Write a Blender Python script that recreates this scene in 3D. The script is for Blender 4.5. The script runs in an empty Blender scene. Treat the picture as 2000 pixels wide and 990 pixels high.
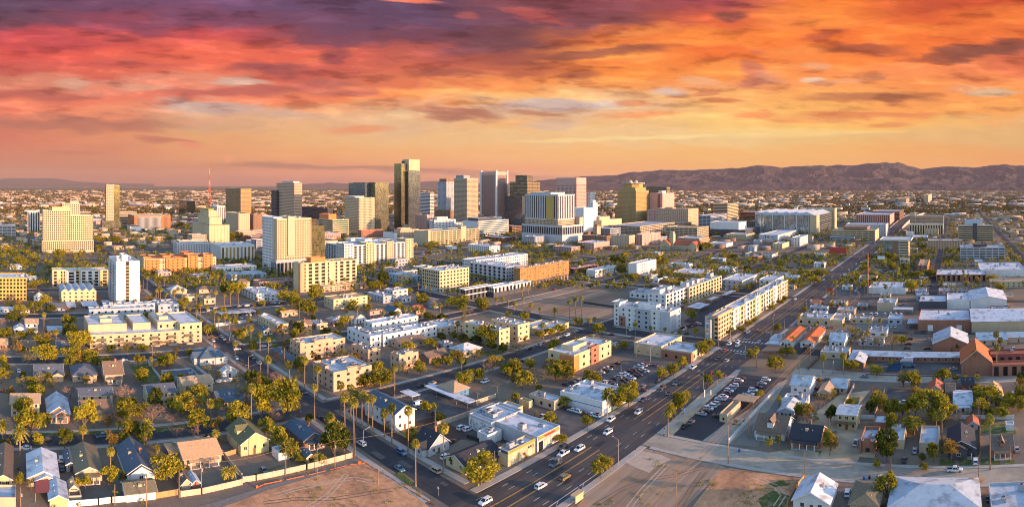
import bpy, bmesh, math, random
from math import sin, cos, tan, pi, atan2, sqrt, radians, hypot
from mathutils import Vector, Matrix
rnd = random.Random(7)
SC = bpy.context.scene
COL = SC.collection

# ---------------------------------------------------------------- camera: a drone 100 m up, a stitched cylindrical panorama
F, HZ, CAMH = 1162.0, 360.0, 100.0          # pixels per radian, horizon row and camera height; world +X runs down the avenue, +Y across it
XA, XB = 1860.0, 35.0                       # columns in which the +X and the +Y direction vanish
cam_data = bpy.data.cameras.new('camera')
cam = bpy.data.objects.new('camera', cam_data); COL.objects.link(cam)
cam_data.type = 'PANO'
cam_data.panorama_type = 'CENTRAL_CYLINDRICAL'
cam_data.central_cylindrical_range_u_min = -1000 / F
cam_data.central_cylindrical_range_u_max = 1000 / F
cam_data.central_cylindrical_range_v_min = -(990 - HZ) / F
cam_data.central_cylindrical_range_v_max = HZ / F
cam_data.central_cylindrical_radius = 1.0
cam_data.clip_start, cam_data.clip_end = 1.0, 60000.0
cam.location = (0, 0, CAMH)
VIEW = (1000 - XB) / F                      # heading of the picture's middle, clockwise from +Y
cam.rotation_euler = (pi / 2, 0, -VIEW)
SC.camera = cam

# ---------------------------------------------------------------- sun
SUN_EL, SUN_AZ = radians(8.8), pi - 0.30    # azimuth clockwise from +Y: low in the west, behind the camera's right shoulder
sd = Vector((sin(SUN_AZ) * cos(SUN_EL), cos(SUN_AZ) * cos(SUN_EL), sin(SUN_EL)))
sun_data = bpy.data.lights.new('sun', 'SUN')
sun_data.energy, sun_data.angle, sun_data.color = 2.65, radians(0.5), (1.0, 0.56, 0.31)
sun = bpy.data.objects.new('sun', sun_data); COL.objects.link(sun)
sun.rotation_euler = sd.to_track_quat('Z', 'Y').to_euler()

HAZE = 1.7e-5                               # density of the valley haze
# ---------------------------------------------------------------- exposure
SC.view_settings.view_transform = 'Standard'
SC.view_settings.look = 'None'
SC.view_settings.exposure = 1.95
SC.view_settings.gamma = 1.0
SC.view_settings.use_curve_mapping = False
SC.render.film_transparent = False
cy = SC.cycles
cy.max_bounces, cy.diffuse_bounces, cy.glossy_bounces, cy.transmission_bounces, cy.transparent_max_bounces, cy.volume_bounces = 4, 2, 2, 2, 6, 0
cy.use_denoising = True
cy.denoising_prefilter = 'ACCURATE'
cy.filter_width = 1.0
cy.caustics_reflective = cy.caustics_refractive = False

# ---------------------------------------------------------------- world: Nishita sky, and a bank of sunset cloud over the south-eastern quarter
world = bpy.data.worlds.new('World'); SC.world = world
world.use_nodes = True
WT = world.node_tree
WT.nodes.clear()

def lin(c):
    return tuple((v / 255 / 12.92) if v / 255 <= 0.04045 else ((v / 255 + 0.055) / 1.055) ** 2.4 for v in c[:3])

class NG:
    """small helper to write node maths"""
    def __init__(s, tree): s.t = tree
    def _in(s, n, i, v):
        if v is None: return
        if hasattr(v, 'links'): s.t.links.new(v, n.inputs[i])
        else: n.inputs[i].default_value = v
    def m(s, op, a, b=None, c=None):
        n = s.t.nodes.new('ShaderNodeMath'); n.operation = op
        for i, v in enumerate((a, b, c)): s._in(n, i, v)
        return n.outputs[0]
    def vec(s, x, y, z):
        n = s.t.nodes.new('ShaderNodeCombineXYZ')
        for i, v in enumerate((x, y, z)): s._in(n, i, v)
        return n.outputs[0]
    def noise(s, v, scale, detail=4.0, rough=0.55):
        n = s.t.nodes.new('ShaderNodeTexNoise'); s._in(n, 'Vector', v)
        n.inputs['Scale'].default_value = scale; n.inputs['Detail'].default_value = detail; n.inputs['Roughness'].default_value = rough
        return n.outputs[0]
    def mapr(s, v, a, b, c=0.0, d=1.0, smooth=True):
        n = s.t.nodes.new('ShaderNodeMapRange'); n.interpolation_type = 'SMOOTHSTEP' if smooth else 'LINEAR'
        s._in(n, 'Value', v)
        for k, x in zip(('From Min', 'From Max', 'To Min', 'To Max'), (a, b, c, d)): n.inputs[k].default_value = x
        return n.outputs[0]
    def mix(s, f, a, b, blend='MIX'):
        n = s.t.nodes.new('ShaderNodeMix'); n.data_type = 'RGBA'; n.blend_type = blend
        s._in(n, 0, f)
        for i, v in ((6, a), (7, b)):
            if hasattr(v, 'links'): s.t.links.new(v, n.inputs[i])
            else: n.inputs[i].default_value = (*v[:3], 1)
        return n.outputs[2]
    def ramp(s, f, stops, interp='EASE'):
        n = s.t.nodes.new('ShaderNodeValToRGB'); s._in(n, 0, f)
        cr = n.color_ramp; cr.interpolation = interp
        while len(cr.elements) < len(stops): cr.elements.new(0.5)
        for e, (p, c) in zip(cr.elements, stops): e.position = p; e.color = (*c, 1)
        return n.outputs[0]

W = NG(WT)
sky = WT.nodes.new('ShaderNodeTexSky')
sky.sky_type, sky.sun_disc = 'NISHITA', False
sky.sun_elevation, sky.sun_rotation = SUN_EL, SUN_AZ
sky.air_density, sky.dust_density, sky.ozone_density = 1.0, 0.8, 2.6
tc = WT.nodes.new('ShaderNodeTexCoord')
sep = WT.nodes.new('ShaderNodeSeparateXYZ'); WT.links.new(tc.outputs['Generated'], sep.inputs[0])
dx, dy, dz = sep.outputs
# heading (a) right of the middle of the view, and slope (e) above the horizon
fx = W.m('ADD', W.m('MULTIPLY', dx, sin(VIEW)), W.m('MULTIPLY', dy, cos(VIEW)))
rx = W.m('SUBTRACT', W.m('MULTIPLY', dx, cos(VIEW)), W.m('MULTIPLY', dy, sin(VIEW)))
az = W.m('ARCTAN2', rx, fx)
el = W.m('DIVIDE', dz, W.m('MAXIMUM', W.m('SQRT', W.m('ADD', W.m('MULTIPLY', dx, dx), W.m('MULTIPLY', dy, dy))), 0.02))
U0 = W.m('ADD', W.m('MULTIPLY', az, F), 1000.0)
V0 = W.m('SUBTRACT', HZ, W.m('MULTIPLY', el, F))
# cloud texture lives on a stretched sheet, so that it reads as streaks seen along a layer
pv = W.vec(W.m('MULTIPLY', U0, 0.0042), W.m('ADD', W.m('MULTIPLY', V0, 0.019), W.m('MULTIPLY', U0, 0.0006)), 0.0)
n1 = W.noise(pv, 1.0, 5.0, 0.52)
pv2 = W.vec(W.m('ADD', W.m('MULTIPLY', U0, 0.011), 7.0), W.m('SUBTRACT', W.m('MULTIPLY', V0, 0.05), W.m('MULTIPLY', U0, 0.004)), 3.0)
n2 = W.noise(pv2, 1.0, 4.5, 0.5)
calm = W.mapr(V0, 350.0, 225.0, 0.12, 1.0)
wv = W.m('MULTIPLY', W.m('ADD', W.m('MULTIPLY', W.m('SUBTRACT', n1, 0.5), 95.0), W.m('MULTIPLY', W.m('SUBTRACT', n2, 0.5), 42.0)), calm)
wu = W.m('MULTIPLY', W.m('SUBTRACT', n2, 0.5), 120.0)
U = W.m('ADD', U0, wu)
V = W.m('ADD', V0, wv)
US = (0, 200, 400, 600, 800, 1000, 1200, 1400, 1600, 1800, 2000)
ROWS = [
 (0,   [(92,66,92),(110,70,100),(115,75,110),(100,72,105),(92,68,98),(130,70,80),(140,70,80),(170,75,85),(250,130,50),(205,85,50),(200,75,45)]),
 (40,  [(105,68,88),(140,68,90),(130,70,95),(112,70,98),(92,65,95),(110,66,85),(128,70,76),(225,100,60),(255,145,65),(235,105,50),(245,125,55)]),
 (75,  [(195,72,80),(200,75,80),(205,78,80),(130,70,88),(118,66,84),(112,66,74),(235,120,60),(255,140,60),(250,120,48),(250,122,52),(235,110,55)]),
 (105, [(222,85,78),(230,92,78),(240,105,78),(232,100,78),(190,90,80),(160,80,70),(255,150,70),(245,118,50),(255,135,58),(250,125,60),(150,80,65)]),
 (135, [(205,92,82),(222,100,80),(235,110,82),(205,95,80),(215,105,80),(190,98,70),(250,140,60),(255,150,70),(255,150,80),(255,145,85),(225,110,75)]),
 (162, [(212,125,100),(228,140,115),(235,140,110),(205,110,90),(228,120,80),(252,150,80),(252,160,85),(250,160,100),(255,160,90),(255,150,80),(245,140,80)]),
 (190, [(200,100,85),(240,125,95),(225,120,100),(245,130,85),(250,150,85),(255,190,115),(248,192,135),(255,180,105),(255,172,90),(255,160,85),(250,155,80)]),
 (215, [(245,130,98),(245,145,105),(225,160,130),(245,165,115),(235,160,112),(232,188,150),(235,190,148),(255,190,112),(255,182,95),(255,165,85),(255,170,90)]),
 (242, [(195,110,95),(200,120,95),(215,165,125),(235,180,135),(230,185,140),(245,180,115),(242,190,130),(255,205,120),(255,195,105),(252,190,105),(230,180,120)]),
 (270, [(215,120,95),(225,140,100),(232,165,110),(235,180,120),(240,190,130),(240,195,135),(245,200,140),(245,205,140),(240,195,125),(235,185,120),(230,180,115)]),
 (300, [(205,125,100),(215,135,100),(228,155,105),(240,170,110),(245,180,115),(250,185,120),(250,190,115),(250,190,110),(248,185,105),(245,175,100),(240,165,95)]),
 (335, [(185,120,98),(190,120,95),(200,128,95),(225,140,100),(235,150,105),(245,165,110),(250,175,105),(250,180,100),(248,175,95),(245,170,92),(240,160,90)]),
 (358, [(165,112,105),(168,112,105),(180,115,105),(190,120,105),(205,130,105),(230,150,108),(245,165,105),(248,172,98),(246,170,95),(242,165,90),(236,155,90)]),
]
fU = W.m('DIVIDE', U, 2000.0)
col = None
for k, (v, cs) in enumerate(ROWS):
    c = W.ramp(fU, [(u / 2000, lin(q)) for u, q in zip(US, cs)])
    col = c if k == 0 else W.mix(W.mapr(V, ROWS[k - 1][0], v), col, c)
# single clouds and gaps: centre heading, row, half length, half height, tilt, colour, strength
BLOBS = [
 (1425,31,34,8,0,(120,66,62),.85),(1690,97,70,11,.0,(165,82,60),.8),(1660,88,40,7,.2,(185,90,60),.6),(1615,67,44,7,-.15,(190,88,60),.75),(1900,100,150,14,-.14,(130,72,62),.9),(1470,140,24,26,.2,(190,105,95),.7),
 (1700,190,120,9,.02,(190,115,75),.9),(1325,186,24,8,0,(180,110,85),.8),(1412,197,40,7,0,(215,120,75),.8),(900,221,75,12,.08,(178,112,92),.95),(1045,221,55,7,.06,(190,125,95),.85),
 (1130,148,38,11,-.05,(175,90,62),.85),(1170,104,150,9,-.1,(145,80,66),.85),(880,143,75,8,.02,(165,85,72),.85),(520,134,65,12,.05,(160,78,82),.85),(460,178,110,8,-.02,(190,95,88),.8),
 (620,326,190,5,.03,(165,115,95),.9),(880,337,170,6,.04,(175,118,98),.85),(1080,350,100,7,.02,(195,130,105),.7),(110,240,190,16,.03,(186,115,95),.8),(330,272,60,4,.12,(195,115,95),.75),(690,181,50,6,0,(190,100,85),.8),(700,252,60,7,-.02,(240,150,105),.8),
 (1690,225,130,6,0,(225,130,85),.7),(1550,233,80,5,.02,(240,150,90),.6),(1900,175,60,8,0,(235,170,130),.5),(1260,221,90,8,-.05,(240,150,90),.7),(640,110,60,8,-.25,(240,120,85),.7),
 (410,209,90,14,.05,(205,172,158),.9),(560,222,80,10,.08,(215,175,150),.8),(462,160,52,7,.02,(212,178,160),.8),(140,165,34,7,0,(220,165,140),.7),(1080,204,120,10,0,(208,184,176),.9),(1305,178,34,9,0,(222,192,175),.8),
 (1586,156,24,7,.1,(222,192,165),.8),(1940,181,55,7,0,(222,190,150),.8),(1080,245,60,8,0,(222,190,165),.7),(1270,268,230,4,-.03,(255,222,150),.8),(1600,262,180,4,-.04,(255,215,140),.7),(800,1,60,5,.06,(250,130,100),.9),(910,32,22,9,0,(185,95,90),.7),
 (1040,30,60,12,.2,(200,90,82),.6),(1500,255,110,5,0,(255,218,140),.6),(380,90,220,12,.08,(242,108,82),.5),(240,125,150,6,.03,(200,92,88),.5),(500,196,120,6,.02,(255,140,100),.6),
 (1478,223,38,6,.02,(232,130,80),.75),(1383,182,32,5,-.08,(215,125,88),.75),(1280,223,62,6,-.03,(238,150,92),.7),(1530,236,28,4,0,(240,150,90),.7),(1650,226,62,8,.03,(232,135,80),.7),(1733,243,52,4,-.02,(235,140,85),.7),(1603,164,26,5,.05,(190,118,85),.8),(1236,203,36,5,.03,(235,140,90),.7),
 (1588,131,30,6,0,(250,178,128),.7),(1650,160,42,5,-.05,(250,175,125),.65),(1708,150,26,6,0,(245,165,120),.6),(1363,158,42,9,.05,(248,180,132),.7),(1504,153,30,9,.1,(228,150,118),.7),(655,108,32,12,-.2,(150,72,80),.85),(625,163,62,7,.02,(190,100,90),.75),(95,186,105,9,.02,(188,98,88),.75),(287,171,62,6,.02,(222,160,130),.7),
 (153,300,62,5,.02,(195,115,98),.6),(300,274,36,4,.1,(190,112,95),.75),(372,284,26,5,.15,(240,140,108),.75),(446,309,9,8,.3,(245,160,115),.7),(1200,120,60,5,-.12,(225,110,60),.6),(1560,100,70,8,-.1,(255,150,75),.6),(1240,65,80,9,-.2,(255,150,75),.6),(1400,95,60,7,-.05,(240,110,55),.6),(1800,60,90,10,-.05,(255,140,60),.5),
]
wob = W.m('MULTIPLY', W.m('SUBTRACT', n2, 0.5), 4.2)
wob2 = W.m('MULTIPLY', W.m('SUBTRACT', n1, 0.5), 1.6)
for (u, v, ru, rv, t, c, k) in BLOBS:
    # (the vanishing share of the colour so far only makes the renderer work through the clouds one after another)
    du = W.m('ADD', U0, W.m('MULTIPLY_ADD', col, 1e-7, -float(u))); dv = W.m('ADD', V0, W.m('MULTIPLY_ADD', col, 1e-7, -float(v)))
    a = W.m('ADD', wob2, W.m('MULTIPLY_ADD', du, cos(t) / ru, W.m('MULTIPLY', dv, sin(t) / ru)))
    b = W.m('MULTIPLY_ADD', dv, cos(t) / rv, W.m('MULTIPLY_ADD', du, -sin(t) / rv, wob))
    q = W.m('MULTIPLY_ADD', a, a, W.m('MULTIPLY', b, b))
    col = W.mix(W.mapr(q, 1.9, 0.1, 0.0, k), col, lin(c))
# broken streaks: shaded undersides and lit edges
pv4 = W.vec(W.m('ADD', W.m('MULTIPLY', U0, 0.0075), W.m('MULTIPLY', n1, 0.8)), W.m('SUBTRACT', W.m('MULTIPLY', V0, 0.036), W.m('MULTIPLY', U0, 0.0012)), 5.0)
n4 = W.noise(pv4, 1.0, 7.0, 0.57)
lowfade = W.mapr(V0, 262.0, 200.0)
col = W.mix(W.m('MULTIPLY', W.mapr(n4, 0.52, 0.66, 0.0, 0.75), lowfade), col, W.mix(1.0, col, (.50,.40,.46), 'MULTIPLY'))
col = W.mix(W.m('MULTIPLY', W.mapr(n4, 0.48, 0.35, 0.0, 0.85), lowfade), col, W.mix(1.0, col, (1.35,1.45,1.4), 'MULTIPLY'))
# fine streaks
pv3 = W.vec(W.m('MULTIPLY', U0, 0.02), W.m('MULTIPLY', W.m('ADD', V0, wv), 0.13), 9.0)
n3 = W.noise(pv3, 1.0, 3.0, 0.5)
amp = W.m('MULTIPLY', W.m('MULTIPLY', W.m('SUBTRACT', n3, 0.5), 0.35), calm)
gain = W.m('ADD', 1.0, amp)
hs = WT.nodes.new('ShaderNodeVectorMath'); hs.operation = 'SCALE'
WT.links.new(col, hs.inputs[0]); WT.links.new(gain, hs.inputs[3])
SUNSET_GAIN = 2 ** (-SC.view_settings.exposure)
bg_sun = WT.nodes.new('ShaderNodeBackground'); WT.links.new(hs.outputs[0], bg_sun.inputs[0]); bg_sun.inputs[1].default_value = SUNSET_GAIN
bg_sky = WT.nodes.new('ShaderNodeBackground'); WT.links.new(sky.outputs[0], bg_sky.inputs[0]); bg_sky.inputs[1].default_value = 0.15
# the cloud bank fades into clear sky overhead and to either side
m_az = W.mapr(W.m('ABSOLUTE', az), 0.95, 1.5, 1.0, 0.0)
m_el = W.mapr(el, 0.33, 0.62, 1.0, 0.0)
mask = W.m('MULTIPLY', m_az, m_el)
ms = WT.nodes.new('ShaderNodeMixShader')
WT.links.new(mask, ms.inputs[0]); WT.links.new(bg_sky.outputs[0], ms.inputs[1]); WT.links.new(bg_sun.outputs[0], ms.inputs[2])
wo = WT.nodes.new('ShaderNodeOutputWorld'); WT.links.new(ms.outputs[0], wo.inputs[0])

def ray(x):
    p = (x - XB) / F
    return sin(p), cos(p)

def at(x, y, z=0.0):
    """ground point (or point at height z) seen at column x, row y of the 2000 x 990 photograph"""
    r = (CAMH - z) * F / (y - HZ)
    s, c = ray(x)
    return Vector((r * s, r * c, z))

def pix(X, Y, Z=0.0):
    return XB + F * atan2(X, Y), HZ + F * (CAMH - Z) / max(hypot(X, Y), 1e-6)

# ================================================================ helpers
MATS = {}
def surf(name, rgb, rough=0.85, var=0.16, scale=0.25, spec=0.3, metal=0.0, streak=False, along=False, second=None, sec_scale=0.05, sec_lo=0.45, sec_hi=0.6, bump=0.0, coat=0.0):
    """procedural surface: base colour with uneven wear; 'second' is a second colour in patches"""
    if name in MATS: return MATS[name]
    m = bpy.data.materials.new(name); m.use_nodes = True
    t = m.node_tree; g = NG(t); b = t.nodes['Principled BSDF']
    tc = t.nodes.new('ShaderNodeTexCoord')
    geo = t.nodes.new('ShaderNodeNewGeometry')
    pos = geo.outputs['Position']
    if streak:
        mp = t.nodes.new('ShaderNodeVectorMath'); mp.operation = 'MULTIPLY'; t.links.new(pos, mp.inputs[0]); mp.inputs[1].default_value = (1.0, 1.0, 0.25); pos = mp.outputs[0]
    if along:
        mp = t.nodes.new('ShaderNodeVectorMath'); mp.operation = 'MULTIPLY'; t.links.new(pos, mp.inputs[0]); mp.inputs[1].default_value = (0.06, 1.6, 1.0); pos = mp.outputs[0]
    a = g.noise(pos, scale, 5.0, 0.62)
    k = g.mapr(a, 0.25, 0.75, 1 - var, 1 + var, smooth=False)
    base = g.vec(*[float(v) for v in rgb])
    if second is not None:
        q = g.noise(pos, sec_scale, 4.0, 0.6)
        base = g.mix(g.mapr(q, sec_lo, sec_hi), rgb, second)
    sc = t.nodes.new('ShaderNodeVectorMath'); sc.operation = 'SCALE'
    t.links.new(base, sc.inputs[0]); t.links.new(k, sc.inputs[3])
    t.links.new(sc.outputs[0], b.inputs['Base Color'])
    b.inputs['Roughness'].default_value = rough
    b.inputs['Specular IOR Level'].default_value = spec
    b.inputs['Metallic'].default_value = metal
    if coat: b.inputs['Coat Weight'].default_value = coat
    if bump:
        bn = t.nodes.new('ShaderNodeBump'); bn.inputs['Strength'].default_value = bump; bn.inputs['Distance'].default_value = 0.3
        t.links.new(g.noise(pos, scale * 6, 4.0, 0.6), bn.inputs['Height']); t.links.new(bn.outputs[0], b.inputs['Normal'])
    MATS[name] = m
    return m

def curtain(name, rgb, px=1.5, pz=3.6, frame=(0.05, 0.05, 0.05), metal=0.55, rough=0.12, line=0.09, var=0.5):
    """glass curtain wall: panes of uneven tint and a grid of thin frames, laid in the wall's own plane"""
    if name in MATS: return MATS[name]
    m = bpy.data.materials.new(name); m.use_nodes = True
    t = m.node_tree; g = NG(t); b = t.nodes['Principled BSDF']
    geo = t.nodes.new('ShaderNodeNewGeometry')
    sp = t.nodes.new('ShaderNodeSeparateXYZ'); t.links.new(geo.outputs['Position'], sp.inputs[0])
    sn = t.nodes.new('ShaderNodeSeparateXYZ'); t.links.new(geo.outputs['Normal'], sn.inputs[0])
    u = g.m('ADD', g.m('MULTIPLY', sp.outputs[0], g.m('ABSOLUTE', sn.outputs[1])), g.m('MULTIPLY', sp.outputs[1], g.m('ABSOLUTE', sn.outputs[0])))
    uu, vv = g.m('DIVIDE', u, px), g.m('DIVIDE', sp.outputs[2], pz)
    wn = t.nodes.new('ShaderNodeTexWhiteNoise'); wn.noise_dimensions = '2D'
    t.links.new(g.vec(g.m('FLOOR', uu), g.m('FLOOR', vv), 0.0), wn.inputs[0])
    fr = g.m('MAXIMUM', g.m('LESS_THAN', g.m('FRACT', uu), line), g.m('LESS_THAN', g.m('FRACT', vv), line * 1.6))
    k = g.mapr(wn.outputs[0], 0, 1, 1 - var, 1 + var, smooth=False)
    sc = t.nodes.new('ShaderNodeVectorMath'); sc.operation = 'SCALE'; sc.inputs[0].default_value = rgb; t.links.new(k, sc.inputs[3])
    t.links.new(g.mix(fr, sc.outputs[0], frame), b.inputs['Base Color'])
    t.links.new(g.mapr(fr, 0, 1, metal, 0.1, smooth=False), b.inputs['Metallic'])
    t.links.new(g.mapr(fr, 0, 1, rough, 0.6, smooth=False), b.inputs['Roughness'])
    MATS[name] = m
    return m

def glass(name='window_glass', rgb=(0.014, 0.016, 0.018), rough=0.25):
    if name in MATS: return MATS[name]
    m = bpy.data.materials.new(name); m.use_nodes = True
    b = m.node_tree.nodes['Principled BSDF']
    g = NG(m.node_tree)
    oi = m.node_tree.nodes.new('ShaderNodeObjectInfo')
    k = g.mapr(oi.outputs['Random'], 0, 1, 0.5, 1.7, smooth=False)
    sc = m.node_tree.nodes.new('ShaderNodeVectorMath'); sc.operation = 'SCALE'; sc.inputs[0].default_value = rgb; m.node_tree.links.new(k, sc.inputs[3])
    m.node_tree.links.new(sc.outputs[0], b.inputs['Base Color'])
    b.inputs['Roughness'].default_value = rough; b.inputs['Specular IOR Level'].default_value = 0.25
    MATS[name] = m
    return m

class MB:
    """collects faces; build() links them as ONE mesh object"""
    def __init__(s): s.v, s.f, s.mi = [], [], []
    def poly(s, pts, mi=0):
        n = len(s.v); s.v.extend([tuple(p) for p in pts]); s.f.append(tuple(range(n, n + len(pts)))); s.mi.append(mi)
    def box(s, x0, y0, z0, x1, y1, z1, mi=0, bottom=True, top=True):
        n = len(s.v)
        s.v += [(x0,y0,z0),(x1,y0,z0),(x1,y1,z0),(x0,y1,z0),(x0,y0,z1),(x1,y0,z1),(x1,y1,z1),(x0,y1,z1)]
        fs = [(0,1,5,4),(1,2,6,5),(2,3,7,6),(3,0,4,7)]
        if top: fs.append((4,5,6,7))
        if bottom: fs.append((3,2,1,0))
        for f in fs: s.f.append(tuple(n + i for i in f)); s.mi.append(mi)
    def prism(s, pts, z0, z1, mi=0):
        """vertical prism over a plan polygon (anticlockwise)"""
        k = len(pts); n = len(s.v)
        s.v += [(p[0], p[1], z0) for p in pts] + [(p[0], p[1], z1) for p in pts]
        for i in range(k):
            j = (i + 1) % k; s.f.append((n+i, n+j, n+k+j, n+k+i)); s.mi.append(mi)
        s.f.append(tuple(n+k+i for i in range(k))); s.mi.append(mi)
        s.f.append(tuple(n+i for i in reversed(range(k)))); s.mi.append(mi)
    def tube(s, p, q, r0, r1=None, k=6, mi=0, caps=True):
        r1 = r0 if r1 is None else r1
        p, q = Vector(p), Vector(q); d = (q - p)
        if d.length < 1e-6: return
        d.normalize()
        a = d.orthogonal().normalized(); b = d.cross(a)
        n = len(s.v)
        for c, r in ((p, r0), (q, r1)):
            for i in range(k):
                w = 2 * pi * i / k; s.v.append(tuple(c + a * (cos(w) * r) + b * (sin(w) * r)))
        for i in range(k):
            j = (i + 1) % k; s.f.append((n+i, n+j, n+k+j, n+k+i)); s.mi.append(mi)
        if caps:
            s.f.append(tuple(n+k+i for i in range(k))); s.mi.append(mi)
            s.f.append(tuple(n+i for i in reversed(range(k)))); s.mi.append(mi)
    def mesh(s, name, mats, smooth=False):
        me = bpy.data.meshes.new(name); me.from_pydata(s.v, [], s.f)
        for m in (mats if isinstance(mats, (list, tuple)) else [mats]): me.materials.append(m)
        me.polygons.foreach_set('material_index', s.mi)
        if smooth: me.polygons.foreach_set('use_smooth', [True] * len(s.f))
        me.update()
        return me
    def build(s, name, mats, parent=None, loc=(0, 0, 0), smooth=False):
        return link(name, s.mesh(name, mats, smooth), parent, loc)

def link(name, me, parent=None, loc=(0, 0, 0)):
    o = bpy.data.objects.new(name, me); COL.objects.link(o)
    o.location = loc
    if parent is not None: o.parent = parent
    return o

LABELS = {}
THINGS = []
def tag(o, label, cat, group=None):
    o['label'] = label; o['category'] = cat
    if group: o['group'] = group
    THINGS.append(o)
    return o
def thing(name, label, cat, loc=(0, 0, 0), rz=0.0, group=None):
    o = bpy.data.objects.new(name, None); COL.objects.link(o)
    o.empty_display_size = 0.5
    o.location = loc; o.rotation_euler = (0, 0, rz)
    return tag(o, label, cat, group)
def struct(o): o['kind'] = 'structure'; return o

# ---------------------------------------------------------------- who stands where
OCC = {}
def _cells(x0, y0, x1, y1, c=25.0):
    for i in range(int(x0 // c), int(x1 // c) + 1):
        for j in range(int(y0 // c), int(y1 // c) + 1): yield i, j
def occupy(x0, y0, x1, y1):
    r = (min(x0, x1), min(y0, y1), max(x0, x1), max(y0, y1))
    for c in _cells(*r): OCC.setdefault(c, []).append(r)
def is_free(x0, y0, x1, y1, pad=0.0):
    x0 -= pad; y0 -= pad; x1 += pad; y1 += pad
    for c in _cells(x0, y0, x1, y1):
        for r in OCC.get(c, ()):
            if x0 < r[2] and x1 > r[0] and y0 < r[3] and y1 > r[1]: return False
    return True

# landmarks by which small things are told apart
MARKS = []                                   # (short name, X, Y)
def landmark(short, X, Y): MARKS.append((short, X, Y))
ORD = ['nearest','second','third','fourth','fifth','sixth','seventh','eighth','ninth','tenth','eleventh','twelfth','thirteenth','fourteenth','fifteenth','sixteenth','seventeenth','eighteenth','nineteenth']
TENS = ['', '', 'twent', 'thirt', 'fort', 'fift', 'sixt', 'sevent', 'eight', 'ninet']
def ordinal(n):
    if n == 0: return 'nearest'
    n += 1
    if n < 20: return ORD[n - 1] + ' nearest'
    t, u = divmod(n, 10)
    if t > 9: return 'farthest but ' + str(n)
    return (TENS[t] + 'ieth' if u == 0 else TENS[t] + 'y-' + ('first' if u == 1 else ORD[u - 1])) + ' nearest'
PENDING = []                                 # (object, description, kind word, X, Y)
def later(o, desc, kind, X, Y): PENDING.append((o, desc, kind, X, Y))
def settle_labels():
    """give every repeat a label of its own: how it looks, and which one it is counted from the nearest landmark"""
    groups = {}
    for o, desc, kind, X, Y in PENDING:
        s, lx, ly = min(MARKS, key=lambda m: (m[1] - X) ** 2 + (m[2] - Y) ** 2)
        groups.setdefault((kind, s), []).append(((lx - X) ** 2 + (ly - Y) ** 2, desc, o))
    for (kind, s), rows in groups.items():
        rows.sort(key=lambda r: r[0])
        for i, (d, desc, o) in enumerate(rows):
            o['label'] = f'{desc} {kind}, {ordinal(i)} to {s}' if len(rows) > 1 else f'{desc} {kind} beside {s}'

ZT = {'z1': (900, 840), 'z2': (1150, 690), 'z3': (1400, 550), 'z4': (1600, 400), 'z5': (550, 750), 'z6': (350, 600), 'z7': (200, 450), 'z8': (0, 350)}
def P(tile, x, y):
    """point of one enlarged tile of the photograph -> column and row of the whole photograph"""
    if tile in ZT: return ZT[tile][0] + x / 6.6, ZT[tile][1] + y / 6.6
    return int(tile[1]) * 500 + x / 3.96, {'1': 280, '2': 500, '3': 740}[tile[0]] + y / 3.96

# ---------------------------------------------------------------- walls with real openings
PANES = {}
def pane_mesh(w, h, axis, mat):
    w, h = round(w, 1), round(h, 1)
    k = (w, h, axis, mat.name)
    if k not in PANES:
        b = MB()
        if axis == 'x': b.box(-w/2, -0.03, -h/2, w/2, 0.03, h/2)
        else: b.box(-0.03, -w/2, -h/2, 0.03, w/2, h/2)
        PANES[k] = b.mesh('window', mat)
    return PANES[k]

def facade(b, face, x0, y0, x1, y1, z0, z1, spec, panes, mi=0):
    """one wall of a box, with recessed openings. face: '-x' '-y' '+x' '+y'. spec: (cols, rows, fw, fh, depth, lift) or None.
    z0..z1 is the storeyed part; openings sit in the middle of their cell"""
    if face == '-y': o, u, n, W_ = (x0, y0), (1, 0), (0, 1), x1 - x0
    elif face == '+x': o, u, n, W_ = (x1, y0), (0, 1), (-1, 0), y1 - y0
    elif face == '+y': o, u, n, W_ = (x1, y1), (-1, 0), (0, -1), x1 - x0
    else: o, u, n, W_ = (x0, y1), (0, -1), (1, 0), y1 - y0
    def pt(a, z, d=0.0): return (o[0] + u[0]*a + n[0]*d, o[1] + u[1]*a + n[1]*d, z)
    def q(a0, a1, za, zb, m=mi):
        if a1 - a0 > 1e-4 and zb - za > 1e-4: b.poly([pt(a0, za), pt(a1, za), pt(a1, zb), pt(a0, zb)], m)
    if not spec:
        q(0, W_, z0, z1); return
    cols, rows, fw, fh, depth, lift = spec
    cw, rh = W_ / cols, (z1 - z0) / rows
    ww, wh = cw * fw, rh * fh
    zp = z0
    for r in range(rows):
        za = z0 + r * rh + (rh - wh) * lift; zb = za + wh
        q(0, W_, zp, za)
        ap = 0.0
        for c in range(cols):
            a0 = c * cw + (cw - ww) / 2; a1 = a0 + ww
            q(ap, a0, za, zb)
            for (p0, p1) in (((a0, za), (a1, za)), ((a1, za), (a1, zb)), ((a1, zb), (a0, zb)), ((a0, zb), (a0, za))):
                b.poly([pt(*p0), pt(*p1), pt(*p1, depth), pt(*p0, depth)], mi)
            panes.append((pt((a0 + a1) / 2, (za + zb) / 2, depth), ww, wh, 'x' if face[1] == 'y' else 'y', [pt(a0, za, depth), pt(a1, za, depth), pt(a1, zb, depth), pt(a0, zb, depth)]))
            ap = a1
        q(ap, W_, za, zb)
        zp = zb
    q(0, W_, zp, z1)

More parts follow.
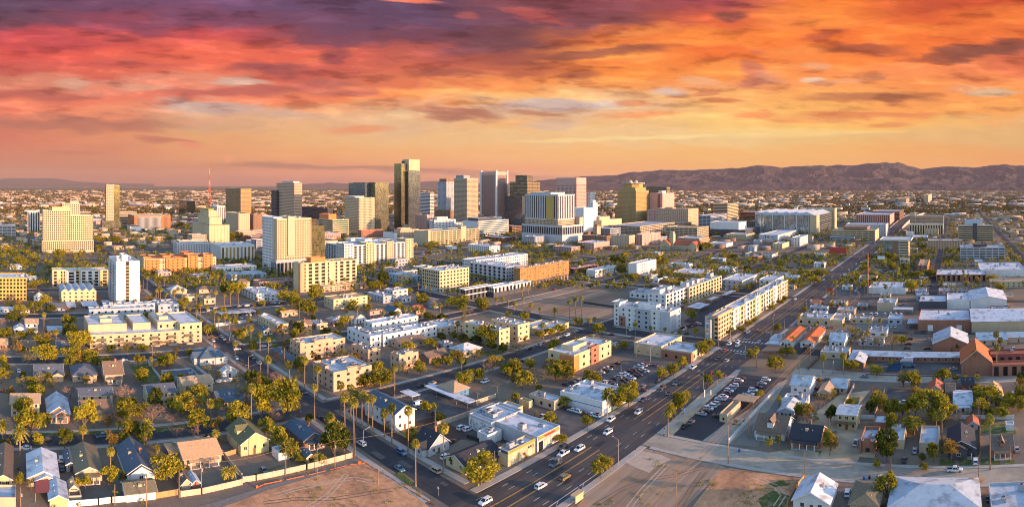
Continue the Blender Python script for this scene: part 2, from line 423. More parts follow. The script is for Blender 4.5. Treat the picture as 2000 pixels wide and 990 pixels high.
WALLS = {'cream': (.52,.40,.24), 'white': (.60,.57,.54), 'tan': (.46,.34,.23), 'peach': (.5,.32,.21), 'brick': (.30,.13,.08), 'orange': (.55,.19,.06), 'grey': (.34,.34,.36), 'dark': (.07,.07,.08),
         'bronze': (.075,.05,.035), 'pale': (.42,.41,.42), 'blue': (.07,.2,.36), 'yellow': (.5,.38,.19), 'pink': (.48,.29,.24), 'olive': (.36,.26,.12), 'brown': (.22,.13,.085), 'maroon': (.24,.08,.07), 'green': (.24,.26,.06), 'bluegrey': (.3,.36,.42), 'sand': (.46,.35,.22), 'gold': (.42,.29,.08)}
ROOFS = {'white': (.56,.57,.6), 'grey': (.36,.37,.39), 'brown': (.17,.115,.08), 'tan': (.38,.26,.16), 'black': (.035,.037,.045), 'slate': (.09,.105,.13), 'blue': (.07,.105,.145), 'red': (.36,.1,.05), 'salmon': (.52,.3,.16),
         'green': (.13,.12,.06), 'metal': (.42,.46,.5), 'olive': (.17,.14,.085), 'orange': (.44,.12,.04), 'pale': (.5,.5,.5)}
def wallmat(k): return surf('wall_' + k, WALLS.get(k) or ROOFS[k], 0.85, 0.13, 0.35, streak=True)
def roofmat(k):
    if k in ('white', 'grey', 'pale', 'metal'):
        return surf('roof_' + k, ROOFS[k], 0.7, 0.14, 0.5, second=tuple(v * 0.52 for v in ROOFS[k]), sec_scale=0.22, sec_lo=0.48, sec_hi=0.7)
    return surf('roof_' + k, ROOFS[k], 0.85, 0.34, 1.6)

def put_panes(root, panes, wall_mb, r, mat, min_px=2.4, cap=100):
    """the nearest hundred panes are parts of their own; the rest of a big facade is one part; far off they are the wall's second material"""
    if not panes: return
    big = panes[0][1] * F / max(r, 1)
    if big < min_px:
        for p in panes: wall_mb.poly(p[4], 1)
        return
    panes.sort(key=lambda p: -p[1] * p[2] - 0.001 * p[0][2])
    for (c, w, h, ax, quad) in panes[:cap]:
        link('window', pane_mesh(w, h, ax, mat), root, c)
    if len(panes) > cap:
        b = MB()
        for p in panes[cap:]: b.poly(p[4], 0)
        o = b.build('window_glazing', mat, root); o['kind'] = 'stuff'

def block(root, x0, y0, x1, y1, z0, z1, wall, roof, fx=None, fy=None, r=500, parapet=0.8, gl=None, units=0, unit_h=1.6, name='wall', base=0.0, top_mat=None):
    """one box volume of a building in the thing's own coordinates: wall with openings on its two seen sides, roof behind a parapet, plant on the roof"""
    b, panes = MB(), []
    gl = gl or glass()
    wm = wallmat(wall) if isinstance(wall, str) else wall
    zt = z1 - parapet
    for face, spec in (('-x', fx), ('-y', fy), ('+x', None), ('+y', fx if False else None)):
        zb = z0 + (base if spec else 0.0)
        if spec and base: facade(b, face, x0, y0, x1, y1, z0, zb, None, panes)
        facade(b, face, x0, y0, x1, y1, zb, zt, spec, panes)
        facade(b, face, x0, y0, x1, y1, zt, z1, None, panes)
    t = min(0.35, (x1 - x0) * 0.1, (y1 - y0) * 0.1)
    X0, Y0, X1, Y1 = x0 + t, y0 + t, x1 - t, y1 - t
    if parapet > 0.05:
        for A, B_, C, D in (((x0,y0),(x1,y0),(X1,Y0),(X0,Y0)), ((x1,y0),(x1,y1),(X1,Y1),(X1,Y0)), ((x1,y1),(x0,y1),(X0,Y1),(X1,Y1)), ((x0,y1),(x0,y0),(X0,Y0),(X0,Y1))):
            b.poly([(*A, z1), (*B_, z1), (*C, z1), (*D, z1)])
            b.poly([(*D, z1), (*C, z1), (*C, zt), (*D, zt)])
    put_panes(root, panes, b, r, gl)
    b.build(name, [wm, gl], root)
    rb = MB(); rb.poly([(X0, Y0, zt), (X1, Y0, zt), (X1, Y1, zt), (X0, Y1, zt)])
    rb.build('roof', roofmat(roof) if isinstance(roof, str) else roof, root)
    if units >= 4 and X1 - X0 > 9 and Y1 - Y0 > 9:      # ducts and pipes between the units
        for k in range(1 + units // 8):
            db = MB(); l = rnd.uniform(4, min(12, X1 - X0 - 4)); dx_, dy_ = rnd.uniform(X0 + 1, X1 - l - 1), rnd.uniform(Y0 + 2, Y1 - 2)
            db.box(0, -.3, .25, l, .3, .75); db.box(l - .6, .3, .25, l, 2.2 if dy_ + 2.3 < Y1 else .8, .75); db.build('roof_duct', surf('duct_metal', (.33,.33,.34), .5, .15, 1.0), root, (dx_, dy_, zt + .01))
    for i in range(units):
        w, d, h = rnd.uniform(1.2, 2.8), rnd.uniform(1.2, 2.8), rnd.uniform(0.8, unit_h)
        if X1 - X0 < w + 2 or Y1 - Y0 < d + 2: continue
        ux, uy = rnd.uniform(X0 + 1, X1 - w - 1), rnd.uniform(Y0 + 1, Y1 - d - 1)
        ub = MB(); ub.box(0, 0, 0.25, w, d, h, 0); ub.box(0.1, 0.1, 0, 0.3, d - 0.1, 0.25, 0); ub.box(w - 0.3, 0.1, 0, w - 0.1, d - 0.1, 0.25, 0)
        ub.tube((w * 0.5, d * 0.5, h), (w * 0.5, d * 0.5, h + 0.18), min(w, d) * 0.32, None, 8, 1)
        ub.build('roof_unit', [surf('plant_grey', (.3,.31,.33), 0.6), surf('plant_fan', (.05,.05,.055), 0.6)], root, (ux, uy, zt + 0.01))

def solve(tile, x, y, xl=None, xr=None, LA=None, LB=None):
    """near ground corner and the columns of the left and right end -> (X0, Y0, X1, Y1) in metres"""
    cx, cy_ = P(tile, x, y) if tile else (x, y)
    if xl is not None: xl = P(tile, xl, 0)[0] if tile else xl
    if xr is not None: xr = P(tile, xr, 0)[0] if tile else xr
    g = at(cx, cy_)
    if LB is None: 
        s, c = ray(xl); LB = g.x * c / s - g.y if s > 0.02 else 15.0
        LB = abs(LB)
    if LA is None:
        s, c = ray(xr); LA = g.y * s / c - g.x if abs(c) > 0.005 else 40.0
        LA = abs(LA)
    return g.x, g.y, g.x + LA, g.y + LB

def rise(tile, x, y, ytop):
    """height of something that stands at (x, y) and reaches row ytop"""
    cx, cy_ = P(tile, x, y) if tile else (x, y)
    ct = P(tile, x, ytop)[1] if tile else ytop
    return (cy_ - ct) * CAMH / (cy_ - HZ)

# ================================================================ ground, roads, lots, mountains
def ground_material():
    m = bpy.data.materials.new('desert_city_ground'); m.use_nodes = True
    t = m.node_tree; g = NG(t); b = t.nodes['Principled BSDF']
    geo = t.nodes.new('ShaderNodeNewGeometry'); pos = geo.outputs['Position']
    sp = t.nodes.new('ShaderNodeSeparateXYZ'); t.links.new(pos, sp.inputs[0])
    dist = g.m('SQRT', g.m('ADD', g.m('MULTIPLY', sp.outputs[0], sp.outputs[0]), g.m('MULTIPLY', sp.outputs[1], sp.outputs[1])))
    a = g.noise(pos, 0.03, 6.0, 0.65); c = g.noise(pos, 0.35, 5.0, 0.65); f = g.noise(pos, 2.2, 3.0, 0.6)
    near = g.mix(g.mapr(a, 0.4, 0.62), (.23,.165,.11), (.15,.128,.108))
    near = g.mix(g.mapr(c, 0.56, 0.7, 0, 0.7), near, (.12,.11,.05))
    k = g.m('MULTIPLY', g.mapr(f, 0.25, 0.75, 0.82, 1.18, smooth=False), g.mapr(c, 0.25, 0.75, 0.85, 1.15, smooth=False))
    # land cover far out: neighbourhoods, fields, bare desert
    mp = t.nodes.new('ShaderNodeMapping'); t.links.new(pos, mp.inputs[0]); mp.inputs['Scale'].default_value = (0.006, 0.006, 0.006)
    vo = t.nodes.new('ShaderNodeTexVoronoi'); vo.distance = 'CHEBYCHEV'; t.links.new(mp.outputs[0], vo.inputs['Vector']); vo.inputs['Scale'].default_value = 3.5
    far_n = g.noise(pos, 0.0022, 6.0, 0.7)
    sepc = t.nodes.new('ShaderNodeSeparateColor'); t.links.new(vo.outputs['Color'], sepc.inputs[0])
    far = g.mix(g.mapr(sepc.outputs[0], 0.35, 0.75), (.10,.075,.04), (.26,.17,.10))
    far = g.mix(g.mapr(sepc.outputs[1], 0.82, 0.84), far, (.46,.36,.27))
    far = g.mix(g.mapr(far_n, 0.42, 0.6), far, (.085,.068,.035))
    base = g.mix(g.mapr(dist, 1300.0, 2200.0), near, far)
    sc = t.nodes.new('ShaderNodeVectorMath'); sc.operation = 'SCALE'; t.links.new(base, sc.inputs[0]); t.links.new(k, sc.inputs[3])
    t.links.new(sc.outputs[0], b.inputs['Base Color']); b.inputs['Roughness'].default_value = 0.95; b.inputs['Specular IOR Level'].default_value = 0.1
    return m
b = MB(); S = 35000
b.poly([(-S, -S, 0), (S, -S, 0), (S, S, 0), (-S, S, 0)])
struct(b.build('ground', ground_material()))

ASPHALT = surf('asphalt', (.034,.036,.042), 0.85, 0.2, 0.35, second=(.05,.049,.052), sec_scale=0.06, sec_lo=0.45, sec_hi=0.62)
AVENUE = surf('avenue_asphalt', (.058,.051,.049), 0.75, 0.32, 0.5, along=True, second=(.085,.07,.062), sec_scale=0.12, sec_lo=0.42, sec_hi=0.6)
CONC_ROAD = surf('old_concrete_paving', (.36,.30,.225), 0.9, 0.16, 0.4, second=(.28,.235,.18), sec_scale=0.06)
CONC = surf('pavement_concrete', (.38,.33,.28), 0.9, 0.12, 0.6)
LOT = surf('lot_asphalt', (.082,.075,.072), 0.9, 0.28, 0.3, second=(.125,.11,.10), sec_scale=0.07)
NEWLOT = surf('fresh_asphalt', (.04,.04,.043), 0.8, 0.2, 0.3)
DIRT = surf('bare_dirt', (.55,.28,.14), 0.95, 0.3, 0.5, second=(.36,.18,.095), sec_scale=0.09, sec_lo=0.4, sec_hi=0.65, bump=0.6)
SAND = surf('pale_sandy_dirt', (.52,.37,.22), 0.95, 0.2, 0.4, second=(.31,.23,.155), sec_scale=0.1, bump=0.4)
DUST = surf('grey_vacant_dirt', (.31,.215,.145), 0.95, 0.34, 0.25, along=True, second=(.23,.145,.09), sec_scale=0.03, bump=0.4)
BARK = surf('bark_mulch', (.085,.05,.035), 0.95, 0.25, 1.0)
LAWN = surf('lawn_grass', (.075,.10,.02), 0.95, 0.35, 0.9, second=(.20,.16,.08), sec_scale=0.35, sec_lo=0.5, sec_hi=0.62)
GRAVEL = surf('grey_gravel', (.19,.165,.14), 0.95, 0.25, 0.9)
WHITE_PAINT = surf('road_paint_white', (.62,.6,.56), 0.7, 0.2, 1.5)
YELLOW_PAINT = surf('road_paint_yellow', (.62,.33,.05), 0.7, 0.2, 1.5)

def sheet(name, x0, y0, x1, y1, z, mat, occ=True):
    b = MB(); b.poly([(x0, y0, z), (x1, y0, z), (x1, y1, z), (x0, y1, z)])
    if occ: occupy(x0, y0, x1, y1)
    return struct(b.build(name, mat))
def patch(name, tile, pts, z, mat):
    """a lot or yard: outline read off the photograph, laid on the ground"""
    b = MB(); w = []
    for (x, y) in pts:
        p = at(*(P(tile, x, y) if tile else (x, y))); w.append((p.x, p.y, z))
    b.poly(w); return struct(b.build(name, mat))
def slab(name, x0, y0, x1, y1, h, mat):
    b = MB(); b.box(x0, y0, 0, x1, y1, h, bottom=False); return struct(b.build(name, mat))

AV0, AV1 = 114.0, 138.2                       # the avenue's kerbs
sheet('avenue', 60, AV0, 1000, AV1, 0.012, AVENUE)
sheet('avenue_beyond', 1000, AV0, 9000, AV1, 0.012, AVENUE)
# streets across (they run along +Y)
STREETS_X = [(122.4, 133.2, AV1, 1500, ASPHALT), (338, 352, -700, 1600, ASPHALT), (500, 510, -700, 1800, ASPHALT), (655, 671, -900, 2200, ASPHALT), (820, 831, -900, 2400, ASPHALT), (985, 997, -900, 2600, ASPHALT), (1150, 1162, -900, 2600, ASPHALT), (1330, 1344, -900, 2600, ASPHALT), (1600, 1614, -1500, 3500, ASPHALT), (2000, 2016, -2000, 4500, ASPHALT),
             (198.4, 209.2, -260, AV0, CONC_ROAD), (301, 311, -300, 84, CONC_ROAD), (396, 403, -300, 40, ASPHALT)]
for i, (x0, x1, y0, y1, m) in enumerate(STREETS_X): sheet('street', x0, y0, x1, y1, 0.004 + 0.0004 * (i % 3), m)
STREETS_Y = [(227, 237.5, -160, 1500), (333, 343, -200, 1600), (446, 457, -250, 1700), (556, 567, -250, 1800), (664, 676, -300, 1900), (772, 786, -300, 2300), (880, 892, -300, 2300), (990, 1002, -300, 2300), (1100, 1114, -300, 2300), (1300, 1314, -400, 3000), (1600, 1614, -400, 4000),
             (14, 22, 403, 1800), (-100, -90, 310, 2200), (-215, -203, 310, 2400)]
for i, (y0, y1, x0, x1) in enumerate(STREETS_Y): sheet('street', x0, y0, x1, y1, 0.008 + 0.0004 * (i % 3), ASPHALT)
# kerbs and pavements
PW = 2.6
def pavement_y(y, x0, x1, side, w=PW): slab('pavement', x0, y, x1, y + side * w, 0.13, CONC) if side > 0 else slab('pavement', x0, y - w, x1, y, 0.13, CONC)
def pavement_x(x, y0, y1, side, w=PW): slab('pavement', x, y0, x + w, y1, 0.13, CONC) if side > 0 else slab('pavement', x - w, y0, x, y1, 0.13, CONC)
for (a, c) in ((134, 337), (353, 499), (511, 654), (672, 819), (832, 984)): pavement_y(AV1, a, c, 1, 3.0)
for (a, c) in ((60, 197), (210, 300), (353, 395), (404, 499), (511, 654), (672, 819), (832, 984)): pavement_y(AV0, a, c, -1, 2.6)
for (x0, x1, ya, yb) in ((122.4, 133.2, 142, 1000), (338, 352, 142, 1000), (500, 510, 142, 1000), (655, 671, 142, 1000)):
    ys = [142, 227, 237.5, 333, 343, 446, 457, 556, 567, 664, 676, 772]
    for k in range(0, len(ys) - 1, 2):
        pavement_x(x0 - 2.0, ys[k] + 3, ys[k + 1] - 3, -1); pavement_x(x1 + (2.0 if x0 < 200 else 0), ys[k] + 3, ys[k + 1] - 3, 1)
for (y0, y1) in ((227, 237.5), (333, 343), (446, 457), (556, 567)):
    xs = [-120, 122, 134, 337, 353, 499, 511, 654]
    for k in range(0, len(xs) - 1, 2):
        pavement_y(y0 - 1.5, xs[k] + 3, xs[k + 1] - 3, -1, 2.0); pavement_y(y1 + 1.5, xs[k] + 3, xs[k + 1] - 3, 1, 2.0)
for (x0, x1, ya, yb) in ((198.4, 209.2, -250, 110), (301, 311, -280, 82)):
    pavement_x(x0, ya, yb, -1, 2.0); pavement_x(x1, ya, yb, 1, 2.0)
# a concrete cross drive and the avenue's markings
b = MB(); mk = MB(); yl = MB()
def dash(mb, y, x0, x1, on=3.05, per=12.2, w=0.14):
    x = x0
    while x < x1: mb.box(x, y - w/2, 0.014, x + on, y + w/2, 0.020, bottom=False); x += per
for y in (117.9, 121.6, 132.4, 135.3): dash(mk, y, 70, 900)
for y in (125.3, 129.2):
    for s in (-0.16, 0.16): 
        for (a, c) in ((70, 186), (218, 331), (360, 650), (680, 980)): yl.box(a, y + s - 0.06, 0.014, c, y + s + 0.06, 0.020, bottom=False)
mk.box(70, 115.6, 0.014, 172, 115.85, 0.020, bottom=False)
for x in range(75, 172, 14): mk.poly([(x, 114.1, 0.021), (x + 0.3, 114.1, 0.021), (x + 3.3, 115.6, 0.021), (x + 3.0, 115.6, 0.021)])
for i in range(11):                           # zebra crossing at the junction
    y = 115.2 + i * 2.1; mk.box(353.5, y, 0.014, 357.0, y + 0.9, 0.020, bottom=False); mk.box(332.6, y, 0.014, 335.2, y + 0.8, 0.020, bottom=False)
mk.box(329.2, 115, 0.014, 329.8, 126, 0.020, bottom=False); mk.box(361.0, 127, 0.014, 361.6, 138, 0.020, bottom=False)
mk.box(120.9, 0, 0.0, 120.9, 0, 0.0)
for a in (239.5, 235.0): pass
struct(mk.build('road_markings', WHITE_PAINT)); struct(yl.build('road_markings_yellow', YELLOW_PAINT))

TAR, PALE = surf('tar_patch', (.028,.027,.029), .7, .2, 1.0), surf('worn_patch', (.10,.088,.08), .85, .25, .8)
for i in range(34):                           # mended places and tar seams
    x, y = rnd.uniform(80, 520), rnd.uniform(AV0 + 1, AV1 - 3); l, w = (rnd.uniform(5, 22), rnd.uniform(.12, .25)) if i % 3 == 0 else (rnd.uniform(2, 9), rnd.uniform(1.2, 2.8))
    sheet('road_patch', x, y, x + l, y + w, .0128 + .00003 * i, TAR if i % 2 else PALE, False)
for i in range(22):
    y = rnd.uniform(142, 420); x = rnd.uniform(122.8, 130); sheet('road_patch', x, y, x + rnd.uniform(.8, 2.6), y + rnd.uniform(2, 8), .0062 + .00003 * i, TAR if i % 2 else PALE, False)
def track(tile, pts, z, mat):
    """a pair of wheel ruts across a bare lot"""
    w = [at(*P(tile, x, y)) for x, y in pts]
    for s in (-.8, .8):
        b = MB()
        for a, c in zip(w, w[1:]):
            d = (c - a).normalized(); n = Vector((-d.y, d.x, 0)); o = n * s
            b.poly([(*(a + o - n * .22).xy, z), (*(c + o - n * .22).xy, z), (*(c + o + n * .22).xy, z), (*(a + o + n * .22).xy, z)])
        struct(b.build('tyre_track', mat))
RUT, RUTL = surf('rut_dark', (.20,.125,.08), .95, .3, .8), surf('rut_pale', (.52,.36,.24), .95, .3, .8)
track('31', [(150, 900), (330, 850), (560, 800), (760, 770), (900, 800)], .108, RUTL); track('31', [(60, 960), (300, 930), (600, 930), (900, 880), (1050, 860)], .111, RUT); track('31', [(400, 1000), (560, 900), (700, 740)], .114, RUTL)
track('32', [(640, 980), (860, 850), (1050, 780), (1300, 740), (1500, 680)], .062, RUT); track('32', [(900, 1000), (1010, 860), (1200, 660)], .065, RUTL); track('32', [(1480, 720), (1380, 860), (1290, 1000)], .072, RUT); track('33', [(-100, 760), (60, 830), (120, 900), (60, 990)], .078, RUTL)
# lots and yards (column, row in the enlarged tiles)
patch('dirt_lot', None, [(430,992),(520,958),(640,922),(705,903),(722,899),(742,912),(775,940),(812,968),(850,1000),(905,1060),(300,1060)], 0.10, DIRT)
patch('gravel_alley', None, [(300,1010),(400,986),(500,955),(600,925),(690,897),(712,890),(722,899),(705,903),(640,922),(520,958),(430,992),(380,1020)], 0.06, GRAVEL)
patch('dirt_lot', None, [(1120,1000),(1150,955),(1190,915),(1222,893),(1262,877),(1300,885),(1340,899),(1400,906),(1420,914),(1380,950),(1330,1000),(1290,1060),(1100,1060)], 0.05, DUST)
patch('concrete_slab', None, [(1216,903),(1245,880),(1290,888),(1312,898),(1280,912),(1268,924)], 0.09, surf('old_slab', (.45,.34,.25), 0.9, 0.15, 0.5))
patch('dirt_lot', None, [(1345,1000),(1405,920),(1425,914),(1490,924),(1568,935),(1562,1000),(1550,1060),(1300,1060)], 0.055, DIRT)
for pts in ([(1480,975),(1510,958),(1545,970),(1530,992),(1490,995)], [(1500,945),(1530,938),(1540,948),(1512,952)]): patch('weedy_patch', None, pts, 0.075, LAWN)
patch('car_lot', None, [(1313,851),(1400,768),(1443,731),(1537,738),(1470,795),(1418,826),(1372,861)], 0.03, NEWLOT)
patch('car_lot_gravel', None, [(1284,845),(1400,742),(1440,728),(1443,731),(1400,768),(1313,851)], 0.034, SAND)
patch('concrete_apron', None, [(1372,861),(1418,826),(1470,795),(1520,748),(1540,740),(1502,800),(1424,868)], 0.036, CONC_ROAD)
patch('side_alley', None, [(1424,868),(1502,800),(1545,742),(1565,745),(1510,815),(1480,872)], 0.03, GRAVEL)
patch('parking_lot', None, [(1120,745),(1170,718),(1215,704),(1265,702),(1310,708),(1342,716),(1325,735),(1270,765),(1230,795),(1190,780)], 0.03, LOT)
patch('parking_lot', None, [(895,858),(935,842),(1000,800),(1010,790),(1095,790),(1180,810),(1150,838),(1095,870)], 0.028, LOT)
patch('parking_lot', None, [(770,775),(812,760),(890,775),(930,806),(870,828),(822,815)], 0.028, LOT)
patch('parking_lot', None, [(1175,650),(1235,658),(1240,690),(1190,700),(1160,690)], 0.028, LOT)
patch('vacant_lot', None, [(1005,590),(1130,555),(1200,572),(1195,612),(1130,636),(1060,620)], 0.03, DUST)
patch('vacant_lot', None, [(1235,528),(1330,505),(1425,512),(1400,545),(1290,560)], 0.03, DUST)
patch('vacant_yard', None, [(1550,828),(1590,808),(1640,770),(1700,762),(1660,812),(1630,880),(1560,880)], 0.03, SAND)
patch('sandy_yard', None, [(1590,905),(1640,830),(1700,842),(1690,870),(1668,915)], 0.034, SAND)
patch('sandy_yard', None, [(1490,885),(1545,878),(1600,884),(1595,905),(1500,898)], 0.038, SAND)
patch('parking_lot', None, [(1720,800),(1735,758),(1790,760),(1780,800)], 0.03, LOT)
patch('motel_forecourt', None, [(1685,722),(1710,704),(1880,706),(1878,736),(1690,732)], 0.03, LOT)
patch('truck_yard', None, [(1670,645),(1680,610),(1770,608),(1765,642)], 0.03, GRAVEL)
patch('parking_lot', None, [(1600,600),(1625,565),(1705,545),(1690,575),(1660,600)], 0.03, LOT)
patch('parking_lot', None, [(1600,612),(1640,575),(1740,580),(1700,600),(1620,615)], 0.026, LOT)
patch('apartment_parking', None, [(1335,628),(1440,560),(1480,560),(1380,640)], 0.03, NEWLOT)
patch('bark_bed', None, [(660,800),(700,795),(800,850),(850,890),(800,880),(720,838)], 0.05, BARK)
patch('bark_bed', None, [(800,828),(850,812),(915,850),(880,870),(830,850)], 0.045, BARK)
for pts in ([(1836,897),(1866,897),(1864,912),(1834,912)], [(1873,897),(1896,897),(1897,912),(1874,912)], [(1916,896),(1952,896),(1955,912),(1917,912)], [(1962,896),(1980,896),(1983,912),(1963,912)], [(1916,828),(1980,828),(1985,848),(1918,846)], [(1870,800),(1900,800),(1900,812),(1870,812)],
            [(1685,706),(1705,706),(1700,719),(1683,719)], [(1668,950),(1694,950),(1690,960),(1664,960)], [(1660,776),(1680,776),(1676,790),(1655,790)], [(470,935),(510,920),(560,905),(548,912)], [(80,846),(230,838),(232,845),(80,853)], [(540,832),(560,828),(562,840),(542,846)],
            [(250,712),(300,708),(310,745),(280,750)], [(300,838),(440,815),(442,820),(305,845)], [(770,927),(783,920),(810,940),(803,950)], [(940,690),(985,678),(990,690),(960,700)], [(455,660),(520,650),(560,668),(480,672)], [(430,612),(480,606),(485,610),(440,616)]): patch('lawn', None, pts, 0.06, LAWN)

# ---------------------------------------------------------------- mountains to the south, and faint far hills to the south-east
from mathutils import noise as mn
def ridge(name, prof, r0, r1, nx, nr, mat, rough):
    """a range: the crest follows its skyline, the slopes are gullied; real terrain some kilometres deep"""
    vs, fs = [], []
    xs = [prof[0][0] + (prof[-1][0] - prof[0][0]) * i / (nx - 1) for i in range(nx)]
    def top(x):
        for (xa, ya), (xb, yb) in zip(prof, prof[1:]):
            if xa <= x <= xb: return ya + (yb - ya) * (x - xa) / (xb - xa)
        return prof[-1][1]
    for j in range(nr):
        t = j / (nr - 1); r = r0 + (r1 - r0) * t
        for x in xs:
            s, c = ray(x); X, Y = r * s, r * c
            H = (HZ - top(x)) / F * (r0 + (r1 - r0) * 0.55) + CAMH
            H = max(H, 0)
            e = max(0.0, 1 - abs(t - 0.55) / 0.55) if t < 0.55 else max(0.0, 1 - (t - 0.55) / 0.45)
            q = mn.ridged_multi_fractal(Vector((X * 0.0011, Y * 0.0011, 1.7)), 1.0, 2.1, 6, 1.0, 2.0)
            q2 = mn.fractal(Vector((X * 0.004, Y * 0.004, 4.0)), 1.0, 2.0, 5)
            crest = 1 - min(1.0, abs(t - 0.55) / 0.14)
            h = H * (e ** 0.8) * (1 - rough * (1 - max(crest, 0)) * (0.75 - 0.38 * q)) + H * 0.045 * q2 * (1 if e > 0 else 0)
            vs.append((X, Y, max(h, -5) if 0 < j < nr - 1 else -5))
    for j in range(nr - 1):
        for i in range(nx - 1):
            a = j * nx + i; fs.append((a, a + 1, a + nx + 1, a + nx))
    me = bpy.data.meshes.new(name); me.from_pydata(vs, [], fs); me.materials.append(mat)
    return struct(link(name, me))
ROCK = surf('desert_mountain_rock', (.07,.046,.05), 0.95, 0.25, 0.006, second=(.052,.038,.042), sec_scale=0.004)
ridge('mountain', [(1020,360),(1050,352),(1085,349),(1120,346),(1150,343),(1180,342),(1210,341),(1228,336),(1260,334),(1290,331),(1330,331),(1370,329),(1400,330),(1420,329),(1440,328),(1470,323),(1490,322),(1520,325),(1530,326),(1545,324),(1580,323),(1620,322),(1650,321),(1680,321),(1700,318),(1720,316),(1755,317),(1770,322),(1800,330),(1820,327),(1840,324),(1870,324),(1900,326),(1925,324),(1940,322),(1966,320),(1985,323),(2010,321),(2080,326),(2200,340)], 9500, 15500, 420, 46, ROCK, 0.8)
ridge('far_hills', [(-120,352),(-60,348),(0,349),(30,347),(60,348),(90,347),(115,349),(150,354),(200,357),(300,359)], 26000, 33000, 60, 14, ROCK, 0.6)
ridge('far_hills', [(560,361),(620,358),(645,356),(670,358),(800,358),(830,354),(850,353),(880,356),(960,358),(1040,355),(1060,353),(1100,358),(1140,360)], 22000, 27000, 80, 14, ROCK, 0.6)

# ================================================================ downtown and the apartment blocks
def fs(style, W_, H):
    if style is None: return None
    k = style[0]; a = style[1:] 
    if k == 'p': return (max(1, round(W_ / 4.0)), max(1, round(H / 3.5)), .5, .48, .3, .5)
    if k == 'q': return (max(1, round(W_ / 5.0)), max(1, round(H / 3.4)), .30, .42, .25, .5)
    if k == 's': return (max(1, round(W_ / 3.0)), max(1, round(H / 3.3)), .62, .6, .3, .5)
    if k == 'b': return (max(1, round(W_ / 12)), max(1, round(H / 3.9)), .95, .46, .3, .6)
    if k == 'B': return (1, max(1, round(H / 3.9)), .97, .5, .35, .6)
    if k == 'c': return (1, max(1, round(H / 3.9)), .97, .26, .25, .6)
    if k == 'v': return (max(2, round(W_ / 2.6)), 1, .55, .95, .35, .5)
    if k == 'V': return (max(2, round(W_ / 5.0)), 1, .5, .92, .6, .5)
    if k == 'g': return (max(1, round(W_ / 9)), max(1, round(H / 3.3)), .88, .5, 1.2, .7)
    if k == 'h': return (max(1, round(W_ / 6.5)), max(1, round(H / 3.3)), .55, .72, 1.1, .5)     # balcony recesses
    if k == 'w': return (max(1, round(W_ / 6)), max(1, round(H / 3.8)), .27, .38, .2, .5)
    if k == 'o': return (max(1, round(W_ / 5)), 1, .8, .85, 1.5, 0.0)

GL = glass()
GOLDGL = glass('bronze_glass', (.26,.17,.05), 0.2)
BLUEGL = glass('blue_glass', (.04,.06,.08), 0.08)
DARKIN = surf('opening_shade', (.03,.03,.032), 0.9)  # near-black sheet that stands in for the shade inside open decks

def tower(name, label, cat, short, x, y, xl, xr, ytop, wall, roof='pale', fx='p', fy='p', LA=None, LB=None, gl=None, vols=(), units=3, pent=0.0, tile=None, parapet=1.2, base=0.0, pent_wall=None):
    """a block whose near ground corner is (x, y); xl and xr are its outer columns, ytop the row its roof edge reaches at that corner.
    vols: further volumes as (u0, v0, u1, v1, row of foot or None, row of top, wall, fx, fy) in fractions of the footprint"""
    X0, Y0, X1, Y1 = solve(tile, x, y, xl, xr, LA, LB)
    cy_ = P(tile, x, y)[1] if tile else y
    ct = P(tile, x, ytop)[1] if tile else ytop
    hh = lambda row: CAMH * (cy_ - row) / (cy_ - HZ)
    H = hh(ct); r = hypot(X0, Y0)
    root = thing(name, label, cat, (X0, Y0, 0))
    L, Wd = X1 - X0, Y1 - Y0
    occupy(X0 - 2, Y0 - 2, X1 + 2, Y1 + 2); landmark(short, (X0 + X1) / 2, (Y0 + Y1) / 2)
    if wall: block(root, 0, 0, L, Wd, 0, H, wall, roof, fs(fx, Wd, H - base), fs(fy, L, H - base), r, parapet, gl, units, 2.2, base=base)
    if pent:
        pw = pent_wall or wall
        block(root, L * .25, Wd * .25, L * .75, Wd * .75, H - parapet, H + pent, pw, roof, None, None, r, 0.5, gl, 0, name='penthouse')
    for i, (u0, v0, u1, v1, ra, rb, w, fa, fb) in enumerate(vols):
        za = 0 if ra is None else hh(ra) - .02; zb = hh(rb) + .017 * (i + 1); e = .05 + .011 * i     # a few centimetres proud, so that no two faces coincide
        block(root, L * u0 - e, Wd * v0 - e, L * u1 + e, Wd * v1 + e, za, zb, w, roof, fs(fa, Wd * (v1 - v0), zb - za), fs(fb, L * (u1 - u0), zb - za), r, 0.8, gl, 1 if zb - za > 8 else 0)
    root['dims'] = (L, Wd, H)
    return root

C_DARK = curtain('curtain_wall_smoke', (.095,.105,.115), 1.8, 3.9)
C_GOLD = curtain('curtain_wall_gold', (.15,.125,.06), 1.8, 3.9)
C_BLUE = curtain('curtain_wall_blue', (.10,.15,.19), 1.8, 3.8)
C_GREEN = curtain('curtain_wall_green', (.19,.17,.10), 1.6, 3.7)
C_BRONZE = curtain('curtain_wall_bronze', (.11,.075,.04), 1.6, 3.7, frame=(.07,.045,.03))
C_OLIVE = curtain('curtain_wall_olive', (.17,.14,.05), 2.2, 3.5)
C_TEAL = curtain('curtain_wall_teal', (.22,.28,.28), 2.4, 5.0, frame=(.25,.22,.18))

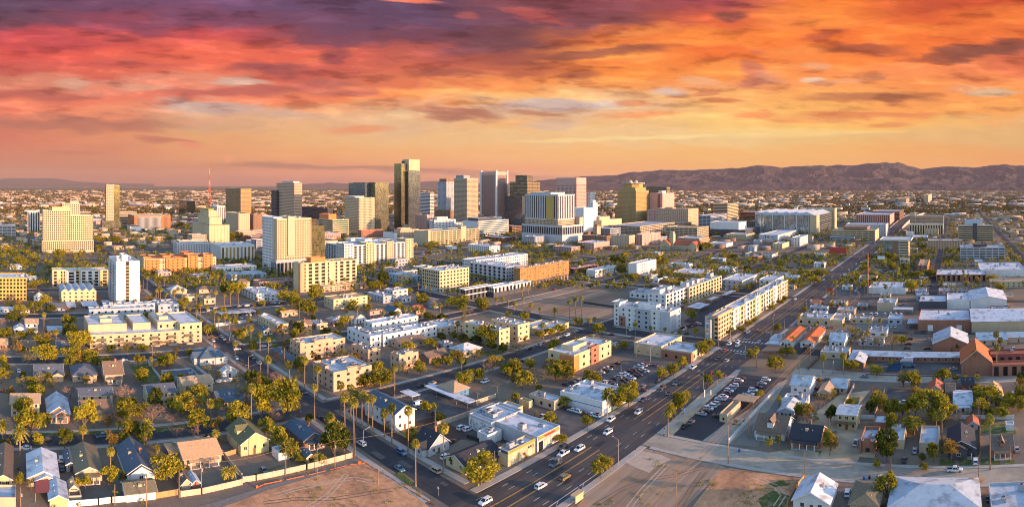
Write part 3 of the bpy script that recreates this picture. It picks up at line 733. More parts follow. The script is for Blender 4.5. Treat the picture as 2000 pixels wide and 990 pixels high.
# ---- left part of the skyline
t = tower('apartment_tower', 'broad cream apartment block of two heights with green balcony bays and a pale podium', 'apartment tower', 'the broad cream apartment block', 82, 494, None, 183, 470, 'sand', 'pale', 'p', 's', LB=26, base=4,
      vols=[(0.02,0.1,0.55,0.95,470,411,'cream',None,'s'), (0.55,0.06,0.99,0.9,470,421,'cream','p','s'), (0.2,0.3,0.55,0.8,412,405,'yellow',None,None)])
tower('hotel_tower', 'tan stepped hotel behind the broad cream apartment block', 'hotel', 'the tan stepped hotel', 122, 470, 118, 156, 397, 'tan', 'tan', 'p', 'p', LB=20, vols=[(.45,.1,.95,.9,400,393,'tan',None,None)])
tower('office_block', 'grey six-storey office with a white front beside the far street', 'office', 'the grey six-storey office', 54, 454, None, 78, 412, 'pale', 'grey', 'b', 'V', LB=25)
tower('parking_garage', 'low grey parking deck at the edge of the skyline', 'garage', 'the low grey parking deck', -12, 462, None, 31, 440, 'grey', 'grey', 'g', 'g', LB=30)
t = tower('slender_tower', 'slender tower of peach concrete between a dark and a green glass flank', 'office tower', 'the slender peach tower', 208, 448, None, 233, 361, C_DARK, 'grey', None, None, LB=22,
      vols=[(-.02,-.04,.57,.3,None,360,'peach',None,'p'), (.57,-.01,1.02,.9,None,362,C_OLIVE,None,None), (-.35,-.1,1.1,1.1,None,431,C_GREEN,None,None)])
tower('office_block', 'flat peach office block right behind the slender tower', 'office', 'the flat peach office block', 233, 440, None, 267, 414, 'peach', 'white', 'b', 'B', LB=40)
tower('dormitory', 'brick and glass dormitory with orange end walls', 'dormitory', 'the brick dormitory', 262, 448, 250, 333, 421, 'orange', 'pale', 'b', 'v', LB=None, vols=[(.1,-.02,.75,.1,None,424,'grey',None,'v')])
tower('office_block', 'dark bronze glass cube far behind the dormitory', 'office', 'the dark bronze glass cube', 365, 417, 350, 381, 393, C_BRONZE, 'grey', None, None)
tower('office_block', 'white office with dark vertical strips under the radio mast', 'office', 'the white strip-window office', 424, 436, 414, 440, 402, 'white', 'white', 'V', 'V')
tower('office_tower', 'dark brown windowed tower with an orange crown edge', 'office tower', 'the dark brown tower', 470, 425, 441, 491, 368, 'brown', 'grey', 'b', 'b', gl=GOLDGL)
# stepped art-deco tower
t = tower('stepped_tower', 'cream art-deco tower with a tall stepped middle and two lower wings', 'hotel', 'the cream stepped tower', 409, 475, 376, 448, 440, 'cream', 'tan', 'w', 'w',
      vols=[(.1,.1,.72,.8,440,425,'cream','w','w'), (.15,.2,.62,.7,425,412,'cream','w','w'), (.22,.3,.5,.6,412,409,'green',None,None)])
tower('apartment_block', 'beige apartment house with corner balconies behind the cream stepped tower', 'apartment block', 'the beige corner-balcony house', 466, 458, 441, 488, 417, 'sand', 'tan', 'q', 'q', units=4)
tower('office_block', 'low brick office between the beige house and the white high-rise', 'office', 'the low brick office', 495, 455, 487, 512, 418, 'brown', 'grey', 'q', 'q')
tower('school_building', 'long grey four-storey building with small windows and a red roof edge', 'office', 'the long grey four-storey building', 346, 499, 338, 412, 476, 'pale', 'grey', 'p', 'p', LB=None)
tower('courthouse', 'low courthouse with white columns and tall amber windows', 'courthouse', 'the white-columned courthouse', 432, 512, 412, 497, 480, 'white', 'white', 'p', 'V', gl=GOLDGL, parapet=2.0)
tower('office_tower', 'pale horizontally striped office tower with a curved top', 'office tower', 'the pale striped tower', 575, 440, 540, 590, 357, 'peach', 'pale', 'c', 'c', vols=[(.1,.1,.9,.7,358,354,'pale',None,None)])
tower('office_tower', 'narrow black tower at the pale striped tower\'s flank', 'office tower', 'the narrow black tower', 540, 436, 530, 548, 372, 'dark', 'grey', 'b', 'b')
tower('office_block', 'long dark low office at the pale striped tower\'s foot', 'office', 'the long dark low office', 640, 432, 590, 650, 407, 'dark', 'grey', 'B', 'b')
tower('office_block', 'tan office with long horizontal window bands and an orange upper block', 'office', 'the tan banded office', 650, 463, 622, 681, 429, 'cream', 'salmon', 'B', 'B', vols=[(.02,.3,.5,.95,430,419,'orange',None,None)])
# residential high-rise in the left middle
t = tower('apartment_tower', 'white and cream sixteen-storey high-rise with a bronze glass end', 'apartment tower', 'the white and cream high-rise', 541, 536, 514, 608, 427, 'cream', 'white', 'q', 's', units=6, parapet=1.5, base=9,
      vols=[(-.01,.25,.3,1.02,None,425,'white','p',None), (.3,-.04,.5,.5,500,423,'tan',None,None), (1.0,.02,1.42,.8,None,443,C_OLIVE,None,None), (1.0,.05,1.2,.7,443,430,C_BRONZE,None,None), (-.05,-.08,1.05,.3,None,508,'grey','o','o')])
t = tower('apartment_tower', 'two-part tower, dark glass half and taller green-gold half', 'apartment tower', 'the green-gold twin tower', 733, 453, 690, 759, 356, C_GREEN, 'grey', None, None, vols=[(-.35,.25,.2,1.0,None,357,C_BLUE,None,None)])
tower('apartment_tower', 'shorter tower with white window frames in front of the green-gold twin', 'apartment tower', 'the white-framed shorter tower', 701, 458, 674, 732, 386, 'cream', 'grey', 's', 's', base=8, vols=[(.0,.3,.6,.95,387,383,'grey',None,None)], gl=BLUEGL)
# tallest
t = tower('skyscraper', 'tallest tower of smoke glass with a stepped beige crown', 'skyscraper', 'the tallest glass tower', 784, 449, 770, 813, 319, C_GOLD, 'grey', None, None,
      vols=[(.3,-.35,1.1,.5,None,334,C_DARK,None,None), (.35,-.3,1.08,.6,333,311,'sand',None,None), (.3,.3,.45,.6,319,314,'dark',None,None)])
tower('office_block', 'white office with thin black window stripes behind the tallest tower', 'office', 'the thin-striped white office', 840, 434, 819, 848, 377, 'white', 'white', 'B', 'B')
tower('office_tower', 'grey stone tower with a chamfered top', 'office tower', 'the grey chamfered tower', 872, 430, 855, 888, 355, 'grey', 'slate', 'q', 'q', vols=[(.1,.1,.9,.9,356,349,'brown','q','q')])
t = tower('apartment_tower', 'glassy residential tower full of lit balconies', 'apartment tower', 'the balcony residential tower', 912, 436, 887, 934, 348, 'sand', 'pale', 's', 's', gl=BLUEGL, vols=[(.05,.3,.6,.9,349,342,'grey','s','s')])
t = tower('office_tower', 'tall pale slab with fine vertical ribs and white corner piers', 'office tower', 'the tall ribbed slab', 969, 430, 939, 991, 335, 'pink', 'pale', 'v', 'v', parapet=6.0, vols=[(-.03,-.03,.06,.06,None,333,'white',None,None), (.94,-.03,1.03,.06,None,333,'white',None,None), (-.03,.94,.06,1.03,None,333,'white',None,None)])
tower('office_block', 'dark bronze office cube left in front of the black-gold tower', 'office', 'the dark bronze cube', 1020, 454, 986, 1030, 384, C_DARK, 'grey', None, None)
t = tower('office_tower', 'black tower with gold window bands in two steps', 'office tower', 'the black and gold tower', 1030, 432, 996, 1055, 355, 'dark', 'grey', 'b', 'b', gl=GOLDGL, vols=[(.1,.1,.55,.75,356,342,'dark','b','b')])
tower('office_block', 'old pink brick hotel with a tiled parapet', 'hotel', 'the old pink brick hotel', 834, 455, 811, 848, 420, 'pink', 'maroon' if False else 'brown', 'q', 'q', units=4)
tower('office_block', 'white building with a regular grid of dark square windows', 'office', 'the white square-window building', 848, 457, 838, 890, 430, 'white', 'white', 'p', 'p', units=4, vols=[(.2,.3,.7,.9,431,425,'white','p','p')])
tower('office_block', 'brown brick block beside the pink hotel', 'office', 'the brown brick block', 880, 440, 848, 886, 411, 'brown', 'tan', 'q', 'q')
tower('office_block', 'modern low office with dark glass bands and a white side', 'office', 'the dark-banded modern office', 933, 463, 904, 993, 432, 'white', 'white', None, 'B', vols=[(.1,.2,.7,.9,433,427,'dark',None,None)])
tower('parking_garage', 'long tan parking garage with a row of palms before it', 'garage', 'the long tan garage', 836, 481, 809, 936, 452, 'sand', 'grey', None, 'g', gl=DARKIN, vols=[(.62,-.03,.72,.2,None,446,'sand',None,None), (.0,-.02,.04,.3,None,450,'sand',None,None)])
tower('theater_building', 'windowless peach block in front of the tallest tower', 'theater', 'the windowless peach block', 782, 473, 770, 818, 449, 'peach', 'tan', None, 'w', vols=[(.1,.2,.6,.9,450,446,'peach',None,None)])
tower('warehouse', 'white blank shed between brick hall and peach block', 'warehouse', 'the white blank shed', 770, 474, 748, 776, 456, 'white', 'white', None, None)
tower('hall_building', 'low red-brown brick hall with dark entrance walls', 'hall', 'the red-brown brick hall', 706, 470, 699, 749, 450, 'brick', 'brown', None, 'q')
# long six-storey apartments
t = tower('apartment_block', 'long white and tan six-storey apartment block with balcony bays', 'apartment block', 'the long six-storey apartments', 672, 523, 636, 806, 480, 'pale', 'white', 'h', 'h', units=14, vols=[(.0,-.02,.12,.4,None,476,'white','p','p'), (.88,-.03,1.0,.4,None,474,'cream','p','p'), (.3,-.02,.42,.3,None,477,'cream','p','p'), (.6,-.02,.7,.3,None,477,'cream','p','p'), (.4,.4,.5,.9,480,473,'white',None,None)])
# hotel and campus tower on its podium
t = tower('campus_tower', 'white-ribbed tower with yellow-green panels standing on a broad grey podium', 'hotel tower', 'the white-ribbed podium tower', 1098, 478, 1019, 1139, 441, 'pale', 'grey', 'o', 'o', base=16, units=2,
      vols=[(.0,.1,.8,.92,441,430,'tan','s','s'), (.0,.1,.8,.92,430,380,'pale','V','V'), (-.015,.2,.1,.38,430,384,'gold',None,None), (.05,.3,.7,.8,380,376,'pale',None,None), (.82,.0,1.0,.4,441,427,'tan',None,None)])
tower('office_tower', 'tan stone tower with a deep blank cornice over a grid of windows', 'office tower', 'the tan grid tower', 1126, 440, 1087, 1145, 361, 'pink', 'pale', 'p', 'p', vols=[(0,0,1,1,360,347,'pink',None,None)])
tower('office_block', 'slim white tower right of the tan grid tower', 'office', 'the slim white tower', 1152, 436, 1143, 1162, 376, 'white', 'white', 'q', 'q')
tower('stepped_tower', 'small white art-deco tower with a rounded cap', 'office', 'the small white deco tower', 1158, 452, 1149, 1167, 396, 'white', 'white', 'q', 'q', vols=[(.2,.2,.8,.8,397,391,'white',None,None)])
tower('theater_building', 'plain beige theater block with stepped roofs', 'theater', 'the beige stepped theater', 1175, 457, 1148, 1214, 430, 'cream', 'pale', None, None, vols=[(.1,.3,.6,1,431,424,'sand',None,None), (-.5,.5,.1,1.3,None,405,'white',None,None)])
t = tower('domed_theater', 'brown brick theater with a round domed roof', 'theater', 'the brown domed theater', 1172, 440, 1160, 1190, 425, 'brown', 'brown', None, None)
b = MB(); L, Wd, H = t['dims']
for i in range(6):
    a0, a1 = i * pi / 12, (i + 1) * pi / 12
    b.tube((L/2, Wd/2, H - 1 + 14 * sin(a0)), (L/2, Wd/2, H - 1 + 14 * sin(a1)), 15 * cos(a0), max(15 * cos(a1), .1), 14, 0, caps=False)
b.build('dome', roofmat('brown'), t)
t = tower('office_tower', 'green-gold office tower with an octagonal crown and two domes', 'office tower', 'the green-gold crowned tower', 1242, 439, 1206, 1267, 372, 'olive', 'olive', 's', 's', gl=GOLDGL, vols=[(.1,.1,.9,.9,373,366,'olive','s','s'), (-.05,.3,.8,1.1,None,402,'olive','s','s')])
L, Wd, H = t['dims']; b = MB()
b.prism([(L/2 + cos(i * pi / 4 + .39) * L * .38, Wd/2 + sin(i * pi / 4 + .39) * L * .38) for i in range(8)], H + 5, H + 17, 0)
b.prism([(L/2 + cos(i * pi / 4 + .39) * L * .46, Wd/2 + sin(i * pi / 4 + .39) * L * .46) for i in range(8)], H + 17, H + 19, 1)
b.build('crown_drum', [wallmat('gold'), roofmat('metal')], t)
for k in (.3, .72):
    b = MB()
    for i in range(5):
        a0, a1 = i * pi / 10, (i + 1) * pi / 10
        b.tube((L * k, Wd * .5, H + 19 + 7 * sin(a0)), (L * k, Wd * .5, H + 19 + 7 * sin(a1)), 5 * cos(a0), max(5 * cos(a1), .1), 10, 0, caps=False)
    b.build('roof_dome', wallmat('cream'), t)
tower('office_tower', 'dark tower with an amber side half hidden by the pink block', 'office tower', 'the half-hidden dark tower', 1302, 430, 1263, 1309, 365, 'dark', 'grey', 'B', 'B', gl=GOLDGL)
tower('office_block', 'smooth pink windowless tower block', 'office', 'the smooth pink block', 1294, 437, 1269, 1317, 377, 'pink', 'pale', None, None, vols=[(-.02,.2,.03,.35,None,379,'maroon',None,None), (.3,.3,.6,.6,377,373,'white',None,None)])
t = tower('hotel_tower', 'wide peach building with rounded front and many small windows', 'hotel', 'the wide peach building', 1344, 442, 1282, 1364, 408, 'peach', 'peach' if False else 'salmon', 'q', 'q', units=4, vols=[(.1,.95,.8,1.35,None,412,'pink','q',None), (.2,.55,.5,.8,None,406,'peach','q','q')])
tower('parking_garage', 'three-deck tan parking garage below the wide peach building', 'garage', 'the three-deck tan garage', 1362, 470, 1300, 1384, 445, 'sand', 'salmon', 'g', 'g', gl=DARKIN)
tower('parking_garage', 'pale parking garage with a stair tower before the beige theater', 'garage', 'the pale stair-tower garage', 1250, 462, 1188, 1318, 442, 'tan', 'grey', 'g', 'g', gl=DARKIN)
tower('apartment_block', 'grey-brown five-storey residence near the bell tower', 'apartment block', 'the grey-brown residence', 1229, 484, 1194, 1240, 460, 'tan', 'grey', 'q', 'q')
tower('office_block', 'old brown brick office by the bell tower', 'office', 'the old brown brick office', 1180, 480, 1137, 1196, 461, 'brown', 'tan', 'q', 'q')
tower('office_block', 'pale flat apartment house between residence and church', 'apartment block', 'the pale flat apartment house', 1254, 480, 1242, 1290, 458, 'pink', 'white', 'q', 'q')
t = tower('bell_tower', 'square tan bell tower with a red pyramid roof', 'bell tower', 'the square bell tower', 1166, 470, 1159, 1173, 442, 'tan', 'red', 'w', 'w', units=0)
L, Wd, H = t['dims']; b = MB()
for p, q in (((0,0),(L,0)),((L,0),(L,Wd)),((L,Wd),(0,Wd)),((0,Wd),(0,0))): b.poly([(*p, H), (*q, H), (L/2, Wd/2, H + 4)])
b.build('spire', roofmat('red'), t)
tower('office_block', 'seven-storey office with white bands and dark stair slots', 'office', 'the white-banded seven-storey office', 1421, 434, 1393, 1442, 398, 'sand', 'blue', 'B', 'b')
tower('parking_garage', 'grey parking garage in front of the white-banded office', 'garage', 'the grey four-deck garage', 1388, 450, 1364, 1420, 421, 'grey', 'grey', 'g', 'g', gl=DARKIN)
tower('gallery_building', 'white and black arts building with a sloping blank upper box', 'arts building', 'the white and black arts building', 1456, 463, 1384, 1483, 449, 'dark', 'pale', None, None, vols=[(.05,.2,.6,.98,450,435,'white',None,None)])
tower('office_block', 'red-brown courthouse annex behind the glass courthouse', 'office', 'the red-brown annex', 1475, 430, 1446, 1490, 414, 'brick', 'pale', 'b', 'b')
# glass courthouse
t = tower('courthouse', 'large glass courthouse with a saw-tooth skylight roof and a peach end wall', 'courthouse', 'the large glass courthouse', 1592, 459, 1475, 1628, 421, C_TEAL, 'white', None, 'B', parapet=2.0, units=0, vols=[(-.02,-.03,.12,.08,None,420,'sand',None,None), (.9,-.05,1.04,.6,None,413,'sand',None,None)])
L, Wd, H = t['dims']
for i in range(6):
    y0, y1 = Wd * i / 6, Wd * (i + 1) / 6; b = MB()
    b.poly([(0, y0, H), (L * .8, y0, H), (L * .8, y1 - 4, H + 7), (0, y1 - 4, H + 7)]); b.poly([(0, y1 - 4, H + 7), (L * .8, y1 - 4, H + 7), (L * .8, y1, H), (0, y1, H)]); b.poly([(0, y0, H), (0, y1 - 4, H + 7), (0, y1, H)])
    b.build('skylight', roofmat('metal'), t)
for i in range(5):
    b = MB(); yy = Wd * (i + .5) / 5; b.box(-1.6, yy - .5, 0, -.4, yy + .5, H); b.build('column', wallmat('white'), t)
tower('office_block', 'three-storey tan public building with a long canopy by the avenue', 'office', 'the tan public building', 1709, 471, 1624, 1717, 450, 'cream', 'tan', 'b', 'w', units=2, vols=[(.2,.2,.8,.75,450,444,'brown',None,None), (-.25,.45,.0,1.0,None,462,'pale','b',None)])
tower('office_block', 'pale office with a blue-grey roof behind the tan public building', 'office', 'the pale blue-roofed office', 1730, 462, 1652, 1735, 438, 'pale', 'metal', 'q', 'q')
tower('police_building', 'red-panelled office with tall maroon windows and pale corners', 'office', 'the red-panelled office', 1738, 443, 1672, 1750, 419, 'pink', 'metal', 'V', 'q', gl=glass('maroon_glass', (.16,.04,.03), .3))
tower('parking_garage', 'brick parking garage behind the red-panelled office', 'garage', 'the brick parking garage', 1757, 437, 1702, 1765, 413, 'brown', 'grey', 'g', 'g', gl=DARKIN)
tower('office_block', 'pale seven-storey building with maroon window bands right of the overpass', 'office', 'the maroon-banded building', 1843, 449, 1777, None, 422, 'sand', 'pale', 'b', None, LA=30, vols=[(.1,.85,.5,1.0,423,415,'sand',None,None)], gl=glass('maroon_glass', (.16,.04,.03), .3))
tower('office_block', 'low pale office with a colonnade before the maroon-banded building', 'office', 'the low colonnaded office', 1842, 458, 1776, None, 438, 'cream', 'white', 'V', None, LA=30)
tower('shop', 'small pale pavilion beside the low colonnaded office', 'shop', 'the small pale pavilion', 1833, 462, 1808, None, 447, 'sand', 'white', 'w', None, LA=14)
t = tower('office_block', 'modern white office with an overhanging roof, teal glass and a brown stair tower', 'office', 'the modern white overhang office', 1774, 508, 1724, None, 470, 'cream', 'pale', 'b', 'b', LA=34, gl=BLUEGL, units=8, vols=[(-.01,.58,.2,1.0,None,471,C_TEAL,None,None), (-.03,.42,.12,.6,None,469,'brown',None,None), (-.08,-.12,1.06,1.1,470,467,'white',None,None)])
tower('school_building', 'old tan school with arched windows and a flat white roof', 'school', 'the old tan school', 1880, 488, 1812, None, 469, 'peach', 'white', 'p', None, LA=24, units=6)
t = tower('office_block', 'concrete office of six bands split by a dark glass slot', 'office', 'the split concrete office', 1940, 471, 1871, None, 440, 'sand', 'pale', 'B', None, LA=30, vols=[(-.02,.46,.1,.58,None,436,'dark',None,None), (.3,.3,.8,.8,440,430,'metal',None,None)])
t = tower('parking_garage', 'white parking garage with a roof deck and dark openings', 'garage', 'the white roof-deck garage', 1963, 508, 1876, None, 483, 'pale', 'grey', 'g', None, LA=40, gl=DARKIN, vols=[(.3,.4,.6,.7,483,478,'dark',None,None)])
tower('office_block', 'far tan slab with gold windows on the southern plain', 'office', 'the far tan slab', 1770, 400, 1755, 1785, 388, 'sand', 'tan', 'b', 'b')
tower('apartment_tower', 'far slim tan tower standing alone on the southern plain', 'apartment tower', 'the far slim tan tower', 1813, 397, 1804, 1820, 381, 'tan', 'tan', 'q', 'q')

FX = tower('studio_building', 'white studio building with a black name board in front of the glass courthouse', 'studio building', 'the white studio building', 1519, 471, 1482, 1560, 459, 'pale', 'white', None, None, units=5)
lettering_later = [('FOX', 7.0, FX)]
tower('office_block', 'small white three-storey block with square windows beside the avenue', 'office', 'the small white avenue block', 1562, 481, 1546, 1578, 464, 'white', 'white', 'p', 'p', units=2)
tower('shop', 'low beige shop with three windows before the studio building', 'shop', 'the low beige three-window shop', 1528, 486, 1509, 1542, 476, 'cream', 'white', 'q', None, units=1)
# radio mast
p = at(409, 424); mast = thing('radio_mast', 'tall red and white lattice radio mast behind the cream stepped tower', 'radio mast', (p.x, p.y, 0)); landmark('the radio mast', p.x, p.y)
Hm = CAMH * (424 - 317) / (424 - HZ)
MR, MW = surf('mast_red', (.45,.07,.03), .6), surf('mast_white', (.42,.24,.18), .6)
for i in range(9):
    z0, z1 = Hm * i / 9, Hm * (i + 1) / 9; w0, w1 = 7 * (1 - i / 9) ** 1.8 + .5, 7 * (1 - (i + 1) / 9) ** 1.8 + .5; b = MB()
    for s in ((-1,-1),(1,-1),(1,1),(-1,1)): b.tube((s[0]*w0, s[1]*w0, z0), (s[0]*w1, s[1]*w1, z1), .3, .28, 4)
    for (a, c) in (((-1,-1),(1,-1)),((1,-1),(1,1)),((1,1),(-1,1)),((-1,1),(-1,-1))):
        b.tube((a[0]*w0, a[1]*w0, z0), (c[0]*w1, c[1]*w1, z1), .25, .25, 4); b.tube((c[0]*w0, c[1]*w0, z0), (a[0]*w1, a[1]*w1, z1), .25, .25, 4)
    b.build('lattice_section', MR if i % 2 == 0 else MW, mast)

# ================================================================ houses, shops and low apartments of the near blocks
FRAME = surf('window_frame_white', (.62,.6,.56), 0.6, 0.05)
DOORM = surf('door_paint', (.16,.07,.04), 0.5, 0.1)
TRIM = surf('white_trim', (.66,.64,.6), 0.6, 0.06)
WOOD = surf('weathered_wood', (.20,.12,.07), 0.9, 0.25, 1.5, streak=True)
FRAMES = {}
def frame_mesh(w, h, ax):
    w, h = round(w, 1), round(h, 1); k = (w, h, ax)
    if k not in FRAMES:
        b = MB(); t = .09
        for (a0, z0, a1, z1) in ((-w/2, -h/2, w/2, -h/2 + t), (-w/2, h/2 - t, w/2, h/2), (-w/2, -h/2 + t, -w/2 + t, h/2 - t), (w/2 - t, -h/2 + t, w/2, h/2 - t), (-.03, -h/2 + t, .03, h/2 - t)):
            if ax == 'x': b.box(a0, -.09, z0, a1, -.032, z1)
            else: b.box(-.09, a0, z0, -.032, a1, z1)
        FRAMES[k] = b.mesh('window_frame', FRAME)
    return FRAMES[k]

def near_panes(root, panes, wall_mb, r, mat):
    if not panes: return
    for (c, w, h, ax, quad) in panes[:100]:
        o = link('window', pane_mesh(w, h, ax, mat), root, c)
        if r < 340: link('window_frame', frame_mesh(w, h, ax), o)
    for p in panes[100:]: wall_mb.poly(p[4], 1)

def gable_roof(b, x0, y0, x1, y1, z, rise_, axis, over=0.55, th=0.2, mi=0):
    """two pitched planes with thickness; axis is the direction of the ridge"""
    X0, Y0, X1, Y1 = x0 - over, y0 - over, x1 + over, y1 + over
    if axis == 'A':
        ym = (y0 + y1) / 2; zr = z + rise_; ze = z - rise_ * over / ((y1 - y0) / 2)
        pr = [(Y0, ze), (ym, zr), (Y1, ze), (Y1, ze + th), (ym, zr + th * 1.15), (Y0, ze + th)]
        mk_ = lambda t, p: (t, p[0], p[1]); a, c = X0, X1
    else:
        xm = (x0 + x1) / 2; zr = z + rise_; ze = z - rise_ * over / ((x1 - x0) / 2)
        pr = [(X0, ze), (xm, zr), (X1, ze), (X1, ze + th), (xm, zr + th * 1.15), (X0, ze + th)]
        mk_ = lambda t, p: (p[0], t, p[1]); a, c = Y0, Y1
    for i in range(6):
        j = (i + 1) % 6; b.poly([mk_(a, pr[i]), mk_(a, pr[j]), mk_(c, pr[j]), mk_(c, pr[i])], mi)
    for t in (a, c):
        b.poly([mk_(t, pr[i]) for i in (0, 1, 4, 5)], mi); b.poly([mk_(t, pr[i]) for i in (1, 2, 3, 4)], mi)

def hip_roof(b, x0, y0, x1, y1, z, rise_, over=0.6, th=0.18, mi=0):
    X0, Y0, X1, Y1 = x0 - over, y0 - over, x1 + over, y1 + over
    L, Wd = X1 - X0, Y1 - Y0; k = min(L, Wd) / 2
    if L >= Wd: r0, r1 = (X0 + k, (Y0 + Y1) / 2), (X1 - k + .01, (Y0 + Y1) / 2)
    else: r0, r1 = ((X0 + X1) / 2, Y0 + k), ((X0 + X1) / 2, Y1 - k + .01)
    zt = z + th; R0, R1 = (*r0, z + rise_ + th), (*r1, z + rise_ + th)
    A, B_, C, D = (X0, Y0, zt), (X1, Y0, zt), (X1, Y1, zt), (X0, Y1, zt)
    if L >= Wd: fs_ = [[A, B_, R1, R0], [B_, C, R1], [C, D, R0, R1], [D, A, R0]]
    else: fs_ = [[A, B_, R0], [B_, C, R1, R0], [C, D, R1], [D, A, R0, R1]]
    for f in fs_: b.poly(f, mi)
    for p, q in ((A, B_), (B_, C), (C, D), (D, A)): b.poly([(p[0], p[1], z), (q[0], q[1], z), q, p], mi)
    b.poly([(X0, Y0, z), (X0, Y1, z), (X1, Y1, z), (X1, Y0, z)], mi)

def house(label, tile, x, y, xl, xr, hw, ridge, wall, roof, LA=None, LB=None, pitch=0.45, porch=None, chimney=False, dormer=False, cross=None, name='house', cat='house', short=None, gl=None, trim=True, wx=2, wy=2, rows=1, door=True):
    X0, Y0, X1, Y1 = solve(tile, x, y, xl, xr, LA, LB)
    L, Wd = X1 - X0, Y1 - Y0; r = hypot(X0, Y0)
    root = thing(name, label, cat, (X0, Y0, 0)); occupy(X0 - 1, Y0 - 1, X1 + 1, Y1 + 1)
    if short: landmark(short, (X0 + X1) / 2, (Y0 + Y1) / 2)
    b, panes = MB(), []
    sx = (max(1, wx), rows, min(.5, 1.3 * max(1, wx) / Wd), min(.5, 1.35 * rows / hw), .14, .6) if wx else None
    sy = (max(1, wy), rows, min(.5, 1.3 * max(1, wy) / L), min(.5, 1.35 * rows / hw), .14, .6) if wy else None
    for f, s in (('-x', sx), ('-y', sy), ('+x', None), ('+y', None)): facade(b, f, 0, 0, L, Wd, 0, hw, s, panes)
    rb = MB(); up = pitch * (Wd if ridge == 'A' else L if ridge == 'B' else min(L, Wd)) / 2
    if ridge == 'A':
        for xx in (0, L): b.poly([(xx, 0, hw), (xx, Wd, hw), (xx, Wd/2, hw + up)])
        gable_roof(rb, 0, 0, L, Wd, hw, up, 'A')
    elif ridge == 'B':
        for yy in (0, Wd): b.poly([(0, yy, hw), (L, yy, hw), (L/2, yy, hw + up)])
        gable_roof(rb, 0, 0, L, Wd, hw, up, 'B')
    else: hip_roof(rb, 0, 0, L, Wd, hw, up)
    if cross:                                   # a second gable thrown out of one side: (side, from, to, reach)
        side, u0, u1, out = cross
        if side == '-y':
            a, c = L * u0, L * u1; h2 = pitch * (c - a) / 2
            b.box(a, -out, 0, c, 0.02, hw, top=False); b.poly([(a, -out, hw), (c, -out, hw), ((a + c)/2, -out, hw + h2)]); gable_roof(rb, a, -out, c, Wd * .5, hw, h2, 'B', .45)
            panes.append((((a + c)/2, -out - .03, hw * .55), 1.4, 1.3, 'x', None))
        else:
            a, c = Wd * u0, Wd * u1; h2 = pitch * (c - a) / 2
            b.box(-out, a, 0, 0.02, c, hw, top=False); b.poly([(-out, a, hw), (-out, c, hw), (-out, (a + c)/2, hw + h2)]); gable_roof(rb, -out, a, L * .5, c, hw, h2, 'A', .45)
            panes.append(((-out - .03, (a + c)/2, hw * .55), 1.4, 1.3, 'y', None))
    near_panes(root, panes, b, r, gl or glass())
    b.build('wall', [wallmat(wall), glass()], root)
    ro = rb.build('roof', roofmat(roof), root)
    if trim and r < 420 and ridge in 'AB':      # pale barge boards along the gable edges
        o = .58; ze = hw - up * .55 / ((Wd if ridge == 'A' else L) / 2)
        for e in ((-o, L + o) if ridge == 'A' else (-o, Wd + o)):
            for (p0, p1) in (((-.55, ze), (.5, hw + up)), ((None, ze), (.5, hw + up))):
                span = Wd if ridge == 'A' else L
                a0 = -.55 if p0[0] is not None else span + .55
                pts = [(a0, p0[1] - .12), (span/2, p1[1] - .12), (span/2, p1[1] + .12), (a0, p0[1] + .12)]
                tb = MB(); c8 = [[((e + d, q[0], q[1]) if ridge == 'A' else (q[0], e + d, q[1])) for q in pts] for d in (-.05, .05)]
                tb.v = c8[0] + c8[1]; tb.f = [(0,1,2,3), (7,6,5,4)] + [(i, (i+1) % 4, 4 + (i+1) % 4, 4 + i) for i in range(4)]; tb.mi = [0] * 6
                tb.build('barge_board', TRIM, root)
    if door and r < 480:
        db = MB()
        if X0 / max(abs(Y0), 1) > 1.2: db.box(-.06, Wd * .44, .1, .03, Wd * .44 + 1.0, 2.15)
        else: db.box(L * .44, -.06, .1, L * .44 + 1.0, .03, 2.15)
        db.build('door', DOORM, root)
    if chimney:
        cb = MB(); cb.box(L * .62, Wd * .42, hw, L * .62 + .9, Wd * .42 + .9, hw + up + 1.1); cb.box(L * .62 - .1, Wd * .42 - .1, hw + up + 1.1, L * .62 + 1.0, Wd * .42 + 1.0, hw + up + 1.3); cb.build('chimney', wallmat('brick'), ro)
    if dormer:
        cb = MB(); dd = MB()
        if ridge == 'A': 
            cb.box(L*.4, Wd*.08, hw, L*.6, Wd*.45, hw + up*.75); gable_roof(dd, L*.4, Wd*.06, L*.6, Wd*.5, hw + up*.75, up*.35, 'B', .3)
        else:
            cb.box(L*.08, Wd*.4, hw, L*.45, Wd*.6, hw + up*.75); gable_roof(dd, L*.06, Wd*.4, L*.5, Wd*.6, hw + up*.75, up*.35, 'A', .3)
        cb.build('dormer', wallmat(wall), root); dd.build('dormer_roof', roofmat(roof), root)
    if porch:
        pb, po = MB(), MB(); d = 2.4
        if porch == '-y':
            pb.poly([(L*.1, -d, 2.5), (L*.9, -d, 2.5), (L*.9, .05, 3.0), (L*.1, .05, 3.0)]); pb.poly([(L*.1, -d, 2.38), (L*.9, -d, 2.38), (L*.9, -d, 2.5), (L*.1, -d, 2.5)])
            ps = [(L*k, -d + .2) for k in (.13, .38, .62, .87)]; fl = (L*.1, -d, L*.9, 0)
        else:
            pb.poly([(-d, Wd*.1, 2.5), (-d, Wd*.9, 2.5), (.05, Wd*.9, 3.0), (.05, Wd*.1, 3.0)]); pb.poly([(-d, Wd*.1, 2.38), (-d, Wd*.9, 2.38), (-d, Wd*.9, 2.5), (-d, Wd*.1, 2.5)])
            ps = [(-d + .2, Wd*k) for k in (.13, .38, .62, .87)]; fl = (-d, Wd*.1, 0, Wd*.9)
        pb.build('porch_roof', roofmat(roof), root)
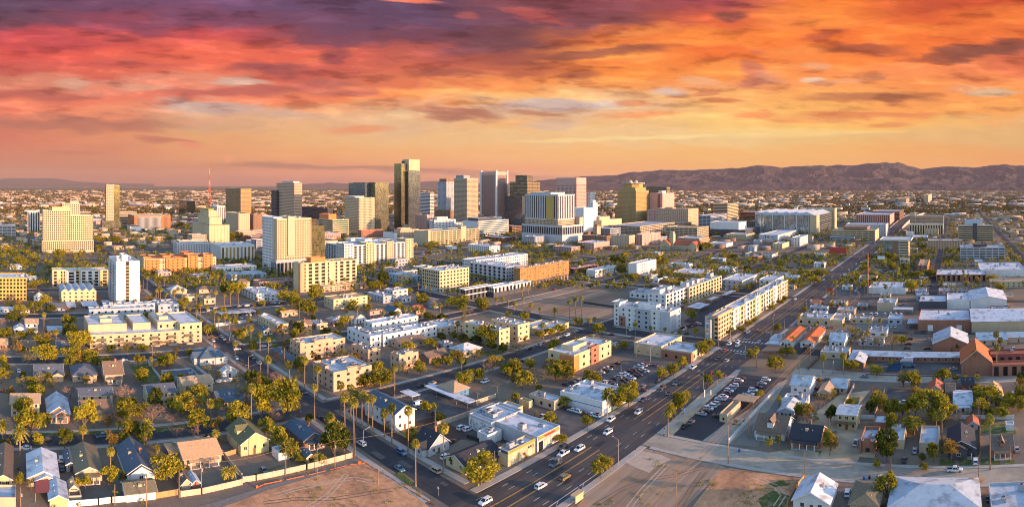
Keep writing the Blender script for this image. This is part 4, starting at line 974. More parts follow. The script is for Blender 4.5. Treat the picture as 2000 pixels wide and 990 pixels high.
        for (px, py) in ps:
            po = MB(); po.box(px - .14, py - .14, .25, px + .14, py + .14, 2.45); po.build('porch_post', TRIM, root)
        fb = MB(); fb.box(fl[0], fl[1], 0, fl[2], fl[3], .25); fb.build('porch_floor', CONC, root)
    if r < 420:                                 # vents and a cooler on the roof
        for k in range(2):
            vb = MB(); u = (.3, .66)[k]; vx, vy = (L * u, Wd * .3) if ridge != 'B' else (L * .3, Wd * u)
            zz = hw + up * .6; vb.tube((vx, vy, zz - .25), (vx, vy, zz + .45), .16, None, 6); vb.build('roof_vent', roofmat('white'), ro)
    if r < 460 and rnd.random() < .5:           # an evaporative cooler on the slope
        cb = MB(); q = .35 if ridge != 'B' else .4; cx_, cy_ = (L * .5, Wd * .3) if ridge != 'B' else (L * .3, Wd * .5); zz = hw + up * .6; cb.box(cx_ - .55, cy_ - .55, zz - .5, cx_ + .55, cy_ + .55, zz + .75); cb.build('roof_cooler', wallmat('sand'), ro)
    root['dims'] = (L, Wd, hw, up)
    return root

def flat(name, label, cat, short, tile, x, y, xl, xr, h, wall, roof='white', fx='q', fy='q', LA=None, LB=None, units=3, **kw):
    px, py = P(tile, x, y); f = lambda v: None if v is None else P(tile, v, 0)[0]
    if 'vols' in kw: kw['vols'] = [(a, b_, c, d, None if e is None else py - e * (py - HZ) / CAMH, py - g_ * (py - HZ) / CAMH, w, s1, s2) for (a, b_, c, d, e, g_, w, s1, s2) in kw['vols']]
    return tower(name, label, cat, short, px, py, f(xl), f(xr), py - h * (py - HZ) / CAMH, wall, roof, fx, fy, LA, LB, units=units, parapet=kw.pop('parapet', 0.7), **kw)

def canopy(label, tile, x, y, xl, xr, h, roof='white', LA=None, LB=None, slope=0.0, cat='carport', name='carport'):
    X0, Y0, X1, Y1 = solve(tile, x, y, xl, xr, LA, LB); L, Wd = X1 - X0, Y1 - Y0
    root = thing(name, label, cat, (X0, Y0, 0)); occupy(X0, Y0, X1, Y1)
    b = MB(); b.box(0, 0, h - .22, L, Wd, h); b.build('roof', roofmat(roof), root)
    n = max(2, round(max(L, Wd) / 6))
    for i in range(n):
        for s in (.12, .88):
            u = .04 + .92 * i / (n - 1); px, py = (L * u, Wd * s) if L > Wd else (L * s, Wd * u)
            pb = MB(); pb.tube((px, py, 0), (px, py, h - .22), .09, None, 6); pb.build('post', surf('post_steel', (.3,.3,.3), .5), root)
    return root

# ---- bottom left: the row between the alley and the street
house('brown hip-roofed house cut by the picture edge, yellow back wall', '30', -40, 850, None, 90, 3.4, 'B', 'yellow', 'brown', LB=24, pitch=.5, short='the brown-roofed edge house', name='house')
house('white metal-roofed bungalow with a tan brick rear', '30', 218, 832, None, 450, 3.0, 'B', 'tan', 'white', LB=17, pitch=.42, cross=('-y', .25, .95, 2.2), short='the white metal-roofed bungalow')
house('house under one big olive shingle roof with a rear porch', '30', 590, 800, None, 790, 3.2, 'B', 'tan', 'olive', LB=19, pitch=.42, porch='-y', short='the big olive-roofed house')
house('white stucco house with dark slate cross-gabled roof and arched gable window', '30', 985, 806, None, 1195, 3.2, 'B', 'white', 'slate', LB=21, pitch=.62, cross=('-y', .1, .9, .6), short='the white cross-gabled house', chimney=True)
house('salmon-roofed ranch house with a long rear porch', '30', 1425, 688, None, 1712, 3.0, 'A', 'peach', 'salmon', LB=15, pitch=.36, porch='-y', wy=4, short='the salmon-roofed ranch house')
canopy('salmon lean-to carport attached beside the ranch house', '30', 1310, 640, None, 1400, 2.8, 'salmon', LB=9)
house('two-storey yellow house with olive-green gable roof and white dormer', '30', 1862, 600, None, 2080, 4.6, 'B', 'yellow', 'green', LB=15, pitch=.6, dormer=True, short='the olive-green gabled house', wy=3)
house('grey-roofed white garage block along the alley', '30', 978, 956, None, 1205, 2.7, 'A', 'white', 'olive', LB=8, pitch=.35, name='garage', cat='garage', wx=0, wy=0, door=False, short='the white alley garages')
house('small barn shed with brown gambrel-like roof by the alley wall', '30', 1405, 862, None, 1478, 2.2, 'B', 'tan', 'brown', LB=7, pitch=.9, name='shed', cat='shed', wx=0, wy=0, door=False)
house('pale-roofed twin shed beside the brown barn shed', '30', 1484, 856, None, 1545, 2.0, 'B', 'brick', 'metal', LB=6, pitch=.8, name='shed', cat='shed', wx=0, wy=0, door=False)
house('yellow garage with a light blue-grey metal roof', '30', 385, 1000, None, 520, 2.8, 'B', 'yellow', 'metal', LB=10, pitch=.45, name='garage', cat='garage', wx=0, wy=0, door=False, short='the yellow garage')
flat('garage', 'tan flat-roofed double garage at the lower edge of the picture', 'garage', 'the tan double garage', '30', -30, 990, None, 122, 3.0, 'tan', 'metal', None, None, LB=8, units=0)
house('little dome-roofed garden shed between two yards', '30', 540, 900, None, 602, 2.2, 'B', 'cream', 'tan', LB=5, pitch=.9, name='shed', cat='shed', wx=0, wy=0, door=False)
flat('shed', 'low brown storage shed under the dome-roofed shed', 'shed', 'the low storage shed', '30', 535, 955, None, 630, 2.0, 'tan', 'brown', None, None, LB=4, units=0)
p0 = at(*P('30', 275, 950)); s = thing('shade_sail', 'maroon shade sail stretched between poles in a back yard', 'shade sail', (p0.x, p0.y, 0))
b = MB(); b.poly([(0,0,2.6),(4.6,0,3.0),(4.3,8,3.6),(.2,8,3.2)]); b.poly([(0,0,2.56),(.2,8,3.16),(4.3,8,3.56),(4.6,0,2.96)]); b.build('sail', surf('maroon_canvas', (.27,.07,.06), .9), s)
for q in ((0,0,2.6),(4.6,0,3.0),(4.3,8,3.6),(.2,8,3.2)): b = MB(); b.tube((q[0],q[1],0), q, .07, None, 6); b.build('pole', surf('post_steel', (.3,.3,.3), .5), s)
house('dark-roofed narrow outbuilding left of the big olive-roofed house', '30', 515, 720, None, 575, 2.8, 'B', 'grey', 'slate', LB=10, pitch=.5, name='garage', cat='garage')
# far side of that street
house('two-storey yellow apartment house with tan roof behind the street trees', '30', 85, 292, None, 305, 5.8, 'A', 'cream', 'tan', LB=11, pitch=.4, rows=2, wy=4, short='the yellow tan-roofed house')
house('bungalow with a blue-grey metal roof and brown timbered porch gable', '30', 372, 330, None, 540, 3.3, 'B', 'brown', 'metal', LB=18, pitch=.62, porch='-y', dormer=False, cross=('-y', .3, .95, 2.0), short='the blue-grey metal-roofed bungalow')
house('brown bungalow with a small front gable under the trees', '30', 625, 318, None, 865, 3.2, 'A', 'tan', 'brown', LB=12, pitch=.5, cross=('-y', .4, .8, 1.5), short='the brown bungalow')
house('two-storey grey-roofed flats behind the brown bungalow', '30', 618, 232, None, 870, 5.8, 'A', 'cream', 'slate', LB=10, pitch=.35, rows=2, wy=4, short='the grey-roofed flats')
house('two-storey cream flats with dark roof behind round trees', '30', 1150, 215, None, 1360, 5.8, 'A', 'cream', 'slate', LB=12, pitch=.35, rows=2, wy=4, short='the cream dark-roofed flats')
house('two-storey flats with tan roof and an outside stair', '30', 1420, 148, None, 1648, 5.8, 'A', 'cream', 'tan', LB=12, pitch=.35, rows=2, wy=4, short='the tan-roofed flats')
house('low house with slate-blue roof near the street corner', '30', 1700, 240, None, 1890, 3.2, 'A', 'tan', 'blue', LB=13, pitch=.45, short='the low slate-blue house')
house('grey-brown ranch house with a tan front gable', '20', 268, 968, None, 488, 3.2, 'A', 'tan', 'slate', LB=13, pitch=.5, cross=('-y', .6, 1.0, 2.0), short='the grey-brown ranch house')
house('dark hip-roofed house with a white porch gable', '20', 562, 975, None, 750, 3.2, 'hip', 'tan', 'slate', LB=16, pitch=.5, cross=('-y', .45, .8, 3.0), short='the dark hip-roofed house')
house('brick house with red-brown roof, chimney and white columned porch', '20', 812, 985, None, 952, 4.6, 'A', 'tan', 'brown', LB=13, pitch=.7, porch='-y', chimney=True, short='the red-brown roofed house')
house('ornate pale house with blue hip roof and white belfry', '20', 1548, 850, 1490, 1760, 3.8, 'hip', 'pale', 'blue', LB=None, pitch=.6, cross=('-x', .2, .7, 2.5), chimney=True, short='the ornate blue-roofed house')
house('white gabled portico in front of the ornate house', '20', 1720, 945, 1680, 1835, 3.0, 'B', 'white', 'pale', LB=4, pitch=.6, name='portico', cat='portico', wx=0, wy=0)
flat('house', 'low house with a flat black roof behind a long wall', 'house', 'the flat black-roofed house', '20', 1290, 985, None, 1530, 3.0, 'grey', 'slate', None, 'w', LB=12, units=1)
house('small brown house with tan roof between leafy trees', '20', 165, 735, None, 268, 3.0, 'A', 'tan', 'brown', LB=11, pitch=.4, short='the small brown house')
house('tan house at the picture edge beside a bare tree', '20', -30, 725, None, 55, 3.0, 'A', 'peach', 'salmon', LB=10, pitch=.5)
house('two-storey white house with beige roof and small porch', '20', 198, 592, None, 292, 6.0, 'A', 'white', 'tan', LB=9, pitch=.5, rows=2, porch='-y', short='the two-storey white house')
house('little white house with pale blue roof', '20', 108, 602, None, 198, 3.0, 'B', 'white', 'metal', LB=9, pitch=.5)
house('low house with a flat blue metal roof among trees', '20', 372, 606, None, 478, 2.8, 'A', 'pale', 'metal', LB=11, pitch=.15)
house('blue-painted house half hidden under a big tree', '20', 440, 735, None, 530, 3.0, 'A', 'blue', 'slate', LB=9, pitch=.5)
house('house with grey roof near the long low motel', '20', 385, 430, None, 505, 3.0, 'A', 'pale', 'slate', LB=10, pitch=.5)
house('white gabled house with chimney behind the yellow office', '20', 262, 352, None, 340, 5.0, 'B', 'white', 'brown', LB=13, pitch=.7, short='the white steep-gabled house')
house('long low motel with blue-grey roof at the left edge', '20', -40, 440, None, 230, 2.8, 'A', 'pale', 'metal', LB=9, pitch=.25, wy=8, name='motel', cat='motel', short='the long low motel')
flat('office_block', 'olive-yellow five-storey office with a metal screen over its front', 'office', 'the olive-yellow office', '20', -60, 345, None, 205, 20, 'gold', 'white', 'p', 's', LB=26, units=3)
t = flat('townhouse_row', 'row of cream townhouses with small scalloped gables', 'townhouses', 'the scalloped townhouses', '20', 475, 360, 455, 745, 9.5, 'cream', 'metal', 'q', 'q', LB=None, units=0, parapet=0.3)
L, Wd, H = t['dims']
for i in range(5):
    b = MB(); gable_roof(b, L * i / 5, 0, L * (i + 1) / 5, Wd, H - .3, 2.2, 'B', .2); o = b.build('gable_roof', roofmat('metal'), t)
    b = MB(); b.poly([(L * i / 5, .02, H - .4), (L * (i + 1) / 5, .02, H - .4), (L * (i + .5) / 5, .02, H + 1.8)]); b.build('gable', wallmat('cream'), t)
flat('apartment_block', 'yellow four-storey apartments with white balconies', 'apartment block', 'the yellow balcony apartments', '20', 405, 238, None, 838, 16, 'yellow', 'white', 'h', 'h', LB=18, units=5, vols=[(.25, -.06, .42, .1, None, 15.2, 'white', None, 'h'), (.5, -.06, .84, .1, None, 15.6, 'white', None, 'h'), (0, -.04, .2, .1, None, 16.4, 'cream', None, 'h')])
t = flat('apartment_tower', 'tall plain white apartment tower with a balcony slot down its middle', 'apartment tower', 'the tall plain white tower', '20', 897, 392, 840, 1080, 37, 'white', 'white', 'h', None, units=2, parapet=1.2, vols=[(.35, .3, .6, .6, 35.9, 41, 'white', None, None), (.05, .05, .2, .2, 35.9, 39, 'pale', None, None)])
L, Wd, H = t['dims']
b = MB(); b.box(L * .42, -.06, 3, L * .55, -.02, H - .3); b.build('slot', DARKIN, t)  # dark strip on the wall face, painted in for the slot's shade
for i in range(12):
    b = MB(); z = 3 + i * (H - 5) / 12; b.box(L * .42, -.9, z, L * .55, -.06, z + .15); b.box(L * .42, -.95, z, L * .55, -.88, z + 1.0); b.build('balcony', wallmat('olive'), t)
for i in range(12):
    for s in (.2, .6):
        b = MB(); z = 2.5 + i * (H - 5) / 12; b.box(-1.2, Wd * s, z, -.02, Wd * (s + .26), z + .15); b.box(-1.25, Wd * s, z, -1.15, Wd * (s + .26), z + 1.0); b.build('balcony', wallmat('pale'), t)
for (x, xr, y) in ((520, 592, 418), (640, 765, 412), (805, 875, 404)): canopy({520: 'slim white carport roof left of the tall white tower', 640: 'broad white carport roof before the tall white tower', 805: 'white carport roof against the tall white tower'}[x], '20', x, y, None, xr, 2.6, 'white', LB=20)
for (y, xr, xl0, lb, h, lab, sh) in ((495, 1195, 690, 9, 8, 'front row of blue-grey townhouses with roof vents', 'the front blue-grey townhouses'), (470, 1200, 800, 8, 9, 'rear row of blue-grey townhouses with a brown roof edge', 'the rear blue-grey townhouses'), (455, 1385, 1225, 22, 7.5, 'short block of blue-grey townhouses by the palm street', 'the short blue-grey townhouses')):
    flat('townhouse_row', lab, 'townhouses', sh, '20', xl0, y, None, xr, h, 'bluegrey', 'metal', 'q', 'q', LB=lb, units=8)
# the tan condominiums
t = flat('condominium', 'long tan condominium block with stepped parapets, awnings and roof terraces', 'condominiums', 'the long tan condominiums', '20', 697, 716, 648, 1562, 8.5, 'sand', 'white', 'q', 'q', units=0, vols=[(.0, .25, .34, 1.0, 7.8, 12.5, 'sand', 'q', None), (.4, .28, .56, 1.0, 7.8, 12.2, 'sand', None, None), (.62, .22, .8, 1.0, 7.8, 12.6, 'sand', None, 'q'), (.8, .02, 1.0, 1.0, 7.8, 12.4, 'cream', None, 'q'), (.12, .45, .22, .7, 12, 14.2, 'cream', None, None), (.66, .45, .74, .7, 12, 14.2, 'cream', None, None)])
L, Wd, H = t['dims']
for i in range(6):
    b = MB(); x = L * (.06 + .155 * i); b.poly([(x, -2.2, 4.6), (x + 5.5, -2.2, 4.6), (x + 5.5, 0, 5.8), (x, 0, 5.8)]); b.poly([(x, -2.2, 4.5), (x, 0, 5.7), (x + 5.5, 0, 5.7), (x + 5.5, -2.2, 4.5)]); b.build('awning', roofmat('olive'), t)
    b = MB(); b.box(x, -3.2, 0, x + 5.5, -.1, .9); b.build('terrace_wall', wallmat('sand'), t)
# orange apartments
t = flat('apartment_block', 'orange and cream five-storey apartments with dark red tile roof bays', 'apartment block', 'the orange apartments', '20', 1112, 140, 1062, 1668, 17, 'sand', 'red', 'q', 'q', units=0, vols=[(a, -.06, c, .3, None, z, 'orange', None, 'q') for (a, c, z) in ((.02, .2, 16.5), (.3, .42, 16.8), (.42, .56, 17.4), (.6, .74, 19.5), (.82, .95, 20))] + [(.95, -.04, 1.0, .2, None, 16, 'cream', None, 'q'), (.02, .3, .12, .9, 16.4, 18, 'orange', None, None), (.3, .4, .42, .9, 16.4, 18.4, 'orange', None, None), (.6, .4, .74, .9, 16.4, 20.4, 'orange', None, None)])
L, Wd, H = t['dims']
for (a, c) in ((.2, .3), (.56, .6), (.74, .82)):
    b = MB(); b.poly([(L * a, -.8, H - 4.5), (L * c, -.8, H - 4.5), (L * c, Wd * .25, H + .4), (L * a, Wd * .25, H + .4)]); b.poly([(L * a, -.8, H - 4.7), (L * a, Wd * .25, H + .2), (L * c, Wd * .25, H + .2), (L * c, -.8, H - 4.7)]); b.build('mansard_roof', surf('dark_red_tile', (.22,.045,.035), .8, .25, 1.5), t)
# between the towers and the palm street
house('house with a grey hip roof among fan palms', '20', 1320, 300, 1290, 1445, 3.6, 'hip', 'cream', 'pale', pitch=.5, short='the grey hip house among palms')
house('house with a brown hip roof and blue porch roof', '20', 1540, 290, 1515, 1648, 3.6, 'hip', 'tan', 'brown', pitch=.5, short='the brown hip-roofed house')
house('tall brick house with a brown pyramid roof', '20', 1835, 252, 1812, 1932, 5.6, 'hip', 'peach', 'brown', pitch=.7, rows=2, short='the tall brick pyramid-roofed house')
flat('shop', 'white and red corner shop behind palms', 'shop', 'the white and red corner shop', '20', 1432, 352, 1420, 1555, 4.2, 'cream', 'salmon', 'q', 'q', LB=12)
flat('house', 'flat tan house behind a row of palms', 'house', 'the flat tan palm house', '20', 1580, 376, 1572, 1668, 5, 'tan', 'tan', 'q', 'q', LB=12)
canopy('long blue-white carport roof over parked cars', '20', 1705, 478, None, 1985, 2.7, 'metal', LB=8)
house('small red-roofed stucco house inside a white wall', '20', 1800, 640, None, 1872, 3, 'A', 'white', 'red', LB=8, pitch=.5)
flat('warehouse', 'blue-white flat warehouse before the courthouse', 'warehouse', 'the blue-white warehouse', '20', 1790, 190, 1770, 2060, 6, 'bluegrey', 'metal', 'q', 'q', LB=22)
flat('shop', 'white low shop row behind the orange apartments', 'shop', 'the white low shop row', '20', 1670, 138, None, 1985, 7, 'white', 'white', 'q', 'q', LB=20)
for (xx, xr, lab, sh) in ((5, 98, 'left two-storey white motel wing with an outside gallery', 'the left white motel wing'), (108, 200, 'right two-storey white motel wing with an outside gallery', 'the right white motel wing')):
    flat('motel', lab, 'motel', sh, '21', xx, 350, None, xr, 6.5, 'white', 'white', 'h', 'q', LB=34)
# ---- second tile row, middle left
flat('apartment_block', 'tan eight-storey apartment slab with balcony bays and a brick base', 'apartment block', 'the tan eight-storey slab', '21', 345, 282, 290, 780, 27, 'cream', 'tan', None, 'h', units=5, vols=[(-.005, -.03, .06, .3, None, 26.5, 'salmon', None, None), (.0, .3, .02, .7, None, 27.5, 'cream', None, None), (.2, .2, .45, .8, 26, 31, 'orange', None, None), (.42, -.03, .6, .3, None, 27, 'cream', None, 'h'), (.3, -.7, 1.15, -.1, None, 5.5, 'peach', None, 'q')])
flat('shop', 'red stucco low building with a pale roof beside the motel wings', 'shop', 'the red stucco building', '21', 25, 245, None, 292, 5.5, 'pink', 'brown', 'w', 'w', LB=16)
flat('apartment_block', 'modern cream two-storey flats raised above a parking level', 'apartment block', 'the raised cream flats', '21', 600, 418, 525, 862, 8.6, 'cream', 'salmon', 'w', 'w', base=2.5, units=4)
flat('apartment_block', 'grey two-storey flats with a flat roof behind the raised cream flats', 'apartment block', 'the grey two-storey flats', '21', 985, 368, 862, 1075, 6, 'grey', 'metal', 'q', 'q')
flat('house', 'small grey flat-roofed house by utility poles', 'house', 'the small grey house', '21', 1130, 366, 1095, 1196, 5, 'pale', 'slate', 'q', 'q')
flat('pavilion', 'white two-storey glass pavilion with overhanging white roof', 'pavilion', 'the first glass pavilion', '21', 1618, 348, 1582, 1828, 10, 'dark', 'white', 's', 'V', units=0, vols=[(-.03, -.06, 1.03, 1.05, 9.4, 10.4, 'white', None, None), (-.02, -.02, 1.02, 1.02, 4.6, 5.4, 'white', None, None)])
flat('pavilion', 'second white pavilion with a black glass ground floor', 'pavilion', 'the second glass pavilion', '21', 1840, 322, 1786, 2125, 9, 'pale', 'white', 's', 'V', units=2, vols=[(-.01, -.015, 1.01, 1.0, None, 4.2, 'dark', None, None), (-.03, -.06, .5, 1.05, 8.6, 9.8, 'white', None, None)])
# the big U-shaped apartments
flat('apartment_block', 'cream six-storey wing of the U-shaped apartments', 'apartment block', 'the cream six-storey wing', '21', 1420, 282, 1286, 1648, 20, 'cream', 'white', 's', 'p', units=12, base=0, vols=[(-.02, .0, .03, 1.0, None, 3.6, 'grey', None, None)])
flat('apartment_block', 'shaded grey connecting wing with balconies', 'apartment block', 'the shaded connecting wing', '21', 1936, 226, 1650, 2070, 18, 'pale', 'white', 'h', 'p', units=14)
flat('apartment_block', 'brown brick six-storey wing over a dark arcade', 'apartment block', 'the brown brick wing', '22', 62, 258, 15, 440, 20, surf('brown_brick', (.29,.16,.07), .9, .2, .6), 'white', 'p', 'p', units=12, base=6, vols=[(.22, -.025, 1.0, .02, None, 5.8, 'dark', None, 'V')], gl=GOLDGL)
flat('apartment_block', 'long white-roofed back wing behind the cream wing', 'apartment block', 'the long back wing', '21', 1700, 130, 1640, 2100, 14, 'white', 'white', 'p', 'p', units=10, LB=22)
flat('clinic', 'blue-grey and yellow two-storey building with sloping canopies', 'clinic', 'the blue and yellow building', '21', 1165, 222, 1024, 1278, 8, 'bluegrey', 'white', 'w', 'w', vols=[(-.02, .0, .35, .45, None, 8.6, 'yellow', 'w', 'w')])
house('gabled house with tan and white front gables', '21', 760, 528, 682, 855, 3.4, 'B', 'white', 'tan', pitch=.6, cross=('-x', .1, .5, 1.5), short='the tan and white gabled house')
house('two-storey brick house with hip roof and white porch', '21', 880, 492, 860, 988, 6, 'hip', 'pink', 'brown', pitch=.5, rows=2, porch='-y', short='the brick porch house')
house('blue-roofed house with white gable', '21', 1060, 472, 985, 1130, 4, 'B', 'pale', 'blue', pitch=.6)
house('house with red-brown roof and pale gable among palms', '21', 1240, 458, 1180, 1312, 4, 'A', 'peach', 'red', pitch=.5)
house('low brown-roofed house behind dark hedges', '21', 1380, 405, 1335, 1465, 3.6, 'A', 'pale', 'brown', pitch=.5)
house('pink Tudor house with steep front gables', '21', 305, 582, 278, 432, 4, 'A', 'pink', 'brown', pitch=.8, cross=('-y', .3, .7, 1.2), chimney=True, short='the pink Tudor house')
house('house with an orange-tan tiled roof beside a round tree', '21', 200, 475, 178, 322, 3.4, 'A', 'tan', 'salmon', pitch=.4)
flat('apartment_block', 'long cream two-storey flats stepping down along a path', 'apartment block', 'the long cream flats', '21', 165, 605, 15, 252, 6.5, 'cream', 'white', 'q', 'q', units=3)
house('small white house with blue roof and dark porch', '21', 60, 615, 28, 128, 3.2, 'B', 'white', 'blue', pitch=.5)
flat('house', 'flat tan house with roof units', 'house', 'the flat tan house with roof units', '21', 470, 572, 405, 556, 4.2, 'tan', 'white', 'w', 'w')
flat('house', 'flat pinkish duplex with a driveway', 'house', 'the flat pinkish duplex', '21', 600, 545, 540, 716, 4, 'pink', 'white', 'w', 'w')
# white courtyard flats
flat('apartment_block', 'long white two-storey flats with small square windows', 'apartment block', 'the long white flats', '21', 985, 702, 972, 1402, 7.5, 'white', 'white', 'q', 'q', LB=11, units=8)
flat('apartment_block', 'white end wing of the courtyard flats facing the street', 'apartment block', 'the white end wing', '21', 885, 722, 706, 968, 8, 'white', 'white', 'q', 'q', units=6)
flat('apartment_block', 'rear white wing across the courtyard', 'apartment block', 'the rear white wing', '21', 900, 600, 880, 1255, 7, 'white', 'white', 'w', 'q', LB=10, units=6)
flat('apartment_block', 'low tan flats with white roofs beyond the white courtyard flats', 'apartment block', 'the low tan flats', '21', 1420, 622, 1270, 1612, 5.5, 'tan', 'white', 'q', 'q', units=6)
flat('apartment_block', 'cream three-storey block with white corner towers', 'apartment block', 'the cream three-storey block', '21', 1880, 712, 1605, 1962, 11, 'cream', 'white', 'w', 'w', units=6, vols=[(.0, .35, .5, .55, None, 11.8, 'peach', 'w', None)])
flat('apartment_block', 'cream three-storey block with a white stair front, farther of the pair', 'apartment block', 'the farther cream block', '22', 45, 668, -160, 135, 11, 'cream', 'white', 'w', 'w', units=8)
flat('office_block', 'low beige office with flat pale roofs and a drive', 'office', 'the low beige office', '22', 235, 620, 135, 440, 4, 'cream', 'metal', None, 'w', units=3, vols=[(.05, .9, .8, 1.7, None, 4.4, 'sand', 'w', 'w')])
# mission-style tan buildings
for (tl, x, y, xl, xr, h, lab, sh) in (('21', 345, 812, 262, 690, 9.5, 'tan mission-style flats with curved parapets, rear one by the white flats', 'the rear mission flats'), ('21', 868, 838, 738, 962, 7.5, 'tan mission-style wing left of a small courtyard', 'the left mission wing'), ('21', 1108, 892, 1040, 1256, 8.5, 'tan mission-style wing right of a small courtyard', 'the right mission wing')):
    flat('apartment_block', lab, 'apartment block', sh, tl, x, y, xl, xr, h, 'peach', 'metal', 'q', 'q', units=5, vols=[(-.02, .3, .06, .7, h - .8, h + 1, 'peach', None, None), (.3, -.02, .7, .05, h - .8, h + 1, 'peach', None, None), (-.01, -.02, .08, .08, None, h + .8, 'peach', None, None)])
flat('apartment_block', 'tan mission-style block on the corner behind the fan palms', 'apartment block', 'the corner mission block', '31', 600, 102, 440, 895, 9.5, 'peach', 'metal', 'q', 'q', units=8, vols=[(-.02, .35, .06, .7, 8.6, 10.6, 'peach', None, None), (.35, -.02, .7, .05, 8.6, 10.6, 'peach', None, None)])
house('brown-roofed flats behind the white courtyard flats', '21', 1130, 728, 1020, 1320, 3.6, 'A', 'tan', 'brown', LB=12, pitch=.3)
house('brown gabled house with a chimney in a tree-filled yard', '21', 1335, 832, 1268, 1482, 3.4, 'A', 'brown', 'brown', pitch=.5, chimney=True, short='the brown gabled yard house')
house('house with a pale hip roof and roof coolers', '21', 1605, 790, 1500, 1742, 3.4, 'hip', 'cream', 'pale', pitch=.5, short='the pale hip-roofed house')
flat('house', 'small grey flat house with a carport', 'house', 'the small grey flat house', '21', 1450, 725, 1390, 1520, 3.4, 'grey', 'metal', 'w', 'w')
house('grey-roofed house with brick gable end and white barge boards', '21', 285, 862, 130, 350, 3.2, 'B', 'brick', 'slate', pitch=.5, short='the grey-roofed brick-gabled house')
# ---- around the corner with the tall palms
house('craftsman bungalow with a broad blue roof and white-edged gable', '31', 370, 545, 228, 520, 3.4, 'B', 'brown', 'blue', pitch=.55, porch='-y', cross=('-y', .55, 1.0, 1.8), chimney=True, short='the broad blue-roofed bungalow')
flat('shed', 'white flat-roofed shed by the alley wall', 'shed', 'the white flat shed', '31', 175, 640, 122, 255, 3, 'white', 'metal', None, None, units=0)
house('small grey-roofed cottage shed inside the wall', '31', 392, 655, 335, 450, 2.4, 'B', 'yellow', 'slate', pitch=.6, name='shed', cat='shed', wx=1, wy=1)
house('long white three-storey gabled flats with dark roof and skylights', '31', 1075, 412, 845, 1228, 7.2, 'B', 'white', 'blue', pitch=.5, rows=2, wx=6, wy=2, short='the long white gabled flats')
house('dark-shingled cottage with steep white-edged gables', '31', 1335, 605, 1222, 1495, 3.2, 'B', 'grey', 'black', pitch=.8, cross=('-x', .1, .55, 2.2), chimney=True, short='the dark steep-gabled cottage')
house('cream bungalow with a black roof and a corner porch', '31', 1620, 745, 1470, 1890, 3.0, 'A', 'cream', 'black', pitch=.45, porch='-y', short='the black-roofed cream bungalow')
house('derelict bright blue shack with a ruined tan roof', '31', 1530, 162, 1408, 1648, 3.4, 'hip', surf, 'tan', pitch=.6, short='the bright blue shack') if False else house('derelict bright blue shack with a ruined tan roof', '31', 1530, 162, 1408, 1648, 3.4, 'hip', 'blue', 'tan', pitch=.6, short='the bright blue shack')
canopy('very long white carport roof over a sunken lot', '31', 1640, 242, 1300, 1708, 3.0, 'white')
canopy('small white flat canopy beside a parked van', '31', 1205, 192, 1112, 1272, 3.2, 'white')
# shop row on the avenue
flat('shop', 'white-roofed muralled shop with a terrace beside the parking yard', 'shop', 'the muralled shop', '31', 1820, 455, 1645, 2060, 6.0, 'pale', 'white', None, None, units=5, LB=None)
S_B = flat('shop', 'flat avenue shop with red lettering over cream windows', 'shop', 'the red-lettered shop', '32', 195, 568, -330, 372, 5.8, 'pale', 'white', None, None, units=6)
S_A = flat('shop', 'low avenue shop with a green and blue fascia', 'shop', 'the green-fascia shop', None or '31', 1948, 682, 1870, 2160, 5.4, 'sand', 'white', None, None, units=5)
flat('shop', 'small white flat store room with an ivy wall', 'shop', 'the small ivy store', '31', 1790, 520, 1712, 1900, 4.2, 'white', 'white', None, None, units=2)
flat('garage', 'big white auto workshop with a blue stripe', 'workshop', 'the white blue-striped workshop', '32', 700, 288, 372, 890, 6.2, 'white', 'white', None, None, units=4)
flat('shop', 'small tan shop overgrown with ivy at its roof edge', 'shop', 'the small ivy-edged shop', '32', 325, 246, 130, 398, 4.2, 'tan', 'white', 'q', 'w', units=2)
flat('shed', 'little tan block shed beside the ivy-edged shop', 'shed', 'the little tan block shed', '32', 130, 228, 55, 162, 3, 'cream', 'tan', None, None, units=0)
flat('shed', 'flat cream outbuilding with an orange floor yard', 'shed', 'the flat cream outbuilding', '32', 28, 292, -90, 85, 3.4, 'cream', 'white', None, None, units=0)
# modern buildings by the curved lot
t = flat('clinic', 'modern two-tone building with cream upper storey and orange brick corner', 'clinic', 'the modern two-tone building', '22', 480, 897, 278, 768, 9, 'cream', 'white', 'w', 'w', units=3, vols=[(-.012, -.012, .12, .5, None, 8.2, 'orange', None, None), (-.02, .5, .0, 1.0, None, 3.6, 'grey', 'w', None), (.42, -.03, .62, .1, None, 9.8, 'brick', None, 'w'), (.2, .35, .55, .8, 8.2, 11, 'cream', None, None)])
t = flat('clinic', 'single-storey tan and brick building with a white roof', 'clinic', 'the tan and brick building', '22', 1392, 822, 945, 1440, 5.6, 'cream', 'white', 'w', 'w', units=5, LA=18, vols=[(-.06, .0, .1, .5, None, 5.0, 'brick', 'w', None), (.0, .52, 1.5, 1.0, None, 6.6, 'sand', 'w', None)])
